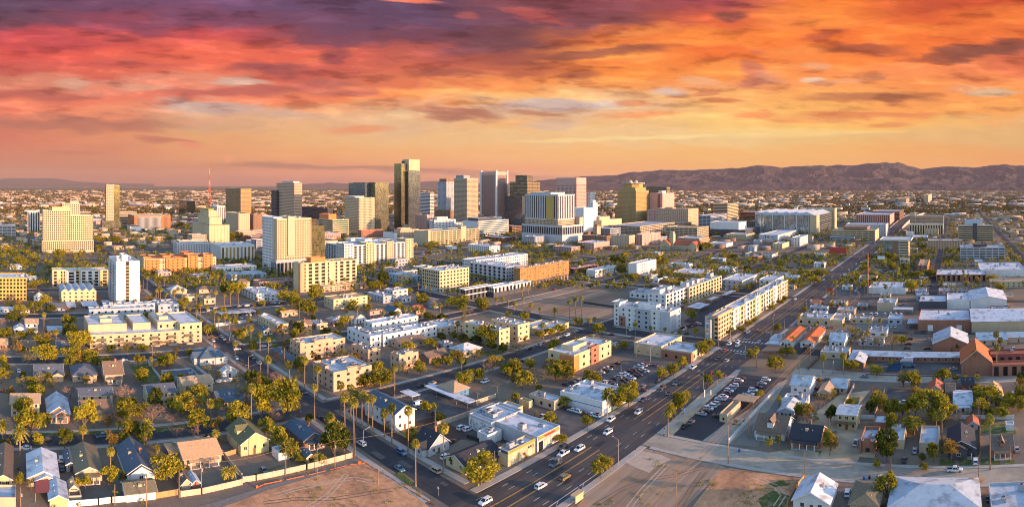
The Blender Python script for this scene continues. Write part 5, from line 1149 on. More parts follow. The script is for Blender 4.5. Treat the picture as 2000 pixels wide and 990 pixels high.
# white avenue apartments
t = flat('apartment_block', 'white and grey four-storey apartments with an overhanging corner roof', 'apartment block', 'the white and grey corner apartments', '22', 1226, 592, 792, 1306, 14, 'white', 'white', 'q', 'q', units=12, vols=[(-.04, .9, .5, 1.0, None, 16, 'white', 'q', None), (-.1, .88, .6, 1.03, 16, 16.8, 'pale', None, None), (-.05, .35, .02, .6, None, 13.6, 'grey', 'q', None), (-.06, .0, .5, .16, None, 13.4, 'pale', None, None), (.3, .3, .7, .7, 13.2, 16.2, 'white', None, None), (-.05, .8, .02, .9, None, 7, 'brick', 'q', None)])
flat('apartment_block', 'middle wing of the white avenue apartments with lit balconies', 'apartment block', 'the middle white wing', '22', 1190, 430, 1050, 1352, 13.5, 'white', 'white', 'q', 'h', units=8, vols=[(.05, .4, .3, .9, 12.6, 16.4, 'pale', None, None), (.4, .4, .6, .9, 12.6, 16.4, 'pale', None, None)])
flat('apartment_block', 'far wing of the white avenue apartments with roof stair boxes', 'apartment block', 'the far white wing', '22', 1372, 368, 1282, 1622, 13.5, 'cream', 'white', 'q', 'h', units=10, vols=[(.05, .4, .12, .95, 12.6, 16.4, 'pale', None, None), (.2, .4, .27, .95, 12.6, 16.4, 'pale', None, None), (.35, .4, .42, .95, 12.6, 16.4, 'pale', None, None), (.8, .5, .9, .9, 12.6, 17, 'grey', None, None)])
t = flat('apartment_block', 'long cream apartment block along the avenue with a mural on its shaded end', 'apartment block', 'the long avenue apartments', '22', 1606, 642, 1492, 2135, 14, 'cream', 'white', 'q', 'h', units=24, vols=[(-.02, -.05, .12, .28, None, 15.2, 'cream', 's', 's'), (-.035, -.1, .13, .34, 15.2, 16.2, 'salmon', None, None), (-.04, .36, .02, .72, None, 13.2, 'grey', None, None)] + [(.16 + .14 * i, -.02, .22 + .14 * i, .1, None, 14.6, 'white', None, 'h') for i in range(6)])
L, Wd, H = t['dims']
b = MB(); b.box(-.04 * L - .12, Wd * .44, 4.0, -.04 * L - .02, Wd * .66, 11.5, 0); b.box(-.04 * L - .16, Wd * .47, 7.8, -.04 * L - .12, Wd * .62, 10.6, 1); b.box(-.04 * L - .16, Wd * .48, 5.0, -.04 * L - .12, Wd * .63, 7.2, 2)
b.build('mural', [surf('mural_cream', (.62,.55,.45), .8), surf('mural_blue', (.08,.2,.32), .8), surf('mural_orange', (.5,.2,.1), .8)], t)
flat('office_block', 'white-roofed low workshop building behind the avenue apartments', 'office', 'the white-roofed workshop', '22', 1780, 255, 1622, 2050, 8, 'pale', 'white', 'q', 'q', LA=45, units=3)
flat('hotel', 'white six-storey hotel slab with small square windows', 'hotel', 'the white six-storey hotel', '22', 965, 166, 900, 1116, 15, 'white', 'white', None, 'q', units=2)
flat('warehouse', 'long low white warehouse beside palms', 'warehouse', 'the long low white warehouse', '22', 642, 168, 575, 826, 8, 'white', 'white', None, 'w', units=2)
flat('motel', 'two-storey motel with a red-brown gallery and white roof', 'motel', 'the red-brown gallery motel', '22', 480, 140, 440, 668, 6, 'maroon', 'white', 'h', 'h')
flat('house', 'white arched-window house at the dirt lot corner', 'house', 'the white arched house', '22', 1130, 216, 1064, 1202, 5, 'white', 'white', 'q', 'q')
flat('garage', 'low brick garage behind the white arched house', 'garage', 'the low brick garage', '22', 1215, 218, 1146, 1272, 4, 'brick', 'pale', None, None)
flat('shop', 'plain white low shop behind a fenced lot', 'shop', 'the plain white lot shop', '22', 1370, 96, 1226, 1398, 5, 'white', 'white', None, 'w')
# carports inside the apartments
for (x, y, xl, xr) in ((1400, 425, 1352, 1480), (1450, 435, 1400, 1530), (1545, 365, 1505, 1600), (1660, 325, 1620, 1735)): canopy({1400: 'first white carport strip in the apartment court', 1450: 'second white carport strip in the apartment court', 1545: 'third white carport strip, farther along the court', 1660: 'fourth white carport strip at the court\'s far end'}[x], '22', x, y, xl, xr, 2.8, 'white')
# ---- right of the avenue
flat('shop', 'tan convenience store with a white flat roof by the avenue', 'shop', 'the tan convenience store', '23', 480, 545, 225, None, 5.4, 'tan', 'white', 'w', None, LA=16, units=5, vols=[(.1, -.35, .8, .0, None, 4.4, 'sand', None, None)])
for (x, y, xl, lab, sh) in ((190, 712, 88, 'left one of two white cottages with orange-red tile roofs', 'the left red-tiled cottage'), (352, 716, 250, 'right one of two white cottages with orange-red tile roofs', 'the right red-tiled cottage')):
    house(lab, '23', x, y, xl, None, 3.6, 'A', 'white', 'orange', LA=34, pitch=.42, short=sh)
flat('shop', 'small white filling-station shop with a flat canopy', 'shop', 'the small white station', '23', 142, 692, 12, None, 3.6, 'white', 'white', None, None, LA=12, vols=[(-.9, .1, .0, .9, 3.0, 3.4, 'pale', None, None)])
flat('garage', 'tan block garage with a white roof at the truck yard', 'garage', 'the tan block garage', '23', 985, 430, 842, None, 7, 'tan', 'white', None, None, LA=20)
t = flat('warehouse', 'long brick warehouse with two white roller doors', 'warehouse', 'the long brick warehouse', '23', 1568, 580, 1162, None, 7.5, 'brick', 'white', None, None, LA=36, units=2)
L, Wd, H = t['dims']
for s in (.17, .72): b = MB(); b.box(-.08, Wd * s, 0, .02, Wd * (s + .1), 4); b.build('roller_door', TRIM, t)
house('huge pale warehouse with a low white gable roof, largest on the right', '23', 2100, 582, 1575, None, 7.5, 'B', 'sand', 'white', LA=40, pitch=.18, name='warehouse', cat='warehouse', short='the huge white-roofed warehouse', wx=0, wy=0, door=False)
flat('warehouse', 'white-roofed shed behind the long brick warehouse', 'warehouse', 'the white-roofed rear shed', '23', 1378, 425, 1165, None, 7.5, 'dark', 'white', None, None, LA=28)
flat('warehouse', 'flat white rear shed with three roof vents', 'warehouse', 'the flat vented rear shed', '23', 1560, 420, 1382, None, 8.5, 'white', 'white', None, None, LA=30)
house('tall white gabled shed behind the warehouses', '23', 1846, 416, 1566, None, 8, 'A', 'white', 'white', LA=42, pitch=.2, name='warehouse', cat='warehouse', short='the tall white gabled shed', wx=0, wy=0, door=False)
canopy('blue-grey open loading canopy beside the brick warehouse', '23', 1165, 565, 1075, None, 4.0, 'metal', LA=14)
canopy('flat metal canopy over the truck yard', '23', 1120, 455, 966, None, 4.0, 'metal', LA=9)
house('grey metal gabled warehouse with a brick base', '23', 1548, 742, 1276, None, 5, 'A', 'brick', 'metal', LA=24, pitch=.42, name='warehouse', cat='warehouse', short='the grey metal gabled warehouse', wx=0, wy=0)
house('long low motel with a grey roof over a brick-posted walkway', '23', 1512, 828, 650, None, 3.2, 'B', 'brick', 'metal', LA=10, pitch=.25, wx=16, wy=0, name='motel', cat='motel', short='the long grey-roofed motel')
house('motel office with a pale grey pitched roof', '23', 740, 872, 610, None, 3.2, 'A', 'brick', 'metal', LA=15, pitch=.4, name='motel', cat='motel', short='the motel office')
flat('motel', 'low motel annex with pale peeling roof and dark windows', 'motel', 'the low motel annex', '23', 610, 800, 404, None, 3.6, 'sand', 'metal', 'q', None, LA=14)
house('tall brick hall with a bright orange pitched roof', '23', 1732, 925, 1494, None, 7.0, 'A', 'brick', 'orange', LA=24, pitch=.8, name='hall', cat='hall', short='the orange-roofed brick hall', wx=0, wy=0)
flat('hall', 'long red-tiled brick cloister beside the orange-roofed hall', 'hall', 'the red-tiled cloister', '23', 2080, 922, 1732, None, 6, 'brick', 'red', 'V', None, LA=8, units=0, vols=[(1.6, -.1, 2.8, 1.0, None, 8, 'maroon', 'p', None)])
flat('house', 'modern low house with a wide overhanging flat roof', 'house', 'the wide overhanging-roof house', '23', 1840, 346, 1462, None, 4, 'peach', 'salmon', 'w', None, LA=12, vols=[(-.25, -.15, 1.1, 1.12, 3.7, 4.4, 'pale', None, None)])
flat('diner', 'white low restaurant with a stepped roof and arched sign', 'restaurant', 'the white low restaurant', '23', 1065, 296, 778, None, 5.5, 'white', 'white', None, None, LA=34, units=8)
flat('kiosk', 'blue-edged white hut with a flat roof', 'kiosk', 'the blue-edged hut', '23', 1236, 346, 1146, None, 5, 'bluegrey', 'white', 'w', None, LA=12)
flat('shop', 'brick shop row with its side wall coloured orange as if sunlit', 'shop', 'the orange-sided shop row', '23', 1232, 126, 1160, None, 8, 'brick', 'salmon', 'w', None, LA=60, vols=[(.05, -.02, 1.0, .0, None, 8, 'orange', None, None)])  # orange slab puts the low sun on this side into its colour
flat('shop', 'white-roofed shopping plaza, its near corner brick with arches', 'shop', 'the near brick plaza', '23', 1690, 195, 1300, None, 7, 'brick', 'white', 'V', None, LA=40, units=10)
flat('shop', 'broad white-roofed plaza hall behind the near brick plaza', 'shop', 'the broad plaza hall', '23', 1990, 160, 1640, None, 8, 'white', 'white', None, None, LA=60, units=14)
flat('shop', 'white domed-roof store at the right edge of the plaza', 'shop', 'the right-edge plaza store', '23', 2080, 240, 1720, None, 6, 'cream', 'tan', 'q', None, LA=20, units=3)
house('small white house with steep pale roof beside big trees', '23', 590, 712, 474, None, 4, 'B', 'white', 'white', LA=12, pitch=.6, short='the small white steep house')
house('grey-roofed house with red side stripes behind the orange hall', '23', 1850, 690, 1616, None, 3.6, 'B', 'tan', 'metal', LA=14, pitch=.4)
house('long low house with grey roof at the right edge', '23', 2080, 665, 1770, None, 3.4, 'B', 'tan', 'metal', LA=12, pitch=.3)
flat('house', 'grey flat-roofed house between the white gabled house and the trees', 'house', 'the grey flat tree house', '23', 890, 700, 700, None, 3.4, 'pale', 'metal', 'w', None, LA=10)
flat('office', 'car lot office with a flat tan roof', 'office', 'the car lot office', '32', 1665, 340, 1605, None, 3.6, 'sand', 'tan', 'w', None, LA=16, units=1)
canopy('tan tent canopy over a car for sale', '32', 1870, 240, 1705, None, 3.4, 'tan', LA=8, name='canopy', cat='canopy')
canopy('flat dark carport beside the red-tiled cottages', '23', 60, 790, -60, None, 3.2, 'brown', LA=16)
# houses of the lower right
house('two-storey white house with a pale grey roof', '33', 322, 142, 176, None, 5.2, 'B', 'white', 'metal', LA=12, pitch=.45, short='the two-storey grey-roofed white house')
flat('house', 'white flat-roofed cottage with roof pipes', 'house', 'the white flat cottage', '33', 286, 238, 104, None, 3.4, 'white', 'white', 'w', None, LA=9, units=3)
house('tan stucco house with sunlit gable roof', '33', 482, 158, 390, None, 3.2, 'A', 'tan', 'tan', LA=12, pitch=.5)
house('grey-roofed tan bungalow with a roof cooler', '33', 602, 118, 482, None, 3.0, 'B', 'tan', 'metal', LA=11, pitch=.45)
t = house('yellow two-storey motor-court house with brown balcony and grey roof', '33', 682, 400, 533, None, 6.2, 'B', 'yellow', 'metal', LA=11, pitch=.2, rows=2, wx=3, short='the yellow two-storey house')
b = MB(); L, Wd, hw, up = t['dims']; b.box(-1.6, .1, 2.9, -.02, Wd - .1, 3.1); b.box(-1.65, .1, 3.1, -1.55, Wd - .1, 4.0); b.build('balcony', WOOD, t)
house('white house with brown shingle roof and a sunlit dormer', '33', 128, 482, -105, None, 3.2, 'B', 'white', 'brown', LA=14, pitch=.55, dormer=True, porch='-x', short='the white brown-shingled house')
house('blue-grey metal gabled garage behind the brown-shingled house', '33', 198, 312, 80, None, 3, 'A', 'pale', 'metal', LA=12, pitch=.5, name='garage', cat='garage')
house('dark red cottage with black roof and five-post porch', '33', 398, 546, 168, None, 3.2, 'B', 'brick', 'black', LA=12, pitch=.55, porch='-x', chimney=True, wx=4, short='the black-roofed porch cottage')
t = flat('house', 'brick mission bungalow with a stepped curved parapet', 'house', 'the brick mission bungalow', '33', 832, 592, 708, None, 5, 'brick', 'metal', 'w', None, LA=14, units=1, parapet=1.2, vols=[(-.02, .3, .04, .7, 3.8, 5.9, 'brick', None, None), (-.03, .0, .04, .1, None, 5.4, 'brick', None, None), (-.03, .9, .04, 1.0, None, 5.4, 'brick', None, None), (-.14, .05, -.02, .95, None, .9, 'sand', None, None)])
flat('garage', 'low brick garage with white roof behind the mission bungalow', 'garage', 'the low brick rear garage', '33', 915, 408, 816, None, 3.6, 'brick', 'white', None, None, LA=9, units=0)
flat('house', 'white flat house hidden behind the dark round tree', 'house', 'the white flat hidden house', '33', 1050, 545, 932, None, 3.6, 'cream', 'white', 'w', None, LA=15, units=1)
flat('house', 'small tan house under a flat grey roof', 'house', 'the small tan flat house', '33', 1318, 580, 1170, None, 4, 'tan', 'metal', 'w', None, LA=16, units=0)
house('charcoal craftsman house with black roof and white window', '33', 1600, 602, 1390, None, 3.6, 'A', 'dark', 'black', LA=16, pitch=.5, cross=('-x', .3, .9, 2.5), porch='-x', short='the charcoal craftsman house')
house('tiny red-roofed garden shed behind the charcoal house', '33', 1626, 396, 1546, None, 2.4, 'A', 'pale', 'red', LA=7, pitch=.6, name='shed', cat='shed', wx=0)
house('bungalow with a reddish brown roof, hipped dormer and brick porch', '33', 1896, 605, 1728, None, 3.0, 'B', 'brick', 'brown', LA=11, pitch=.5, porch='-x', dormer=True, short='the reddish-brown bungalow')
flat('shed', 'white metal garden shed on a lawn', 'shed', 'the white garden shed', '33', 1905, 400, 1842, None, 2.6, 'white', 'white', None, None, LA=4, units=0)
house('white metal-roofed house with a screened porch', '33', 1578, 252, 1440, None, 3, 'B', 'white', 'white', LA=18, pitch=.2, porch='-x', short='the white screened-porch house')
house('low red-orange roofed house behind tall trees', '33', 1352, 140, 1238, None, 3.2, 'A', 'tan', 'red', LA=10, pitch=.6)
house('narrow brown-roofed annex beside the screened-porch house', '33', 1440, 150, 1382, None, 3, 'B', 'tan', 'brown', LA=12, pitch=.3)
house('dark-roofed small house behind the screened-porch house', '33', 1592, 88, 1496, None, 3, 'B', 'brick', 'black', LA=8, pitch=.5)
house('tan gabled house with a long sunlit roof', '33', 1822, 208, 1705, None, 3.2, 'A', 'sand', 'salmon', LA=18, pitch=.6, short='the long tan gabled house')
house('white-roofed gabled house at the lower edge beside a weedy lot', '33', 470, 1045, 195, None, 3.2, 'A', 'white', 'white', LA=12, pitch=.5, short='the white-roofed lower house')
house('olive-roofed low house at the lower edge', '33', 850, 1065, 632, None, 3, 'hip', 'tan', 'olive', LA=14, pitch=.3)
house('very wide house with a pale grey hip roof at the lower edge', '33', 1640, 1085, 935, None, 3.2, 'hip', 'white', 'metal', LA=18, pitch=.28, wx=6, short='the wide pale-roofed lower house')
flat('house', 'grey flat-roofed house in the lower corner', 'house', 'the grey flat lower house', '33', 2060, 1080, 1730, None, 3.4, 'pale', 'metal', 'w', None, LA=16, units=2)
# church with red roofs
t = house('long stone church with red-brown roofs', '12', 1430, 832, 1300, 1466, 6, 'A', 'peach', 'red', LB=None, pitch=.9, name='church', cat='church', short='the red-roofed church', wx=3, wy=1) if False else None
g = at(*P('12', 1180, 812)); t = thing('church', 'stone church with orange and red-brown pitched roofs and a square tower', 'church', (g.x, g.y - 10, 0)); landmark('the red-roofed church', g.x, g.y - 20); occupy(g.x - 5, g.y - 60, g.x + 40, g.y + 40)
X0, Y0, X1, Y1 = solve('12', 1445, 830, 1160, None, LA=14)
b, rb = MB(), MB(); Lc, Wc = X1 - X0, Y1 - Y0; t.location = (X0, Y0, 0)
b.box(0, 0, 0, Lc, Wc, 8, top=False); b.build('nave_wall', wallmat('tan'), t)
gable_roof(rb, 0, 0, Lc, Wc, 8, 6, 'B', .6); rb.build('nave_roof', roofmat('red'), t)
for yy in (0, Wc): b = MB(); b.poly([(0, yy, 8), (Lc, yy, 8), (Lc/2, yy, 14)]); b.build('gable', wallmat('peach'), t)
for (u, w, m) in ((.72, 16, 'orange'), (.0, 12, 'red')):
    b, rb = MB(), MB(); b.box(-10, Wc * u, 0, Lc, Wc * u + w, 9, top=False); b.poly([(-10, Wc * u, 9), (-10, Wc * u + w, 9), (-10, Wc * u + w / 2, 9 + w * .4)]); gable_roof(rb, -10, Wc * u, Lc * 1.2, Wc * u + w, 9, w * .4, 'A', .6)
    b.build('transept_wall', wallmat('sand'), t); rb.build('transept_roof', roofmat(m), t)
b = MB(); b.box(-3, Wc * .66, 0, 4, Wc * .66 + 7, 24); b.box(-2, Wc * .66 + 1, 24, 3, Wc * .66 + 6, 27); b.build('church_tower', wallmat('sand'), t)

# ================================================================ trees
import numpy as np
NR = np.random.default_rng(5)
def leafmat(name, c1, c2, trans=0.35):
    m = bpy.data.materials.new(name); m.use_nodes = True
    t = m.node_tree; g = NG(t); t.nodes.remove(t.nodes['Principled BSDF'])
    geo = t.nodes.new('ShaderNodeNewGeometry'); oi = t.nodes.new('ShaderNodeObjectInfo')
    n = g.noise(geo.outputs['Position'], 0.9, 3.0, 0.6)
    f = g.m('ADD', g.mapr(n, 0.3, 0.7, 0.0, 0.7), g.m('MULTIPLY', g.m('SUBTRACT', oi.outputs['Random'], 0.3), 0.5))
    f2 = g.m('ADD', f, g.m('MULTIPLY', g.m('SUBTRACT', geo.outputs['Random Per Island'], 0.5), 0.5))
    col = g.mix(f2, c1, c2)
    d = t.nodes.new('ShaderNodeBsdfDiffuse'); tr = t.nodes.new('ShaderNodeBsdfTranslucent'); mx = t.nodes.new('ShaderNodeMixShader')
    t.links.new(col, d.inputs[0]); t.links.new(col, tr.inputs[0]); mx.inputs[0].default_value = trans
    t.links.new(d.outputs[0], mx.inputs[1]); t.links.new(tr.outputs[0], mx.inputs[2]); t.links.new(mx.outputs[0], t.nodes['Material Output'].inputs[0])
    return m
LEAF = {'o': leafmat('olive_yellow_leaf', (.11,.11,.016), (.50,.40,.04)), 'd': leafmat('dark_green_leaf', (.035,.055,.012), (.16,.155,.022), .2), 'm': leafmat('grey_green_leaf', (.14,.125,.05), (.38,.30,.09)), 'g': leafmat('golden_brown_leaf', (.15,.095,.025), (.48,.30,.06)), 'f': leafmat('far_hazed_leaf', (.06,.052,.025), (.19,.135,.05), .1), 'p': leafmat('palm_frond', (.12,.115,.025), (.48,.38,.06), .25)}  # 'f' is browner: the warm distance haze is put into its leaf colour
TRUNK = surf('tree_bark', (.15,.10,.065), .95, .25, 1.2, streak=True)
PALMTRUNK = surf('palm_trunk', (.24,.155,.09), .95, .2, 1.5)
DEADFROND = surf('dead_palm_fronds', (.22,.14,.06), .95, .25, 1.0)
TWIG = surf('bare_twigs_pinkish', (.27,.17,.12), .95, .2, .5)
TWIGO = surf('bare_twigs_orange', (.42,.22,.09), .95, .2, .5)

def quads_mesh(name, centers, size, mat, flat_=0.0, aspect=0.6, rng=NR):
    """many small leaf faces, each with its own turn"""
    n = len(centers)
    a = rng.normal(size=(n, 3)); a[:, 2] *= (1 - flat_); a /= np.linalg.norm(a, axis=1)[:, None] + 1e-9
    r = rng.normal(size=(n, 3)); b = np.cross(a, r); b /= np.linalg.norm(b, axis=1)[:, None] + 1e-9
    s = size * rng.uniform(.6, 1.35, n)[:, None]
    u, v = a * s * .5, b * s * .5 * aspect
    P4 = np.stack([centers - u, centers + v * 1.0 - u * .1, centers + u, centers - v * 1.0 - u * .1], 1).reshape(-1, 3)
    me = bpy.data.meshes.new(name); me.vertices.add(4 * n); me.vertices.foreach_set('co', P4.astype(np.float32).ravel())
    me.loops.add(4 * n); me.loops.foreach_set('vertex_index', np.arange(4 * n, dtype=np.int32))
    me.polygons.add(n); me.polygons.foreach_set('loop_start', np.arange(0, 4 * n, 4, dtype=np.int32))
    me.materials.append(mat); me.update(calc_edges=True)
    return me

def leafy(seed, h=8.0, w=7.0, clumps=30, leaves=38, size=.62, base=.22, mat='o', spread=.85):
    """(trunk mesh, crown mesh): trunk and limbs, then clumps of leaves at the limb ends; the outline stays uneven"""
    rg = random.Random(seed); rng = np.random.default_rng(seed)
    tb = MB(); fork = h * base; lean = rg.uniform(-.3, .3)
    tb.tube((0, 0, -.2), (lean * .5, 0, fork), h * .028, h * .021, 7)
    cs = []
    lobes = [(rg.uniform(0, 2 * pi), rg.uniform(.3, 1), rg.uniform(.0, 1)) for _ in range(7)]
    for i in range(clumps):
        la, lr, lz = lobes[i % 7]; a = la + rg.gauss(0, .55); rr = w / 2 * (.25 + .75 * lr * rg.uniform(.6, 1.05)); zf = min(1, max(0, lz * .7 + rg.uniform(-.15, .4)))
        rr *= sqrt(max(.08, 1 - (zf * 1.02 - .25) ** 2 * 1.25)) 
        cs.append((rr * cos(a) + lean, rr * sin(a), h * (.36 + .58 * zf)))
    for i in range(0, clumps, 3):
        c = cs[i]; mid = (c[0] * .45 + lean * .3, c[1] * .45, fork + (c[2] - fork) * .55)
        tb.tube((lean * .5, 0, fork * .95), mid, h * .014, h * .009, 5, caps=False); tb.tube(mid, c, h * .009, h * .003, 4, caps=False)
    pts = []
    for c in cs:
        rad = w * rg.uniform(.10, .2); q = rng.normal(size=(leaves, 3)); q /= np.linalg.norm(q, axis=1)[:, None]
        q *= (rng.uniform(.35, 1, leaves) ** .6)[:, None] * rad; q[:, 2] *= .75
        pts.append(q + np.array(c))
    return tb.mesh('trunk', TRUNK), quads_mesh('crown', np.concatenate(pts), size, LEAF[mat], rng=rng)

def bare(seed, h=7.0, w=7.5, mat=TWIG):
    rg = random.Random(seed); tb, cb = MB(), MB()
    tb.tube((0, 0, -.2), (0, 0, h * .2), h * .026, h * .02, 6)
    def grow(p, d, L, r, lv):
        q = p + d * L; cb.tube(p, q, r, r * .6, 4 if lv < 2 else 3, caps=False)
        if lv >= 4: return
        for _ in range(4 if lv < 2 else 3):
            nd = (d + Vector((rg.gauss(0, .55), rg.gauss(0, .55), rg.gauss(.12, .35)))).normalized(); grow(p + d * L * rg.uniform(.5, 1), nd, L * rg.uniform(.6, .8), max(r * .55, .022), lv + 1)
    for k in range(5):
        a = k * 1.257 + rg.uniform(-.3, .3); grow(Vector((0, 0, h * .18)), Vector((cos(a) * .75, sin(a) * .75, .9)).normalized(), h * .27, h * .014, 0)
    return tb.mesh('trunk', TRUNK), cb.mesh('crown', mat)

def palm_crown(seed, R=1.9, fronds=46, fan=True, date=False):
    rg = random.Random(seed); b = MB()
    for i in range(fronds):
        a = i * 2.399963; e = 1.25 - 2.25 * (i / fronds) + rg.uniform(-.12, .12)   # from upright to hanging
        L = R * rg.uniform(.85, 1.1); d = Vector((cos(a) * cos(e), sin(a) * cos(e), sin(e))); s = Vector((-sin(a), cos(a), 0)); up = s.cross(d)
        if fan:
            p1 = d * L * .45; b.tube((0, 0, 0), p1, .03, .02, 3, caps=False)
            for k in range(-3, 4):                    # split segments of the fan
                w = k * .3; dd = (d * cos(w) + s * sin(w)); tip = p1 + dd * L * .62 + Vector((0, 0, -.16 * L * abs(k) / 3 - .12 * L)); m = p1 + dd * L * .36; nn = s * cos(w) - d * sin(w)
                b.poly([p1, m + nn * .12 * L * .7, tip, m - nn * .12 * L * .7])
        else:
            pts = [Vector((0, 0, 0))]; 
            for k in range(1, 6): t_ = k / 5; pts.append(d * L * t_ + Vector((0, 0, -L * .42 * t_ * t_)))
            for k in range(5):
                p, q = pts[k], pts[k + 1]; wd = L * .15 * (1 - abs(k - 2) / 5)
                for sg in (1, -1):
                    dr = s * sg * wd + Vector((0, 0, -wd * .45)); b.poly([p, q, q + dr * .9, p + dr + (q - p) * .4])
    return b.mesh('crown', LEAF['p'])
def palm_trunk():
    b = MB(); n = 10
    for i in range(n): 
        z0, z1 = i / n, (i + 1) / n; f = lambda z: 1.35 - .5 * z if z > .06 else 1.9
        b.tube((0, 0, z0), (0, 0, z1), f(z0), f(z1), 8, caps=False)
    return b.mesh('trunk', PALMTRUNK)
def palm_skirt():
    b = MB(); rg = random.Random(3)
    for i in range(26):
        a = i * 2.4; z = -rg.uniform(.1, 1.7); r = .34 + .22 * rg.random(); b.poly([(cos(a) * .2, sin(a) * .2, z + .5), (cos(a + .35) * r, sin(a + .35) * r, z - .3), (cos(a) * r * 1.25, sin(a) * r * 1.25, z - .65), (cos(a - .35) * r, sin(a - .35) * r, z - .3)])
    return b.mesh('dead_fronds', DEADFROND)
PT, PS = palm_trunk(), palm_skirt()
PC = [palm_crown(i) for i in range(4)]
DC = [palm_crown(20 + i, 3.3, 44, fan=False) for i in range(2)]
TREES = {'o': [leafy(i, 8, 7.2 + (i % 3), 40 + i % 3 * 5, 44, .72) for i in range(6)], 'd': [leafy(20 + i, 8, 6.4, 48, 50, .66, .14, 'd') for i in range(3)],
         'm': [leafy(40 + i, 8, 7, 24, 24, .5, .24, 'm') for i in range(4)], 'g': [leafy(50 + i, 8, 7, 32, 34, .6, .24, 'g') for i in range(3)], 'b': [bare(60 + i) for i in range(3)], 'q': [bare(70 + i, mat=TWIGO) for i in range(2)]}
DESC = {'o': ('olive-yellow', 'leafy tree'), 'd': ('dark green dense', 'tree'), 'm': ('sparse grey-green', 'tree'), 'b': ('leafless pinkish', 'bare tree'), 'g': ('golden brown', 'tree'), 'q': ('leafless orange', 'bare tree')}
NAMES = {'o': 'leafy_tree', 'd': 'evergreen_tree', 'm': 'sparse_tree', 'b': 'bare_tree', 'g': 'golden_tree', 'q': 'bare_tree'}
COUNT = {}
def sizeword(H, lo, hi): return 'small' if H < lo else 'tall' if H > hi else 'mid-sized'

def plant(k, X, Y, H, Wd=None, nat=7.2):
    g = NAMES[k]; COUNT[g] = COUNT.get(g, 0) + 1
    root = thing(g, '', 'tree', (X, Y, 0), rnd.uniform(0, 6.28), {'o': 'olive-yellow trees', 'd': 'dark green trees', 'm': 'sparse grey-green trees', 'b': 'bare trees', 'g': 'golden brown trees', 'q': 'bare trees'}[k])
    later(root, sizeword(H, 5, 9) + ' ' + DESC[k][0], DESC[k][1], X, Y)
    tm, cm = rnd.choice(TREES[k]); s = H / 8.0 if k in 'odmg' else H / 7.0
    sw = s if Wd is None else min(max(Wd / nat, s * .6), s * 1.7)
    for nm, me in (('trunk', tm), ('crown', cm)): o = link(nm, me, root); o.scale = (sw, sw, s)
    occupy(X - 1.5, Y - 1.5, X + 1.5, Y + 1.5)
def palm(X, Y, H, date=False, crown=None):
    n = 'date_palm' if date else 'fan_palm'
    root = thing(n, '', 'palm tree', (X, Y, 0), rnd.uniform(0, 6.28), 'date palms' if date else 'fan palms')
    later(root, sizeword(H, 7, 15) + (' feather-leaved date' if date else ' slender fan'), 'palm', X, Y)
    R = .19 if not date else .26; s = crown or (rnd.uniform(.85, 1.15) if H > 6 else .75)
    t = link('trunk', PT, root); t.scale = (R, R, H - .8 * s); lean = rnd.gauss(0, .012); t.rotation_euler = (lean, 0, 0)
    c = link('crown', rnd.choice(DC if date else PC), root, (0, -lean * (H - 1), H - 1.0 * s)); c.scale = (s, s, s)
    if not date: k = link('dead_fronds', PS, root, (0, -lean * (H - 1), H - 1.1 * s)); k.scale = (s, s, s * rnd.uniform(.6, 1.2))
    occupy(X - 1, Y - 1, X + 1, Y + 1)

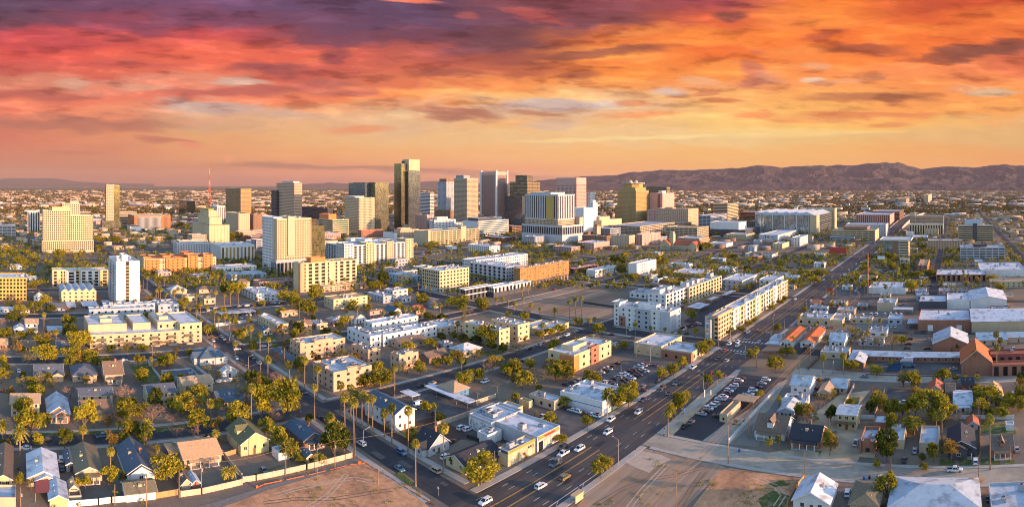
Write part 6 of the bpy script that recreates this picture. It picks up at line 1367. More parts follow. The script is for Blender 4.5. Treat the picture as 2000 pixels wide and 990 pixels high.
PALMS = {
 'z5': '425,455,15 765,365,-20 820,790,130 935,945,195 892,480,20 962,515,100 1033,550,90 1115,570,150 1172,632,150 1325,690,340 1420,772,265 1632,872,305 625,600,390 175,225,-20',
 '31': '1235,830,480 1450,720,350 1072,135,-100',
 '21': '375,1035,790 478,1090,860 258,955,822 92,1000,785 95,778,635 30,745,592 1590,940,790 785,545,390 990,520,420 1095,500,430 1375,455,370 1425,455,370 1485,420,350 1200,470,405 1245,470,390 1285,480,405 1155,500,400 1560,615,510 685,280,170 840,270,165 855,180,130 905,180,130 960,200,125 965,230,170 1255,270,210 1310,290,225 1350,305,245 1410,300,258 1480,320,260 1525,320,255 1560,310,258 1860,380,320 1905,380,320 1950,385,340 1195,220,190 70,120,65 105,110,85 18,150,110',
 'z6': '65,105,-30 140,110,0 275,120,-60 355,240,-20 455,260,30 505,340,120 590,320,90 650,435,120 925,490,255 1043,580,330 1148,640,395 720,680,450 1140,960,640 1415,935,705 1612,985,650 1780,1060,760 1490,1010,915 225,130,30 280,240,165',
 'z7': '510,590,470 525,750,580 575,770,590 597,620,525 690,720,570 742,700,580 800,720,615 725,950,700 700,950,760 750,950,745 812,935,815 930,980,770 975,860,740 1035,950,750 1215,985,815 1345,950,815 1460,985,780 1575,985,810 1650,960,780 1750,960,765 1165,660,585 1280,655,610 1400,680,585 1430,640,555 1490,715,570 1580,680,545 1840,560,400 440,480,420 1770,600,520',
 '20': '340,630,440 435,700,575 1170,870,785 85,130,70 170,120,55',
 '30': '640,520,370 855,820,535 915,440,330 1940,385,50 1630,330,165 1680,320,170',
 '22': '80,310,235 125,300,225 85,370,320 20,420,355 145,440,365 215,460,400 445,490,345 490,480,320 535,490,318 600,585,485 640,545,475 952,615,515 1073,610,545 1183,620,555 1300,630,575 1420,640,562 1890,860,705 770,160,55 685,170,115 710,175,110 820,130,90 1455,50,20 1330,420,340 240,640,520',
 '23': '640,350,240 690,300,220 748,300,208 805,310,195 912,315,225 525,330,190 500,250,190 495,345,275 235,555,455 370,570,515 660,190,118 865,570,485 775,560,495 585,575,530 425,905,770 582,910,755 950,880,805 1595,920,740 1765,925,590 1770,920,690 1800,760,635 1515,250,140 1550,260,140 1345,345,185 890,110,30 425,405,365 475,410,365 500,408,350 560,408,360 590,410,362 1455,300,250',
 '33': '1345,510,250 1300,410,270 1720,700,285 85,215,140 10,570,470 80,540,470',
 '32': '1205,445,245',
 'z4': '1030,700,600 1143,710,610 1620,700,590 1785,720,590 1212,750,665 1425,740,655 820,820,710 1310,680,590 440,935,860 1250,385,355 1320,400,365 1420,390,350 1475,390,350 1535,390,355 1745,300,230 1165,380,350',
 '12': '675,850,805 775,830,800 550,870,830 580,870,820 1085,740,700 1040,780,730 1320,750,720 1490,770,740 1530,760,725 1565,770,740 770,960,925',
 '11': '1690,770,745 1580,790,745 1610,780,740 1475,790,750 1310,800,765 1410,790,760 1855,720,695 1710,870,830 1780,880,845 1870,850,825 1240,830,790 820,960,930 915,970,930 1040,940,910 1090,960,915 1200,930,890 1740,720,695',
 '10': '160,800,740 205,860,830 1895,960,910 820,880,840 950,850,800 1800,720,690 60,980,940 170,990,930',
}
DATES = {'30': '155,590,375 1130,500,325 20,470,330 1545,260,120 1670,490,400 1215,575,515 1745,800,690 1800,790,685', 'z6': '835,450,270 1050,990,870 360,420,235', '31': '575,390,275', '21': '1645,195,140 1680,198,138 1715,200,142 1745,202,150 1790,200,150 1000,612,565 25,985,905 740,310,255', '23': '190,690,625 775,150,80 1000,195,45', '33': '1130,430,320', '22': '330,470,400 1500,620,580', '20': '1890,640,560'}
for T_, s in PALMS.items():
    for e in s.split():
        x, y, yt = map(float, e.split(',')); p = at(*P(T_, x, y)); palm(p.x, p.y, max(4.5, min(28, rise(T_, x, y, yt))))
for T_, s in DATES.items():
    for e in s.split():
        x, y, yt = map(float, e.split(',')); p = at(*P(T_, x, y)); H = max(3.0, min(16, rise(T_, x, y, yt))); palm(p.x, p.y, H, True, crown=min(1.15, .35 + H / 13))
TR = {
 '30': 'o180,300,150,120 o235,450,240,190 o290,530,420,90 d500,540,390,130 o650,420,190,190 b545,150,30,140 o290,170,50,130 b960,180,40,200 d1205,230,90,130 b850,330,230,170 o990,320,170,200 b1180,340,180,200 b1340,350,250,130 o1010,480,320,110 b890,500,430,150 o1420,270,130,170 o1530,430,240,160 o1850,380,190,190 m1900,200,60,180 b1365,460,360,110 b1500,440,370,100 o660,860,760,80 m240,860,770,80 o155,830,730,60 o840,820,680,130 o1290,780,600,180 d950,800,720,60 d40,540,470,90 o1100,300,200,110 b120,360,260,110 m1460,180,80,110 o610,860,770,70',
 '31': 'o210,330,30,240 b110,300,170,120 d600,600,370,200 d680,560,400,120 o270,620,490,120 o1330,280,180,110 o1430,330,270,110 o1200,470,390,90 m1030,400,330,110 o1740,820,610,220 d1520,680,600,60 o860,60,-40,180 o960,60,-60,200 o480,655,590,110 o350,650,600,80 o40,330,60,150 b150,40,-60,140',
 '20': 'd110,530,430,100 d75,420,360,70 o150,450,380,110 o265,440,360,160 o360,400,300,90 d400,440,380,80 o530,560,455,100 d540,640,530,130 b500,700,610,150 o620,720,590,150 o560,830,710,140 o700,830,730,140 o320,700,620,130 o350,830,700,180 d185,780,710,45 o160,650,590,120 o40,640,560,110 o25,860,770,60 b40,770,680,80 b10,540,470,80 b510,430,380,80 d1735,300,230,80 o1830,320,210,120 o1620,600,540,90 b1640,660,600,110 d860,750,690,80 b1010,720,650,120 b780,740,670,110 o1100,740,685,70 b1230,700,640,120 b1310,690,640,90 b1420,720,660,110 o1290,860,770,120 o1465,780,720,60 m1600,900,840,160 b1850,870,810,100 o280,250,190,100 o240,165,130,60 o300,160,130,60 d270,60,20,60 o450,30,0,70 o890,40,5,50 o1340,190,150,120 m1420,180,110,140 d1960,750,670,90 o1420,400,330,80 o1530,420,380,60 b1330,180,150,90 m1900,960,880,170 d180,960,900,60',
 '21': 'o240,370,280,130 o310,400,330,80 o400,460,350,120 o440,460,390,60 o470,380,210,110 o200,460,405,80 o920,270,195,100 d990,260,130,90 o1100,260,215,90 o1180,300,250,80 o1285,380,300,90 o1570,400,310,130 o1600,440,370,70 o1755,430,330,110 d1340,510,440,110 d1440,510,450,130 d1240,510,460,80 d640,570,515,70 d540,620,560,140 m410,630,550,110 o300,700,640,110 o275,650,590,50 b190,690,610,130 d730,430,380,80 o1180,760,660,100 o1345,720,645,110 d1440,660,600,90 o1790,700,550,170 d1600,680,610,100 d1700,680,620,120 d1820,740,650,90 d1910,760,680,80 o1860,840,775,90 m1690,800,720,100 o1550,800,740,90 o1410,860,790,90 o1600,860,790,70 o1690,970,875,130 o1940,920,840,100 m1170,910,820,130 o1270,920,810,90 m700,840,750,140 m590,800,740,110 m460,790,720,90 o690,1000,930,120 o830,1010,960,180 o930,930,830,120 o960,1010,930,120 m150,840,790,80 b150,985,920,100 d25,980,910,110 b230,560,490,110 o1960,470,430,90 b280,870,800,60 d1060,480,430,80',
 '22': 'o210,640,580,70 o290,620,560,90 o370,600,530,90 o500,540,480,80 o670,600,530,110 m40,770,680,130 o30,930,820,100 o135,880,800,70 o375,930,825,140 m180,990,880,180 o860,720,655,80 m790,750,690,60 o1250,930,830,90 o1160,960,865,80 o1315,890,790,80 o1465,780,670,90 o1525,760,650,90 b1330,650,630,70 o1850,800,725,80 d800,60,0,120 d850,70,10,80 o850,150,70,80 m840,180,130,90 o940,190,140,70 o1150,80,10,120 m1330,175,120,100 d1160,200,155,80 o1720,110,50,60 d1820,120,75,90 d610,250,225,40 m1500,360,340,60 o1730,285,250,60 o1660,610,570,60 o1770,590,550,70 o1830,545,500,60 o1880,515,480,50 o1700,600,560,50 o90,500,440,80 m110,460,420,80',
 '23': 'o75,600,530,70 o145,790,710,100 o60,880,790,140 m470,690,610,110 m640,720,560,120 m740,720,540,130 m860,720,610,100 m960,730,580,120 o1030,690,620,70 o630,890,810,100 o840,930,850,70 d1470,740,660,40 b1110,620,575,60 b1255,620,575,70 o415,170,105,80 o355,225,165,80 o1110,280,195,90 o740,120,80,80 o950,110,45,60 d1065,130,80,50 o1110,170,120,60 o1165,180,120,70 o1260,170,105,100 m1615,230,165,60 m1760,260,200,100 o1800,275,220,60 o280,430,395,70 d830,220,170,60 o35,420,380,60 o90,380,340,60 o130,350,310,50 d1240,330,300,40 o1730,210,150,70',
 '33': 'o1110,80,-50,110 o1355,40,-60,140 o1530,30,-20,80 o1610,20,-30,50 o950,290,150,130 o1040,300,200,80 o1140,290,130,120 o1260,320,110,250 o1350,340,220,180 o1130,420,310,160 o960,410,270,90 d920,640,410,190 o1680,200,70,180 o1650,280,160,110 d1600,140,50,60 o1865,210,120,80 o1800,310,230,100 o840,690,620,60 b930,700,650,70 o1280,640,500,90 m1340,610,520,60 d1190,640,580,60 o1200,710,655,60 o920,920,740,160 b880,1000,880,120 q1190,830,740,80 q1610,860,730,140 q1265,990,940,70 q1440,1000,950,100 m510,160,90,60 o1460,20,-20,60 o490,140,80,60',
 '32': 'o780,250,90,140 o905,220,35,120 o420,220,145,100 o300,350,270,90 m180,310,245,60 o585,390,290,80 o690,770,620,120 q760,720,580,60 o380,500,440,90 m95,650,575,50 o1520,50,-30,70 o1600,20,-60,60 o1915,170,90,60 o210,100,50,60 m100,240,170,80 o1240,320,190,60 o1280,275,120,80 o1325,270,100,90 o30,190,120,80',
 'z4': 'o910,720,620,130 m1090,730,660,80 o1340,570,520,80 m1740,440,340,110 m1300,480,430,100 o590,860,790,110 m1210,700,640,160 o1330,700,640,100 m700,670,610,120 m800,650,600,80 o930,830,735,70 o1130,890,790,70 o1100,920,850,60 o1200,940,865,80 o1280,945,870,110 o1450,900,840,120 o860,700,640,90',
 '12': 'd530,830,780,60 o415,890,840,110 o1190,735,700,80 o1500,830,770,110 o1580,720,690,60 o1680,710,690,60 d1720,900,860,60 o440,890,860,60 o870,900,850,60',
 '10': 'o60,850,800,110 o450,890,820,90 o900,780,720,70 o780,770,720,110 o765,830,790,60 o1800,740,690,70 o1390,650,610,50 o1440,660,620,50 d1850,740,690,70 o150,940,880,90 o1100,820,790,50 o890,910,870,60 d1230,470,440,60',
 '11': 'o1330,830,780,90 o1380,800,760,60 o1600,760,740,60 o1305,920,880,40 o1940,740,700,90 o870,960,930,60 o1500,770,740,70',
}
KK = 0
for T_, s in TR.items():
    z = 6.6 if T_ in ZT else 3.96
    for e in s.split():
        k = e[0]; x, y, yt, w = map(float, e[1:].split(',')); px, py = P(T_, x, y); p = at(px, py)
        H = max(2.5, min(17, rise(T_, x, y, yt))); Wd = (w / z) * hypot(p.x, p.y) / F
        plant(k, p.x, p.y, H * 1.08, Wd * 1.12)

# ================================================================ vehicles
def paint(n, c): return surf('car_paint_' + n, c, .3, .05, 1.0, spec=.5, coat=.6)
PAINT = {n: paint(n, c) for n, c in {'white': (.68,.68,.68), 'silver': (.34,.35,.37), 'black': (.018,.018,.02), 'grey': (.1,.105,.115), 'red': (.22,.02,.015), 'blue': (.05,.11,.22), 'navy': (.025,.035,.07), 'tan': (.36,.29,.19), 'gold': (.20,.15,.06), 'teal': (.09,.2,.25), 'brown': (.12,.07,.04)}.items()}
TYRE = surf('tyre_rubber', (.02,.02,.02), .9); RIM = surf('wheel_rim', (.35,.35,.36), .4, metal=.6); CARGL = glass('car_glass', (.02,.025,.03), .05)
HEAD = surf('headlight_lens', (.6,.6,.58), .2); TAIL = surf('tail_light_lens', (.35,.02,.015), .3)
# side profiles: lower body, then glasshouse (x forward from rear, z up); the body narrows upwards
TYPES = {
 'sedan': dict(L=4.6, W=1.8, body=[(0,.35),(.05,.85),(.9,.98),(3.3,.95),(4.45,.75),(4.6,.5),(4.55,.3),(.1,.3)], cab=[(.55,.95),(1.25,1.42),(2.55,1.42),(3.45,.93)]),
 'suv': dict(L=4.7, W=1.9, body=[(0,.4),(.03,1.0),(.3,1.08),(3.5,1.05),(4.55,.92),(4.7,.6),(4.65,.35),(.1,.35)], cab=[(.12,1.06),(.4,1.68),(2.75,1.70),(3.65,1.04)]),
 'pickup': dict(L=5.6, W=1.95, body=[(0,.5),(.02,1.05),(2.0,1.05),(4.3,1.05),(5.45,.98),(5.6,.65),(5.55,.4),(.1,.4)], cab=[(2.0,1.04),(2.2,1.75),(3.5,1.75),(4.3,1.04)]),
 'van': dict(L=5.6, W=2.0, body=[(0,.4),(.02,1.15),(.2,1.2),(4.4,1.15),(5.35,.98),(5.6,.65),(5.55,.35),(.1,.35)], cab=[(.05,1.18),(.15,2.25),(3.9,2.25),(4.75,1.13)]),
}
def lathe_profile(b, prof, w0, w1, zmid, mi):
    """an extruded side profile whose width shrinks above zmid"""
    zs = [p[1] for p in prof]; zt = max(zs)
    wd = lambda z: (w0 if z <= zmid else w0 + (w1 - w0) * (z - zmid) / max(zt - zmid, .01)) / 2
    n = len(prof)
    for i in range(n):
        p, q = prof[i], prof[(i + 1) % n]
        b.poly([(p[0], -wd(p[1]), p[1]), (q[0], -wd(q[1]), q[1]), (q[0], wd(q[1]), q[1]), (p[0], wd(p[1]), p[1])], mi)
    for s in (-1, 1):
        pts = [(p[0], s * wd(p[1]), p[1]) for p in prof]; b.poly(pts if s > 0 else pts[::-1], mi)
CARM = {}
def car_meshes(kind):
    if kind in CARM: return CARM[kind]
    T = TYPES[kind]; L, Wd = T['L'], T['W']; h = L / 2
    sh = lambda pr: [(x - h, z) for x, z in pr]
    zb = max(p[1] for p in T['body']); parts = {}
    b = MB(); lathe_profile(b, sh(T['body']), Wd, Wd * .94, .75, 0)
    cab = sh(T['cab']); zt = cab[1][1]
    roof = [(cab[1][0] - .02, zt - .03), (cab[1][0] + .06, zt + .03), (cab[2][0] - .06, zt + .03), (cab[2][0] + .04, zt - .03)]
    lathe_profile(b, roof, Wd * .78, Wd * .76, zt - .05, 0)
    wr = lambda z: (Wd * .93 + (Wd * .78 - Wd * .93) * (z - cab[0][1]) / (zt - cab[0][1])) / 2
    for s in (-1, 1):                             # pillars
        for (lo, hi) in ((cab[0], cab[1]), (cab[3], cab[2])): b.tube((lo[0], s * wr(lo[1]), lo[1] - .02), (hi[0], s * wr(hi[1]), hi[1]), .06, .05, 4)
        m = (cab[0][0] + cab[3][0]) / 2; b.tube((m, s * wr(cab[0][1]), cab[0][1] - .02), (m - .05, s * wr(zt), zt), .05, .05, 4)
    if kind == 'pickup': b.box(-h + .12, -Wd * .4, 1.052, -h + 1.85, Wd * .4, 1.06, 1)
    if kind == 'van':
        for s in (-1, 1): b.poly([(cab[0][0] + .02, s * (wr(1.3) + .012), 1.2), (cab[2][0] - 1.3, s * (wr(1.3) + .012), 1.2), (cab[2][0] - 1.3, s * (wr(zt) + .012), zt - .05), (cab[1][0] + .02, s * (wr(zt) + .012), zt - .05)])
    parts['body'] = b
    g = MB(); w_lo = Wd * .93; lathe_profile(g, [(cab[0][0] + .03, cab[0][1] - .01), (cab[1][0] + .04, zt - .04), (cab[2][0] - .04, zt - .04), (cab[3][0] - .03, cab[3][1] - .01)], Wd * .92, Wd * .77, cab[0][1], 0)
    parts['windows'] = g
    for k, xw in enumerate((-h + L * .19, h - L * .19)):
        for s in (-1, 1):
            t = MB(); y = s * (Wd / 2 - .12); t.tube((xw, y - .12, .34), (xw, y + .12, .34), .34, None, 12, 0); t.tube((xw, y + s * .1, .34), (xw, y + s * .135, .34), .2, None, 8, 1); parts[f'wheel{k}{s}'] = t
    for s in (-1, 1):
        t = MB(); t.box(h - .16, s * Wd * .36 - .2, .62, h - .02, s * Wd * .36 + .2, .78); parts[f'headlight{s}'] = t
        t = MB(); t.box(-h - .015, s * Wd * .4 - .14, .72, -h + .1, s * Wd * .4 + .14, .95); parts[f'tail_light{s}'] = t
    one = MB()
    for n, p in parts.items():
        mi0 = {'b': 0, 'w': 1 if n == 'windows' else 2, 'h': 3, 't': 4}[n[0]]; o = len(one.v); one.v += p.v
        one.f += [tuple(i + o for i in f) for f in p.f]; one.mi += [2 if n == 'body' and m == 1 else mi0 for m in p.mi]
    CARM[kind] = (parts, one, {}); return CARM[kind]
def car_piece(kind, n, color):
    parts, one, cache = CARM[kind]; k = (n, color if n in ('body', 'all') else '')
    if k not in cache:
        if n == 'all': cache[k] = one.mesh('car', [PAINT[color], CARGL, TYRE, HEAD, TAIL])
        elif n == 'body': cache[k] = parts[n].mesh('body', [PAINT[color], TYRE])
        elif n == 'windows': cache[k] = parts[n].mesh('windows', CARGL)
        elif n.startswith('wheel'): cache[k] = parts[n].mesh('wheel', [TYRE, RIM])
        else: cache[k] = parts[n].mesh(n.rstrip('-1'), HEAD if n[0] == 'h' else TAIL)
    return cache[k]
CARN = {'sedan': 'sedan', 'suv': 'sport utility car', 'pickup': 'pickup truck', 'van': 'van'}
NCAR = 0
def car(X, Y, ang, kind, color, state):
    global NCAR
    if kind not in CARM: car_meshes(kind)
    NCAR += 1
    r = hypot(X, Y); nm = {'sedan': 'car', 'suv': 'car', 'pickup': 'pickup_truck', 'van': 'van'}[kind]
    if r < 330:
        root = thing(nm, '', {'sedan': 'car', 'suv': 'car'}.get(kind, kind), (X, Y, .02), ang, 'cars and vans on the streets and lots')
        for n in CARM[kind][0]: link(n.rstrip('-1').rstrip('0-1') if n not in ('body', 'windows') else n, car_piece(kind, n, color), root)
    else:
        root = link(nm, car_piece(kind, 'all', color), None, (X, Y, .02)); root.rotation_euler = (0, 0, ang)
        tag(root, '', {'sedan': 'car', 'suv': 'car'}.get(kind, kind), 'cars and vans on the streets and lots')
    later(root, color + ' ' + state, CARN[kind], X, Y)
    occupy(X - 2.3, Y - 2.3, X + 2.3, Y + 2.3)
ANG = {'+': 0.0, '-': pi, 'b': pi / 2, 'v': -pi / 2}
KCH = {'s': 'sedan', 'u': 'suv', 'p': 'pickup', 'v': 'van'}
CCH = {'w': 'white', 'i': 'silver', 'k': 'black', 'g': 'grey', 'r': 'red', 'b': 'blue', 'n': 'navy', 't': 'tan', 'y': 'gold', 'e': 'teal', 'o': 'brown'}
CARS = {   # kind, colour, heading, column, row
 'z1': 'uw-315,945 uw+1030,745 uy+1340,630 vg-1220,450 uw-1530,260 pw-1320,322 uk-1310,245 uw-1895,45',
 'z2': 'uw-640,775 uw-282,872 sn-700,612 sk-1035,530 sg-1125,402 uo-945,455 uk+1190,570 pw-1345,196 sr+1568,268 sk-1665,86 ui+1775,110 uwb90,820 si-690,446 skb390,140 sob845,170 uwb195,388 sib272,386',
 'z3': 'sr-100,905 uw-160,816 uw-270,790 uw-268,836 sw+545,786 sr+540,646 sw-405,660 sw-1010,236 sk+1230,210 sw+1215,260 pib1200,612 swb1350,600 sgb1450,608 sr-1040,655',
 'z4': 'sw-170,932 sb-275,808 sw+385,842 sw-480,765 sw-540,742 sk+530,648 sb-600,684 uw-570,608 sw-720,502 sk+640,560 sw+760,480 sk-820,440 sw+520,700 sr-450,700 uwv590,938 swv720,830 swv780,845 srv740,815 skv860,860 swv920,865',
 'z5': 'ubv1545,900 uwb1030,785 snv290,115 skv225,78 skb535,458 sib660,545',
 '31': 'sev1110,705 utb1385,720 uw+1470,615 se-1410,565 sk+1510,495 uw+1590,388 uw+1640,400 vw+1260,205 sn+1285,230 sn+1390,275 st-1365,40 sgv60,720 uw-1770,28 sk+1280,60',
 '30': 'pe+795,450 sk-355,476 sw-200,545 uwb470,632 skb480,705 sk-1610,460 sg-75,105 sr+20,100',
 'z6': 'swv545,392 siv575,418 srv615,460 sw+745,550 swv735,668 ukv940,665 swb1030,730 skv855,752 snv1330,920 swv435,440 sw+1195,500 sw+1080,515 sw-390,50 sb+465,18 sw+1100,98 swb800,144 sib850,144',
 '20': 'sw+960,814 swb145,895 sk+1290,300 sw+1910,388 sk+1850,395',
 '22': 'si-340,648 uw-425,618 sk-470,605 sg-520,585 sk-130,722 sg-210,694 sk-250,684 uwb775,690 skb765,612 sgb930,640 swb800,685 ug-150,830 sk-45,960 sw-925,575 uw-1340,575 si-1400,545 sw+1270,600 sk+1350,605 pw-1660,260 sr+330,262 uk-60,830',
 '32': 'skb430,240 swb465,250 uwb500,260 sob565,285 swb610,285 uwb650,295 pw+235,305 sg+1385,345 sk+1335,375 skb1590,295 vtb1745,350 ugb1740,225 sw+715,35 sg+770,35 sw+820,42 sg+1010,70 sob1015,95',
 '33': 'pw+680,505 sb+505,430 si+1135,565 sk+1055,635 uw+1605,648 pwv1445,715 si+1925,555 ukb480,278 pwb1050,195 swb1920,112 swb1925,132 sib1755,48 uw+615,895 sk+1705,935 skb375,85 sw+870,780 uk+1580,580 sg+60,290',
 '23': 'seb745,940 seb450,962 sib1430,878 sib1240,655 skb1095,648 srb1085,685 sgb1075,718 skb1230,722 pi+320,568 swb410,556 skb480,562 uk+290,745 swb1200,265 skb1250,235 pib1045,382 swb750,168 skb585,228 sw+690,250 sb+705,262 sw+680,275 sw+720,245 si+700,290 vw+735,468 vw+800,462 vw+840,460 vw+905,462 vw+950,458 vw+990,460 vw+1028,465 sw+795,545 sw+830,545 sw+880,555 sw+925,548 sw+955,550 sw+985,552 sk+1810,720 sw+1900,722 uw-430,190 sk-520,300 uw+335,350 sk+345,325',
}
for T_, s in CARS.items():
    for e in s.split():
        x, y = map(float, e[3:].split(',')); p = at(*P(T_, x, y)); a = e[2]
        st = 'driving' if T_[0] == 'z' and e[2] in '+-' and 113 < p.y < 139 else 'parked'
        car(p.x, p.y, ANG[a] + rnd.gauss(0, .03), KCH[e[0]], CCH[e[1]], st)
ROWS_ = [('z2', 60, 305, 290, 190, 6), ('z2', 335, 345, 730, 150, 10), ('z2', 390, 405, 730, 240, 8), ('z2', 1455, 795, 1625, 665, 5), ('z2', 1700, 605, 1965, 335, 9), ('32', 1830, 125, 1965, 15, 5), ('32', 420, 55, 560, 12, 4), ('22', 560, 960, 690, 985, 0),
         ('11', 1290, 860, 1580, 845, 12), ('11', 1290, 845, 1560, 825, 11), ('21', 20, 375, 170, 365, 6), ('21', 180, 220, 300, 250, 5), ('20', 1720, 470, 1960, 455, 9), ('12', 600, 800, 800, 810, 8), ('13', 640, 600, 800, 560, 0), ('13', 860, 960, 1010, 975, 7), ('13', 130, 960, 260, 970, 6), ('13', 400, 930, 520, 945, 6), ('22', 1330, 560, 1440, 530, 5), ('22', 1050, 235, 1190, 240, 5), ('12', 1700, 780, 1900, 800, 8), ('12', 1640, 830, 1560, 870, 4)]
PCOL = ['white'] * 5 + ['silver'] * 3 + ['black'] * 4 + ['grey'] * 3 + ['navy', 'blue', 'red', 'grey', 'silver']
for (T_, x0, y0, x1, y1, n) in ROWS_:
    p, q = at(*P(T_, x0, y0)), at(*P(T_, x1, y1))
    for i in range(n):
        c = p.lerp(q, i / max(1, n - 1)); car(c.x, c.y, pi / 2 * rnd.choice((1, -1)) + rnd.gauss(0, .04), rnd.choice(['sedan', 'sedan', 'suv', 'suv', 'pickup']), rnd.choice(PCOL), 'parked')
# two lorries and a pair of skips on the motel forecourt
def lorry(label, tile, x, y, ang, box_mat, cab_mat):
    p = at(*P(tile, x, y)); t = thing('box_truck', label, 'truck', (p.x, p.y, 0), ang)
    b = MB(); b.box(-3.6, -1.2, .9, 1.6, 1.2, 3.4); b.build('cargo_box', box_mat, t)
    b = MB(); lathe_profile(b, [(1.7, .5), (1.7, 2.5), (2.7, 2.5), (3.3, 1.6), (3.7, 1.45), (3.75, .5)], 2.2, 2.0, 1.6, 0); b.build('cab', cab_mat, t)
    b = MB(); b.poly([(2.75, -.95, 2.42), (2.75, .95, 2.42), (3.32, .98, 1.65), (3.32, -.98, 1.65)]); b.build('windscreen', CARGL, t, (.02, 0, .03))
    for xw in (-2.4, 2.6):
        for s in (-1, 1): w = MB(); w.tube((xw, s * 1.0 - .14, .48), (xw, s * 1.0 + .14, .48), .48, None, 12); w.build('wheel', TYRE, t)
lorry('white box truck parked under the long grey-roofed motel', '23', 1075, 825, pi / 2, PAINT['white'], PAINT['white'])
lorry('small blue truck beside the white box truck', '23', 1085, 858, -pi / 2, PAINT['teal'], PAINT['blue'])
lorry('black flatbed-like truck between the red-tiled cottages', '23', 300, 735, 0, PAINT['black'], PAINT['black'])
for i, (x, y) in enumerate(((975, 895), (985, 870))):
    p = at(*P('23', x, y)); t = thing('skip_container', ('front' if i == 0 else 'rear') + ' dark blue waste container on the motel forecourt', 'container', (p.x, p.y, 0))
    b = MB(); b.box(-1.6, -3.4, .3, 1.6, 3.4, 2.4, top=False); b.box(-1.45, -3.25, .4, 1.45, 3.25, .45); b.build('bin', surf('blue_steel', (.03,.09,.17), .5), t)
    for k in range(6): b = MB(); b.box(-1.68, -3.2 + k * 1.25, .3, -1.6, -3.05 + k * 1.25, 2.4); b.build('rib', surf('blue_steel', (.03,.09,.17), .5), t)

# ================================================================ poles, wires, lamps, walls, signs
POLEW = surf('pole_wood', (.24,.15,.09), .9, .25, 1.5, streak=True); STEEL = surf('lamp_steel', (.36,.34,.31), .45, .1, metal=.3); WIRE = surf('wire', (.30,.19,.10), .5)
def upole(tile, x, y, yt, arms=1, name='utility_pole', desc='wooden'):
    p = at(*P(tile, x, y)); H = max(6, min(16, rise(tile, x, y, yt)))
    t = thing(name, '', 'pole', (p.x, p.y, 0), 0, 'utility poles'); later(t, ('tall ' if H > 11 else 'plain ') + desc, 'utility pole', p.x, p.y)
    b = MB(); b.tube((0, 0, 0), (0, 0, H), .17, .11, 7); b.build('pole', POLEW, t)
    for k in range(arms):
        b = MB(); b.box(-.07, -1.25, H - .5 - k * .9, .07, 1.25, H - .36 - k * .9); b.build('crossarm', POLEW, t)
        for s in (-1.1, -.45, .45, 1.1): b = MB(); b.tube((0, s, H - .36 - k * .9), (0, s, H - .16 - k * .9), .05, .04, 5); b.build('insulator', STEEL, t)
    if arms and rnd.random() < .4: b = MB(); b.tube((.3, 0, H - 2.6), (.3, 0, H - 1.6), .24, None, 8); b.build('transformer', STEEL, t)
    occupy(p.x - .5, p.y - .5, p.x + .5, p.y + .5)
    return Vector((p.x, p.y, H))
def wire(a, b_, label, off=0.0, dz=-.2, sag=1.0, r=.035):
    m = MB(); n = 10; d = (b_ - a); s = Vector((-d.y, d.x, 0)).normalized() * off
    pts = [a.lerp(b_, i / n) + s + Vector((0, 0, dz - sag * 4 * (i / n) * (1 - i / n))) for i in range(n + 1)]
    k = 4; 
    for i, p in enumerate(pts):
        dd = (pts[min(i + 1, n)] - pts[max(i - 1, 0)]).normalized(); u = dd.orthogonal().normalized(); v = dd.cross(u)
        m.v += [tuple(p + u * cos(w) * r + v * sin(w) * r) for w in (0, pi / 2, pi, 3 * pi / 2)]
    for i in range(n):
        for j in range(k): m.f.append((i*k + j, i*k + (j+1) % k, (i+1)*k + (j+1) % k, (i+1)*k + j)); m.mi.append(0)
    o = m.build('power_line', WIRE); tag(o, label, 'power line', 'overhead power lines'); return o
MAIN = [upole('32', 1272, 1010, 700, 1), upole('32', 1672, 660, 345, 1), upole('23', 245, 945, 790, 1), upole('23', 583, 525, 430, 1), upole('23', 628, 465, 370, 1), upole('23', 710, 380, 290, 1)]
gA = at(*P('32', 1000, 1130)); back = Vector((gA.x - 30, gA.y - 6, 11))
names = ['the lowest span beside the weedy dirt lot', 'the span over the concrete street', 'the span along the car lot wall', 'the span past the red-tiled cottages', 'the span behind the convenience store', 'the farthest span by the truck yard']
ch = [back] + MAIN
for i in range(len(ch) - 1):
    for k, (off, nm) in enumerate(((-1.1, 'outer'), (-.45, 'inner'), (.45, 'second inner'), (1.1, 'far outer'))): wire(ch[i], ch[i + 1], f'{nm} sunlit power line of {names[i]}', off, -.15, 1.1)
    wire(ch[i], ch[i + 1], f'low sagging cable of {names[i]}', .1, -2.6, 1.8, .05)
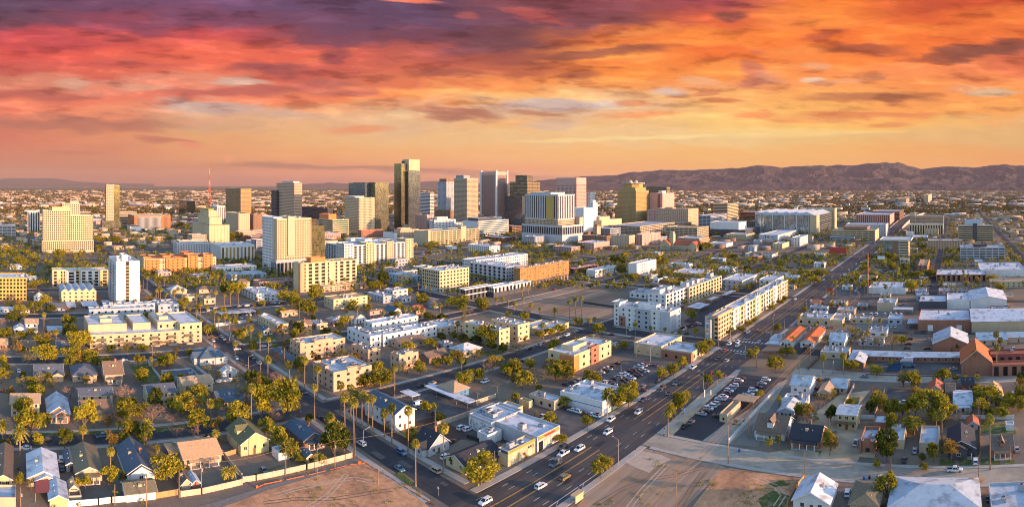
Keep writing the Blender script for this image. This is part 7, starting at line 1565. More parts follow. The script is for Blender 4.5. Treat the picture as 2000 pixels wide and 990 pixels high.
for (T_, x, y, yt, a) in (('31', 230, 745, 520, 1), ('31', 610, 700, 480, 1), ('31', 455, 725, 590, 0), ('31', 765, 610, 420, 0), ('31', 1385, 370, 235, 0), ('31', 1715, 225, 105, 1), ('31', 1865, 160, 50, 1), ('30', 1133, 1000, 735, 1), ('30', 1557, 885, 655, 1), ('30', 160, 1000, 845, 1), ('30', 888, 980, 815, 0), ('30', 1385, 920, 700, 0), ('z6', 1355, 830, 520, 1), ('z6', 1048, 870, 630, 0), ('21', 335, 500, 360, 0), ('21', 590, 800, 700, 0), ('21', 1015, 350, 265, 0), ('21', 1205, 340, 260, 0),
                    ('33', 283, 750, 560, 0), ('33', 293, 250, 50, 0), ('33', 622, 100, 35, 0), ('33', 472, 430, 290, 0), ('33', 1630, 820, 590, 0), ('33', 1872, 640, 545, 0), ('33', 1630, 350, 160, 1), ('23', 503, 910, 790, 1), ('23', 330, 830, 700, 0), ('23', 1030, 940, 840, 0), ('23', 1062, 370, 265, 0), ('23', 693, 570, 460, 0), ('23', 1330, 570, 470, 0), ('23', 1525, 590, 455, 1), ('23', 1060, 600, 490, 0), ('22', 100, 430, 365, 0), ('22', 15, 460, 380, 1), ('22', 1750, 110, 60, 0), ('32', 1830, 460, 250, 0), ('31', 945, 830, 745, 0), ('33', 950, 745, 620, 0), ('20', 1180, 840, 690, 0), ('z7', 1080, 800, 700, 0), ('20', 420, 330, 265, 0)):
    upole(T_, x, y, yt, a)
w1, w2, w3 = [Vector((*at(*P('31', x, y)).xy, z)) for x, y, z in ((230, 745, 9.5), (610, 700, 10), (1700, 400, 9))]
wire(w1, w2, 'power line running over the sheds along the alley wall', 0, 0, .8); wire(w2, w3, 'power line crossing the palm street by the tall palms', 0, 0, 1.2)
wire(Vector((*at(*P('30', 1557, 885)).xy, 10)), w1, 'power line across the vacant yard below the salmon roof', 0, 0, 1.0)
wire(Vector((*at(*P('z6', 1355, 830)).xy, 11)), Vector((*at(*P('31', -60, 60)).xy, 10)), 'power line slanting over the street by the brick-gabled house', 0, 0, 1.0)

def lamp(tile, x, y, yt, dirn, arm=2.4):
    p = at(*P(tile, x, y)); H = max(6, min(13, rise(tile, x, y, yt)))
    t = thing('street_lamp', '', 'street lamp', (p.x, p.y, 0), 0, 'street lamps'); later(t, 'steel arm' if arm > 1 else 'plain steel', 'street lamp', p.x, p.y)
    b = MB(); b.tube((0, 0, 0), (0, 0, H), .12, .08, 7); b.build('pole', STEEL, t)
    q = Vector((cos(dirn), sin(dirn), 0)) * arm; b = MB(); b.tube((0, 0, H - .05), tuple(q + Vector((0, 0, H + .7))), .06, .045, 5); b.build('arm', STEEL, t)
    b = MB(); e = q + Vector((0, 0, H + .62)); b.box(e.x - .4, e.y - .2, e.z - .06, e.x + .4, e.y + .2, e.z + .14); b.build('lamp_head', STEEL, t)
for a in (('32', 822, 672, 470, pi / 2), ('z1', 437, 610, 265, -pi / 2), ('z2', 1475, 480, 310, pi / 2), ('z2', 415, 350, 120, pi), ('z2', 795, 140, -60, 0), ('22', 1805, 800, 690, pi / 2), ('z3', 870, 600, 470, pi / 2), ('z3', 1158, 330, 255, pi / 2), ('z3', 1408, 170, 75, pi / 2), ('22', 1480, 995, 935, pi / 2), ('31', 832, 520, 410, 0), ('31', 472, 735, 545, 0), ('z2', 240, 820, 560, 0), ('z4', 270, 985, 910, pi / 2), ('z4', 430, 830, 790, pi / 2), ('23', 560, 200, 135, pi / 2), ('22', 960, 790, 730, 0), ('23', 318, 235, 170, 0), ('22', 885, 620, 560, 0), ('22', 550, 545, 470, 0), ('z6', 893, 790, 640, 0), ('20', 1935, 530, 400, 0), ('23', 40, 560, 470, 0), ('32', 570, 240, 170, 0)): lamp(*a)
# palm-high masts near the restaurant, traffic lights at the junction, stop and street signs
p = at(*P('23', 772, 290)); t = thing('sign_mast', 'very tall striped steel mast beside the white low restaurant', 'mast', (p.x, p.y, 0)); H = rise('23', 772, 290, -20)
for i in range(6): b = MB(); b.tube((0, 0, H * i / 6), (0, 0, H * (i + 1) / 6), .55, .5, 8); b.build('mast_section', MR if i % 2 else MW, t)
def signal(label, X, Y, ang, span=8.0):
    t = thing('traffic_light', label, 'traffic light', (X, Y, 0), ang)
    b = MB(); b.tube((0, 0, 0), (0, 0, 7), .14, .1, 7); b.build('pole', STEEL, t)
    b = MB(); b.tube((0, 0, 6.3), (span, 0, 6.6), .08, .05, 6); b.build('mast_arm', STEEL, t)
    for k in (.45, .7, .95):
        b = MB(); b.box(span * k - .18, -.15, 5.9, span * k + .18, .15, 6.9); b.build('signal_head', surf('signal_black', (.02,.02,.02), .5), t)
    b = MB(); b.box(span * .15, -.04, 6.35, span * .15 + 1.6, .04, 6.75); b.build('street_name_plate', surf('sign_yellow', (.6,.42,.03), .5), t)
signal('traffic light mast with three heads over the avenue at the zebra crossing', 359, AV0 - 1, pi / 2, 10)
signal('traffic light mast on the avenue corner of the mural apartments', 336, AV1 + 1, -pi / 2, 9)
signal('traffic light mast on the far left corner of the junction', 356, AV1 + 1.2, -pi / 2, 6)
def roadsign(tile, x, y, yt, label, shape, m):
    p = at(*P(tile, x, y)); H = max(2.4, min(5, rise(tile, x, y, yt))); t = thing('road_sign', label, 'sign', (p.x, p.y, 0))
    b = MB(); b.tube((0, 0, 0), (0, 0, H), .045, .04, 6); b.build('post', STEEL, t)
    c = Vector((-.06, 0, H - .1)); b = MB(); n = shape
    pts = [(cos(2 * pi * i / n + pi / n) * .45, sin(2 * pi * i / n + pi / n) * .45) for i in range(n)]
    b.v = [(-.06, u, H - .1 + w) for u, w in pts] + [(-.02, u, H - .1 + w) for u, w in pts]; b.f = [tuple(range(n)), tuple(reversed(range(n, 2 * n)))] + [(i, (i + 1) % n, n + (i + 1) % n, n + i) for i in range(n)]; b.mi = [0] * len(b.f)
    b.build('plate', m, t)
SR, SY, SW, SB = surf('sign_red', (.4,.03,.02), .5), surf('sign_yellow', (.6,.42,.03), .5), surf('sign_white', (.65,.65,.63), .5), surf('sign_blue', (.03,.12,.4), .5)
roadsign('31', 1410, 905, 840, 'stop sign seen from behind at the avenue corner by the dirt lot', 8, SW)
roadsign('z5', 1125, 590, 520, 'yellow diamond warning sign under the tall palms', 4, SY)
roadsign('z6', 838, 560, 515, 'stop sign at the corner by the two white-stopped cars', 8, SR)
roadsign('31', 348, 300, 250, 'white sign on the corner above the blue-roofed bungalow', 4, SW)
roadsign('z1', 1520, 830, 715, 'small blue bus stop sign by the shelter', 12, SB)
roadsign('32', 955, 590, 555, 'red and white sign post at the concrete street corner', 4, SR)
roadsign('32', 1178, 440, 380, 'red and white sign post at the car lot corner', 4, SR)
# bus shelter
p = at(*P('z1', 1400, 935)); t = thing('bus_shelter', 'tan bus shelter with a slatted roof on the avenue pavement', 'bus shelter', (p.x, p.y - 2.4, .13))
b = MB(); b.box(0, 0, .2, 4.2, .12, 2.3); b.build('back_panel', surf('tan_panel', (.52,.36,.2), .7), t)
for xx in (0.1, 4.0): b = MB(); b.tube((xx, 1.4, 0), (xx, 1.4, 2.5), .06, None, 6); b.build('post', STEEL, t)
b = MB(); b.box(-.3, -.2, 2.45, 4.5, 1.9, 2.6); b.build('roof', surf('tan_panel', (.52,.36,.2), .7), t)
b = MB(); b.box(.5, .3, .4, 3.6, .75, .5); b.box(.7, .4, 0, .8, .7, .4); b.box(3.3, .4, 0, 3.4, .7, .4); b.build('bench', WOOD, t)
# walls and fences
WALLM = surf('block_wall', (.47,.36,.26), .9, .14, .5, streak=True); WALLW = surf('white_wall', (.6,.58,.55), .85, .12, .5, streak=True); FENCEM = surf('wood_fence', (.36,.22,.10), .9, .25, 1.2, streak=True); IRON = surf('dark_iron', (.04,.035,.035), .6)
def wall(label, pts, tile, h, mat, name='wall', th=.22):
    w = [at(*(P(tile, x, y) if tile else (x, y))) for x, y in pts]
    t = thing(name, label, 'fence' if 'fence' in name else 'wall', (w[0].x, w[0].y, 0))
    for a, c in zip(w, w[1:]):
        d = (c - a); L = d.length; d.normalize(); s = Vector((-d.y, d.x, 0)) * th / 2; b = MB(); o = a - w[0]; e = c - w[0]
        b.prism([tuple((o - s).xy), tuple((e - s).xy), tuple((e + s).xy), tuple((o + s).xy)], 0, h)
        b.build('panel', mat, t)
        n = max(1, int(L / 6))
        for i in range(n + 1):
            q = o.lerp(e, i / n); b = MB(); b.box(q.x - .2, q.y - .2, 0, q.x + .2, q.y + .2, h + .12); b.build('pier', mat, t)
for a in (('tan block wall along the gravel alley below the vacant yard', [(1400, 912), (1560, 890), (1870, 818)], '30', 1.9, WALLM), ('tan block wall along the alley up to the tall palms', [(-100, 800), (0, 785), (390, 700), (740, 610)], '31', 1.9, WALLM), ('white alley wall before the white garages', [(520, 990), (760, 972), (860, 958), (975, 950)], '30', 1.9, WALLW), ('wooden gate fence right of the white alley garages', [(1205, 925), (1385, 895)], '30', 1.9, FENCEM, 'wooden_fence'), ('tan wall behind the vacant yard beside the ranch house', [(1720, 590), (1870, 770)], '30', 1.7, WALLM), ('wooden fence between ranch house and green-gabled house', [(1730, 605), (1830, 575)], '30', 1.7, FENCEM, 'wooden_fence'),
          ('long white wall around the red-roofed stucco house', [(1670, 545), (1985, 505)], '20', 2.2, WALLW), ('pale wall edging the yard of the ornate house', [(1520, 870), (1660, 980), (1840, 960)], '20', 1.6, WALLW), ('white wall beside the dry lawn', [(1150, 835), (1260, 980)], '20', 1.4, WALLW), ('tan wall along the sunken carport lot', [(1400, 370), (1640, 290)], '31', 2.0, WALLM), ('low tan wall of the long white flats\' garden', [(1075, 415), (1170, 460)], '31', 1.0, WALLM), ('wall behind the blue shack lot', [(1700, 195), (1850, 145)], '31', 1.8, WALLM),
          ('white metal fence along the car lot and its alley', [(1675, 500), (1900, 245), (2030, 110)], '32', 1.8, WALLW, 'metal_fence'), ('dark fence round the shop terrace', [(1635, 455), (1720, 490), (1760, 440)], '31', 1.5, IRON, 'iron_fence'), ('dark iron fence along the curved parking lot', [(1110, 985), (1270, 880), (1350, 830)], '22', 1.3, IRON, 'iron_fence'), ('dark fence across the grey vacant lot', [(555, 365), (790, 400)], '22', 1.5, IRON, 'iron_fence'), ('pale wall across the back yards behind the tall trees', [(700, 310), (830, 310), (1000, 300)], '33', 1.8, WALLW), ('pale wall behind the lawns of the lower right houses', [(1440, 310), (1640, 310), (1900, 312)], '33', 1.8, WALLW), ('tan wall between the weedy lot and the sandy yard', [(665, 60), (580, 230)], '33', 1.6, WALLM), ('low wall beside the paved back lot', [(905, 85), (825, 280)], '33', 1.0, WALLM), ('wooden fence at the weedy lot by the white-roofed lower house', [(280, 780), (225, 850), (150, 990)], '33', 1.8, FENCEM, 'wooden_fence'), ('fence between black-roofed cottage and sandy yard', [(250, 260), (110, 470)], '33', 1.6, IRON, 'iron_fence'), ('green fence between the charcoal house and the brown bungalow', [(1640, 320), (1640, 600)], '33', 1.5, FENCEM, 'wooden_fence'), ('dark chain fence along the motel lot', [(310, 880), (400, 790)], '23', 1.5, IRON, 'iron_fence'), ('brick wall along the motel forecourt street side', [(530, 885), (720, 900), (860, 905), (1450, 925)], '23', 1.0, wallmat('brick'))): wall(*a)
p_ = [at(*P('31', x, y)) for x, y in ((0, 850), (60, 820), (730, 665), (850, 655), (1000, 745), (1190, 865), (1400, 990))]
t = thing('erosion_fence', 'torn orange erosion fabric fence round the bare dirt lot', 'fence', (p_[0].x, p_[0].y, 0.1)); OR = surf('orange_fabric', (.6,.12,.03), .9)
for i, (a, c) in enumerate(zip(p_, p_[1:])):
    for k in range(4):
        u, v = a.lerp(c, k / 4) - p_[0], a.lerp(c, (k + .8) / 4) - p_[0]; h = rnd.choice((.18, .25, .9 if i in (0, 2) else .3)); b = MB(); s = Vector((-(v - u).y, (v - u).x, 0)).normalized() * .05
        b.prism([tuple((u - s).xy), tuple((v - s).xy), tuple((v + s).xy), tuple((u + s).xy)], 0, h); b.build('fabric_strip', OR, t)
# dirt berm round the lot
# bins
for (T_, x, y, m, lab) in (('32', 1757, 565, SB, 'blue wheeled bin on the concrete street near the power pole'), ('33', 742, 778, SB, 'blue wheeled bin on the kerb below the sandy yard'), ('33', 785, 775, surf('bin_black', (.02,.02,.022), .6), 'black wheeled bin beside the blue kerb bin')):
    p = at(*P(T_, x, y)); t = thing('wheeled_bin', lab, 'bin', (p.x, p.y, .02)); b = MB(); b.box(-.3, -.32, .1, .3, .32, 1.0); b.build('bin', m, t); b = MB(); b.box(-.34, -.36, 1.0, .34, .34, 1.08); b.build('lid', m, t)
    for s in (-1, 1): b = MB(); b.tube((.25, s * .3 - .04, .12), (.25, s * .3 + .04, .12), .12, None, 8); b.build('wheel', TYRE, t)
# bunting and feather flags at the car lot
for i, (x, y, yt, m) in enumerate((('z2', 1225, 790, 700), ('z2', 1660, 440, 350), ('z2', 1765, 350, 270))): pass
for (x, y, yt, m, lab) in ((1225, 795, 705, SB, 'nearest blue feather flag on the car lot verge'), (1660, 445, 355, SB, 'middle blue feather flag on the car lot verge'), (1765, 350, 270, SR, 'farthest red feather flag on the car lot verge'), (1490, 600, 470, SW, 'big white feather banner leaning by the car lot lamp'), (1570, 560, 475, SW, 'black and white feather banner on the car lot verge')):
    p = at(*P('z2', x, y)); H = max(2.5, rise('z2', x, y, yt)); t = thing('feather_flag', lab, 'flag', (p.x, p.y, 0)); b = MB(); b.tube((0, 0, 0), (0, 0, H), .035, .02, 5); b.build('pole', STEEL, t)
    b = MB(); b.box(.04, -.012, H * .25, .75, .012, H * .98); b.build('flag', m, t)
a0, a1 = at(*P('32', 1570, 185)), at(*P('32', 1700, 215)); t = thing('bunting', 'string of red, white and blue pennants over the car lot', 'bunting', (a0.x, a0.y, 0))
for i in range(22):
    q = a0.lerp(a1, i / 21) - a0; z = 4.2 - 1.1 * (1 - (2 * i / 21 - 1) ** 2); b = MB(); b.box(q.x - .18, q.y - .18, z, q.x + .18, q.y + .18, z + .02); b.poly([(q.x - .18, q.y, z), (q.x + .18, q.y, z), (q.x, q.y, z - .4)]); b.build('pennant', (SR, SW, SB)[i % 3], t)
# building lettering and shop fronts
def lettering(txt, size, loc, rot, mat, parent, name='lettering', depth=.04):
    c = bpy.data.curves.new(name, 'FONT'); c.body = txt; c.size = size; c.extrude = depth; c.align_x = 'CENTER'; c.align_y = 'CENTER'; c.materials.append(mat)
    tmp = bpy.data.objects.new('tmp_text', c); COL.objects.link(tmp); bpy.context.view_layer.update()
    me = bpy.data.meshes.new_from_object(tmp.evaluated_get(bpy.context.evaluated_depsgraph_get())); bpy.data.objects.remove(tmp); bpy.data.curves.remove(c)
    o = link(name, me, parent, loc); o.rotation_euler = rot; return o
FRONT = (pi / 2, 0, 0)
SGREEN = surf('fascia_green', (.22,.24,.06), .7); SBLU = surf('fascia_blue', (.03,.09,.15), .6); INK = surf('sign_ink', (.02,.02,.02), .6)
L, Wd, H = S_B['dims']
b = MB(); b.box(L * .04, -.12, H - 1.6, L * .96, -.01, H - .25); b.build('fascia', SGREEN, S_B)
for k in range(5): b = MB(); x = L * (.3 + .13 * k); b.box(x, -.1, 1.0, x + L * .1, -.01, 3.6); b.build('shop_window', surf('cream_blind', (.55,.43,.28), .8), S_B)
b = MB(); b.box(L * .07, -.1, .1, L * .24, -.01, 3.4); b.build('shop_window', CARGL, S_B)
lettering('LASER', 1.0, (L * .42, -.16, H - 2.2), FRONT, SW, S_B)
b = MB(); b.box(L * .68, -.14, H - 2.35, L * .92, -.1, H - 1.85); b.build('white_lettering_board', SW, S_B)
b = MB(); b.box(L * .3, -.17, H - 1.35, L * .75, -.12, H - .6); b.build('red_lettering_board', SR, S_B)
L, Wd, H = S_A['dims']
b = MB(); b.box(L * -.01, -.1, H - 1.0, L * 1.0, -.01, H - .1); b.build('fascia', SGREEN, S_A); b = MB(); b.box(-.1, -.1, H - 1.0, -.01, Wd, H - .1); b.build('fascia', SBLU, S_A)
lettering('BLACK', 1.15, (L * .83, -.1, H - 2.0), FRONT, INK, S_A)
for tx, (_t, sz, par) in enumerate(lettering_later):
    fl, fw, fh_ = par['dims']; bb = MB(); bb.box(-.6, fw * .3, fh_ - 8, -.1, fw * .62, fh_ - .5); bb.build('name_board', SW, par); lettering(_t, sz, (-.8, fw * .46, fh_ - 4.2), (pi / 2, 0, -pi / 2), INK, par)
for (u, w) in ((.12, .1), (.38, .08), (.72, .14)): b = MB(); b.box(L * u, -.08, .1, L * (u + w), -.01, 2.7); b.build('shop_door', surf('pale_door', (.6,.5,.3), .7), S_A)
# the mural on the shaded yard wall: curling dark lines on white
g = at(*P('31', 1820, 455)); X0, Y0, X1, Y1 = solve('31', 1820, 455, 1645, 2060)
b = MB(); Wm = Y1 - Y0; rg = random.Random(4)
for i in range(46):
    y, z, rr = rg.uniform(.6, Wm - .6), rg.uniform(.7, 4.2), rg.uniform(.25, .6); a0 = rg.uniform(0, 6)
    pts = [(y + rr * cos(a0 + k * .5), z + rr * sin(a0 + k * .5) * .9) for k in range(9)]
    for (p, q) in zip(pts, pts[1:]):
        d = hypot(q[0] - p[0], q[1] - p[1]) or 1; n = (-(q[1] - p[1]) / d * .07, (q[0] - p[0]) / d * .07)
        b.poly([(-.04, p[0] - n[0], p[1] - n[1]), (-.04, q[0] - n[0], q[1] - n[1]), (-.04, q[0] + n[0], q[1] + n[1]), (-.04, p[0] + n[0], p[1] + n[1])])
for o in list(COL.objects):
    if o.get('label') == 'white-roofed muralled shop with a terrace beside the parking yard': ms_ = o
wm_ = MB(); wm_.box(-.03, .2, .1, -.005, Wm - .2, 4.9); wm_.build('mural_ground', WALLW, ms_); m_ = b.build('mural_lines', INK, ms_); m_['kind'] = 'stuff'
# workshop: stripe and roller doors
for o in list(COL.objects):
    if o.get('label') == 'big white auto workshop with a blue stripe':
        L, Wd, H = o['dims']; b = MB(); b.box(-.05, 0, 3.3, -.005, Wd, 3.6); b.build('stripe', SB, o);
# billboards and pole signs
def billboard(label, tile, x, y, yt, w, h, mat, txt=None):
    p = at(*P(tile, x, y)); H = rise(tile, x, y, yt); t = thing('billboard', label, 'billboard', (p.x, p.y, 0))
    for s in (-.3, .3): b = MB(); b.tube((0, w * s, 0), (0, w * s, H - h), .2, None, 6); b.build('post', STEEL, t)
    b = MB(); b.box(-.25, -w/2, H - h, .25, w/2, H); b.build('board', mat, t)
    if txt: lettering(txt, h * .6, (-.3, 0, H - h / 2), (pi / 2, 0, -pi / 2), SR, t)
billboard('square pole sign with a faded red face beside the avenue motel palms', '23', 375, 415, 335, 7, 3.4, surf('motel_sign', (.5,.2,.12), .7, .5, 1.2))
billboard('white billboard above the trees near the modern white office', 'z4', 800, 790, 660, 9, 4, SW)
billboard('small red and white pole sign beside the avenue', '23', 480, 290, 248, 5, 3, SR)
billboard('white roadside board with black letters by the avenue bend', 'z4', 345, 930, 885, 6, 4, SW)
billboard('large red panel above the low shops by the avenue', '13', 540, 870, 805, 24, 9, surf('red_panel', (.42,.05,.04), .6))
# overpass of the avenue over the railway
OV = thing('overpass', 'curving concrete overpass carrying the avenue over the railway far down the road', 'overpass', (1250, 126, 0)); n = 14; D, K = MB(), [MB(), MB()]
prof = [(x, 9 * max(0, 1 - ((x - 420) / 420) ** 2), -26 * (x / 900) ** 2) for x in [i * 60 for i in range(n + 1)]]
for (p, q) in zip(prof, prof[1:]):
    D.v; b0 = len(D.v); D.v += [(p[0], -13 + p[2], p[1] + .1), (q[0], -13 + q[2], q[1] + .1), (q[0], 13 + q[2], q[1] + .1), (p[0], 13 + p[2], p[1] + .1)]; D.f.append((b0, b0+1, b0+2, b0+3)); D.mi.append(0)
    for k, s in enumerate((-13, 13)):
        m = K[k]; b0 = len(m.v); y0, y1 = s + p[2], s + q[2]
        for (x, y, z) in ((p[0], y0, p[1]), (q[0], y1, q[1])): m.v += [(x, y - .4, -.2), (x, y + .4, -.2), (x, y + .4, z + 1.3), (x, y - .4, z + 1.3)]
        for f in ((0,4,7,3), (1,2,6,5), (3,7,6,2)): m.f.append(tuple(b0 + i for i in f)); m.mi.append(0)
D.build('deck', AVENUE, OV); K[0].build('parapet', CONC, OV); K[1].build('parapet', CONC, OV); occupy(1250, 70, 2150, 145)
# masts on the mountain
for i, (x, yt) in enumerate(((1696, 305), (1709, 303), (1713, 304), (1726, 304), (1731, 306))):
    s, c = ray(x); r = 12800; t = link('mast', None) if False else None
    b = MB(); b.tube((0, 0, 0), (0, 0, 130), 5, 2, 4); o = b.build('broadcast_mast', surf('far_mast', (.25,.18,.14), .8), None, (r * s, r * c, 505)); tag(o, '', 'mast', 'masts on the ridge'); later(o, 'thin', 'broadcast mast on the ridge', r * s, r * c)
landmark('the highest mountain crest', 12800 * ray(1712)[0], 12800 * ray(1712)[1])

# ================================================================ the rest of the city: low buildings, trees and cars between and behind
def inframe(X, Y, m=30):
    x, y = pix(X, Y); return -m < x < 2000 + m and y < 1010
INFILL = 0
def low_building(X, Y, L, Wd, h, wall, roof, r):
    global INFILL
    INFILL += 1
    nm = 'low_building'; b = MB()
    t = thing(nm, '', 'building', (X, Y, 0), 0, 'low flat-roofed buildings'); later(t, {'white': 'white', 'cream': 'cream', 'tan': 'tan', 'pale': 'pale grey', 'grey': 'grey', 'brick': 'brick', 'peach': 'peach', 'sand': 'sandy', 'pink': 'pinkish', 'brown': 'brown'}[wall] + {'white': ' white-roofed', 'grey': ' grey-roofed', 'metal': ' metal-roofed', 'tan': ' tan-roofed', 'pale': ' pale-roofed', 'brown': ' brown-roofed', 'red': ' red-roofed'}[roof], 'low building', X, Y)
    far = r > 900
    block(t, 0, 0, L, Wd, 0, h, wall, roof, None if far else (max(1, round(Wd / 5)), max(1, round(h / 4)), .4, .4, .2, .5), None if far else (max(1, round(L / 5)), max(1, round(h / 4)), .4, .4, .2, .5), 99999 if True else r, .6, None, 0 if far else rnd.randint(1, 4))
    occupy(X, Y, X + L, Y + Wd)
WCH = ['white'] * 5 + ['cream', 'tan', 'tan', 'pale', 'pale', 'grey', 'brick', 'peach', 'sand', 'pink', 'brown']; RCH = ['white'] * 7 + ['grey', 'metal', 'metal', 'tan', 'pale', 'brown', 'red']
tries = 0
while INFILL < 235 and tries < 30000:
    tries += 1
    x, y = rnd.uniform(-10, 2010), HZ + 38 + 200 * rnd.random() ** 1.7
    p = at(x, y); r = hypot(p.x, p.y)
    if 820 < x < 1220 and y > 555: continue
    big = rnd.random() < .35; L, Wd = (rnd.uniform(18, 45), rnd.uniform(16, 40)) if big else (rnd.uniform(10, 20), rnd.uniform(9, 18))
    h = rnd.choice((4, 4.5, 5, 6, 7, 9)) if r < 1100 else rnd.choice((5, 6, 8, 10, 14))
    if not is_free(p.x, p.y, p.x + L, p.y + Wd, 2.5): continue
    low_building(p.x, p.y, L, Wd, h, rnd.choice(WCH), rnd.choice(RCH), r)
tries = 0
while INFILL < 268 and tries < 6000:           # yards and workshops right of the avenue
    tries += 1
    x, y = rnd.uniform(1480, 2000), rnd.uniform(530, 725); p = at(x, y); L, Wd = rnd.uniform(7, 16), rnd.uniform(8, 20)
    if is_free(p.x, p.y, p.x + L, p.y + Wd, 1.5): low_building(p.x, p.y, L, Wd, rnd.choice((3.2, 3.6, 4.2)), rnd.choice(WCH), rnd.choice(RCH), hypot(p.x, p.y))
NM = 0; tries = 0
while NM < 75 and tries < 9000:
    tries += 1
    x, y = rnd.uniform(330, 1560), HZ + 62 + 75 * rnd.random(); p = at(x, y); r = hypot(p.x, p.y)
    L, Wd, h = rnd.uniform(20, 55), rnd.uniform(20, 50), rnd.choice((8, 10, 12, 14, 16, 20))
    if not is_free(p.x, p.y, p.x + L, p.y + Wd, 3): continue
    wl, rf = rnd.choice(('cream', 'tan', 'peach', 'brick', 'pale', 'grey', 'sand', 'pink', 'brown', 'white')), rnd.choice(('white', 'pale', 'grey', 'tan', 'metal'))
    t = thing('mid_rise_block', '', 'building', (p.x, p.y, 0), 0, 'mid-rise blocks between the towers'); later(t, {'cream': 'cream', 'tan': 'tan', 'peach': 'peach', 'brick': 'brick', 'pale': 'pale grey', 'grey': 'grey', 'sand': 'sandy', 'pink': 'pinkish', 'brown': 'brown', 'white': 'white'}[wl] + (' tall' if h > 13 else ' squat'), 'mid-rise block', p.x, p.y)
    st = rnd.choice('pqbsg'); block(t, 0, 0, L, Wd, 0, h, wl, rf, fs(st, Wd, h), fs(st, L, h), 99999, .8, None, 3, 2.5); occupy(p.x, p.y, p.x + L, p.y + Wd); NM += 1
# trees, palms and cars of the middle distance
nt = 0; tries = 0
while nt < 120 and tries < 20000:
    tries += 1
    x, y = rnd.uniform(-10, 2010), HZ + 55 + 215 * rnd.random() ** 1.3; p = at(x, y)
    if 1000 < x < 1215 and 555 < y < 640: continue
    if not is_free(p.x - 2.5, p.y - 2.5, p.x + 2.5, p.y + 2.5): continue
    q = rnd.random()
    if q < .2: palm(p.x, p.y, rnd.uniform(8, 17))
    else: plant('o' if q < .4 else 'd' if q < .55 else 'm' if q < .72 else 'g' if q < .88 else 'b', p.x, p.y, rnd.uniform(4, 9))
    nt += 1
nc = 0; tries = 0
while NCAR < 292 and tries < 20000:
    tries += 1
    if rnd.random() < .4:
        lane = rnd.choice((116, 119.7, 123.2, 131, 134, 136.8)); X = rnd.uniform(400, 1200); car(X, lane, 0 if lane < 126 else pi, rnd.choice(('sedan', 'suv')), rnd.choice(PCOL), 'driving'); continue
    x, y = rnd.uniform(0, 2000), HZ + 95 + 190 * rnd.random(); p = at(x, y)
    if not is_free(p.x - 3, p.y - 3, p.x + 3, p.y + 3): continue
    car(p.x, p.y, rnd.choice((0, pi, pi / 2)) + rnd.gauss(0, .05), rnd.choice(('sedan', 'suv', 'suv', 'pickup')), rnd.choice(PCOL), 'parked')
# ---- the far plain: roofs and trees that nobody could count
def boxes_mesh(name, B, mats):
    """B: rows x, y, lx, ly, h, roof material index; walls are index 0..2 by row"""
    n = len(B); x, y, lx, ly, h = (B[:, i] for i in range(5)); z = np.zeros(n) - .5
    V = np.stack([np.stack([x + a * lx, y + b_ * ly, z + c * (h + .5)], 1) for c in (0, 1) for (a, b_) in ((0,0),(1,0),(1,1),(0,1))], 1).reshape(-1, 3)
    fq = np.array([(0,1,5,4),(1,2,6,5),(2,3,7,6),(3,0,4,7),(4,5,6,7)]); Fc = (np.arange(n)[:, None, None] * 8 + fq[None]).reshape(-1, 4)
    me = bpy.data.meshes.new(name); me.vertices.add(len(V)); me.vertices.foreach_set('co', V.astype(np.float32).ravel())
    me.loops.add(Fc.size); me.loops.foreach_set('vertex_index', Fc.astype(np.int32).ravel()); me.polygons.add(len(Fc)); me.polygons.foreach_set('loop_start', np.arange(0, Fc.size, 4, dtype=np.int32))
    mi = np.stack([B[:, 6]] * 4 + [B[:, 5]], 1).astype(np.int32).ravel(); me.polygons.foreach_set('material_index', mi)
    for m in mats: me.materials.append(m)
    me.update(calc_edges=True); return me
def sector(n, r0, r1, power=1.0):
    u = NR.random(n); r = r0 * (r1 / r0) ** (u ** power) if power else np.sqrt(u * (r1**2 - r0**2) + r0**2); ph = (NR.uniform(-60, 2060, n) - XB) / F
    return r * np.sin(ph), r * np.cos(ph), r
FARM = [wallmat('peach'), wallmat('tan'), wallmat('brown'), roofmat('white'), roofmat('tan'), roofmat('brown'), roofmat('grey'), roofmat('pale')]
rows = []
X, Y, R = sector(9500, 900, 9500, 1.0)
for xx, yy, rr in zip(X, Y, R):
    big = NR.random() < (.06 if rr < 2500 else .2); lx, ly = (NR.uniform(30, 90), NR.uniform(25, 80)) if big else (NR.uniform(11, 19), NR.uniform(10, 17)); h = NR.uniform(6, 11) if big else NR.uniform(3.4, 6)
    if rr < 2600 and not is_free(xx, yy, xx + lx, yy + ly, 3): continue
    if rr < 2600 and not big: occupy(xx, yy, xx + lx, yy + ly)
    rows.append((xx, yy, lx, ly, h, NR.choice((3, 4, 5, 6, 7), p=(.06, .28, .34, .2, .12) if not big else (.3, .25, .15, .15, .15)), NR.integers(0, 3)))
o = link('distant_rooftops', boxes_mesh('distant_rooftops', np.array(rows), FARM)); tag(o, 'countless small houses and sheds of the far plain out to the mountains', 'distant houses'); o['kind'] = 'stuff'
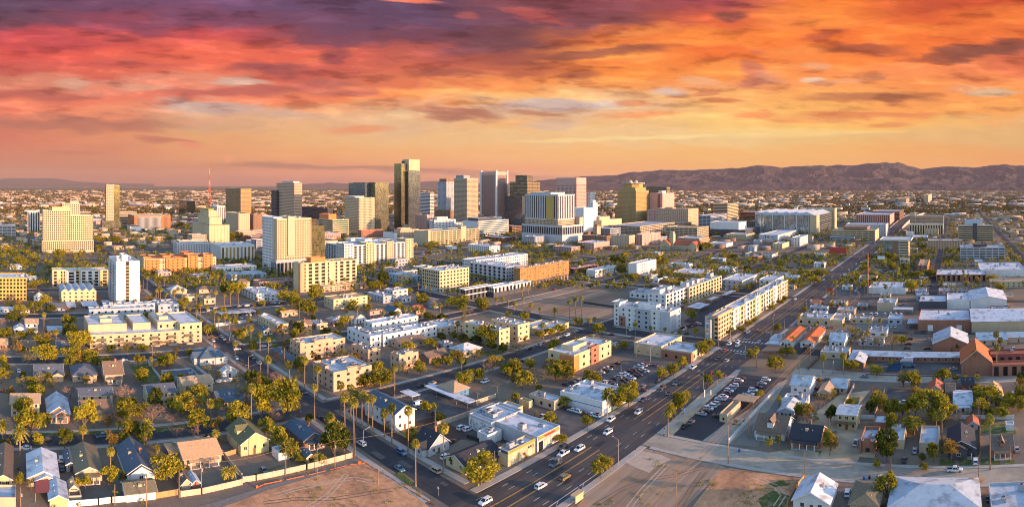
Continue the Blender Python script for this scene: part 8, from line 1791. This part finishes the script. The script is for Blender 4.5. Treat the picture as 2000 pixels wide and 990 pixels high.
def canopy_mass(name, n, r0, r1, per, size, spread, hh, mat, label, check=False, power=1.0):
    X, Y, R = sector(n, r0, r1, power); keep = np.ones(n, bool)
    clump = np.array([mn.noise(Vector((x * .004, y * .004, 2.0))) for x, y in zip(X, Y)]); keep &= clump > NR.uniform(-.5, .25, n)
    if check:
        for i in range(n):
            if keep[i] and R[i] < 2600 and not is_free(X[i] - 1.5, Y[i] - 1.5, X[i] + 1.5, Y[i] + 1.5): keep[i] = False
    X, Y = X[keep], Y[keep]; k = len(X); H = NR.uniform(.6, 1.25, k) * hh
    off = NR.normal(size=(k, per, 3)); off /= np.linalg.norm(off, axis=2)[..., None]; off *= NR.uniform(.45, 1, (k, per))[..., None]
    c = np.stack([X, Y, H * .6], 1)[:, None] + off * np.stack([H * spread, H * spread, H * .42], 1)[:, None]
    o = link(name, quads_mesh(name, c.reshape(-1, 3), size, mat, aspect=.8)); tag(o, label, 'distant trees'); o['kind'] = 'stuff'
canopy_mass('distant_trees', 15000, 560, 2600, 26, 1.7, .5, 6.5, LEAF['o'], 'olive trees scattered through the blocks behind downtown', True)
canopy_mass('distant_evergreens', 11000, 560, 2600, 26, 1.7, .5, 7.0, LEAF['d'], 'dark trees scattered through the blocks behind downtown', True)
canopy_mass('far_tree_belts', 26000, 2000, 9500, 8, 6.0, .9, 9.5, LEAF['f'], 'belts of dark trees on the far plain below the mountains')
canopy_mass('far_olive_belts', 16000, 2000, 9500, 8, 6.0, .9, 9.0, LEAF['f'], 'belts of olive trees on the far plain below the mountains')
# small weeds on the dirt lots and verges
pts = []
for poly in ([(1110,960),(1190,910),(1250,890),(1390,905),(1400,925),(1330,990),(1200,990)], [(1410,920),(1560,935),(1555,990),(1380,990)], [(560,970),(720,905),(780,945),(830,985),(600,990)]):
    xs, ys = [q[0] for q in poly], [q[1] for q in poly]
    for _ in range(130):
        p = at(rnd.uniform(min(xs), max(xs)), rnd.uniform(min(ys), max(ys)))
        if not is_free(p.x - .3, p.y - .3, p.x + .3, p.y + .3): continue
        if mn.noise(Vector((p.x * .12, p.y * .12, 0))) < .05: continue
        for k in range(14): pts.append((p.x + rnd.gauss(0, .5), p.y + rnd.gauss(0, .5), rnd.uniform(.1, .35)))
o = link('weeds', quads_mesh('weeds', np.array(pts), .38, LEAF['o'])); tag(o, 'low green weeds growing in tufts on the bare lots', 'weeds'); o['kind'] = 'stuff'
# gardens: shrubs, and more street trees in the old neighbourhood
SHR = [[leafy(80 + i, 1.6, 2.0, 9, 26, .3, .1, m) for i in range(2)] for m in ('o', 'd', 'm')]
def shrub(X, Y, s):
    k = rnd.randrange(3); root = thing('shrub', '', 'shrub', (X, Y, 0), rnd.uniform(0, 6.3), 'garden shrubs'); later(root, ('olive-yellow', 'dark green', 'grey-green')[k] + (' low' if s < 1 else ' bushy'), 'shrub', X, Y)
    tm, cm = rnd.choice(SHR[k])
    for nm, me in (('stem', tm), ('foliage', cm)): o = link(nm, me, root); o.scale = (s, s, s)
    occupy(X - .6, Y - .6, X + .6, Y + .6)
houses = [(o, o['dims']) for o in list(COL.objects) if o.get('dims') and hypot(o.location.x, o.location.y) < 520]
PATCH = [LAWN, GRAVEL, SAND, BARK, CONC, DUST, GRAVEL, LAWN]
nsh = 0
for i, (o, d) in enumerate(houses):
    X, Y, L, Wd = o.location.x, o.location.y, d[0], d[1]
    if o.name.startswith('house'):
        for k in range(3):                     # a drive, a patio, a patch of lawn or gravel
            w, l = (rnd.uniform(2.6, 3.6), rnd.uniform(8, 16)) if k == 0 else (rnd.uniform(5, 11), rnd.uniform(5, 12))
            sx = rnd.choice((X - w - .5, X + L + .5, X + rnd.uniform(0, L * .6))); sy = rnd.choice((Y - l - .5, Y + Wd + .5, Y + rnd.uniform(-3, Wd * .6)))
            if is_free(sx + .3, sy + .3, sx + w - .3, sy + l - .3): b = MB(); zz = .062 + .0013 * ((i * 3 + k) % 19); b.poly([(sx, sy, zz), (sx + w, sy, zz), (sx + w, sy + l, zz), (sx, sy + l, zz)]); struct(b.build('driveway' if k == 0 else 'yard', CONC if k == 0 else rnd.choice(PATCH)))
    for k in range(3):
        if nsh >= 190: break
        a = rnd.random(); x, y = rnd.choice(((X - rnd.uniform(1, 3), Y + a * Wd), (X + a * L, Y - rnd.uniform(1, 3)), (X + L + rnd.uniform(1, 2.5), Y + a * Wd)))
        if is_free(x - .8, y - .8, x + .8, y + .8): shrub(x, y, rnd.uniform(.7, 1.5)); nsh += 1
na = 0; tries = 0
while na < 190 and tries < 14000:
    tries += 1
    q = rnd.random(); x, y = (rnd.uniform(0, 720), rnd.uniform(580, 880)) if q < .62 else (rnd.uniform(1560, 2000), rnd.uniform(735, 905)) if q < .8 else (rnd.uniform(700, 1200), rnd.uniform(590, 760)); p = at(x, y)
    if 1000 < x < 1215 and 555 < y < 640: continue
    if not is_free(p.x - 2.2, p.y - 2.2, p.x + 2.2, p.y + 2.2): continue
    plant(rnd.choice('oogdmbgo'), p.x, p.y, rnd.uniform(4, 9)); na += 1
settle_labels()
# ---------------------------------------------------------------- the evening haze over the valley
b = MB(); b.box(-36000, -36000, -8, 36000, 36000, 900)
hm = bpy.data.materials.new('valley_haze'); hm.use_nodes = True; ht = hm.node_tree; ht.nodes.clear()
pv_ = ht.nodes.new('ShaderNodeVolumePrincipled'); pv_.inputs['Color'].default_value = (.62, .44, .38, 1); pv_.inputs['Density'].default_value = HAZE; pv_.inputs['Anisotropy'].default_value = 0.0
ho = ht.nodes.new('ShaderNodeOutputMaterial'); ht.links.new(pv_.outputs[0], ho.inputs['Volume'])
h = b.build('haze', hm); h['kind'] = 'stuff'; h['label'] = 'thin dusty evening haze lying over the whole valley'
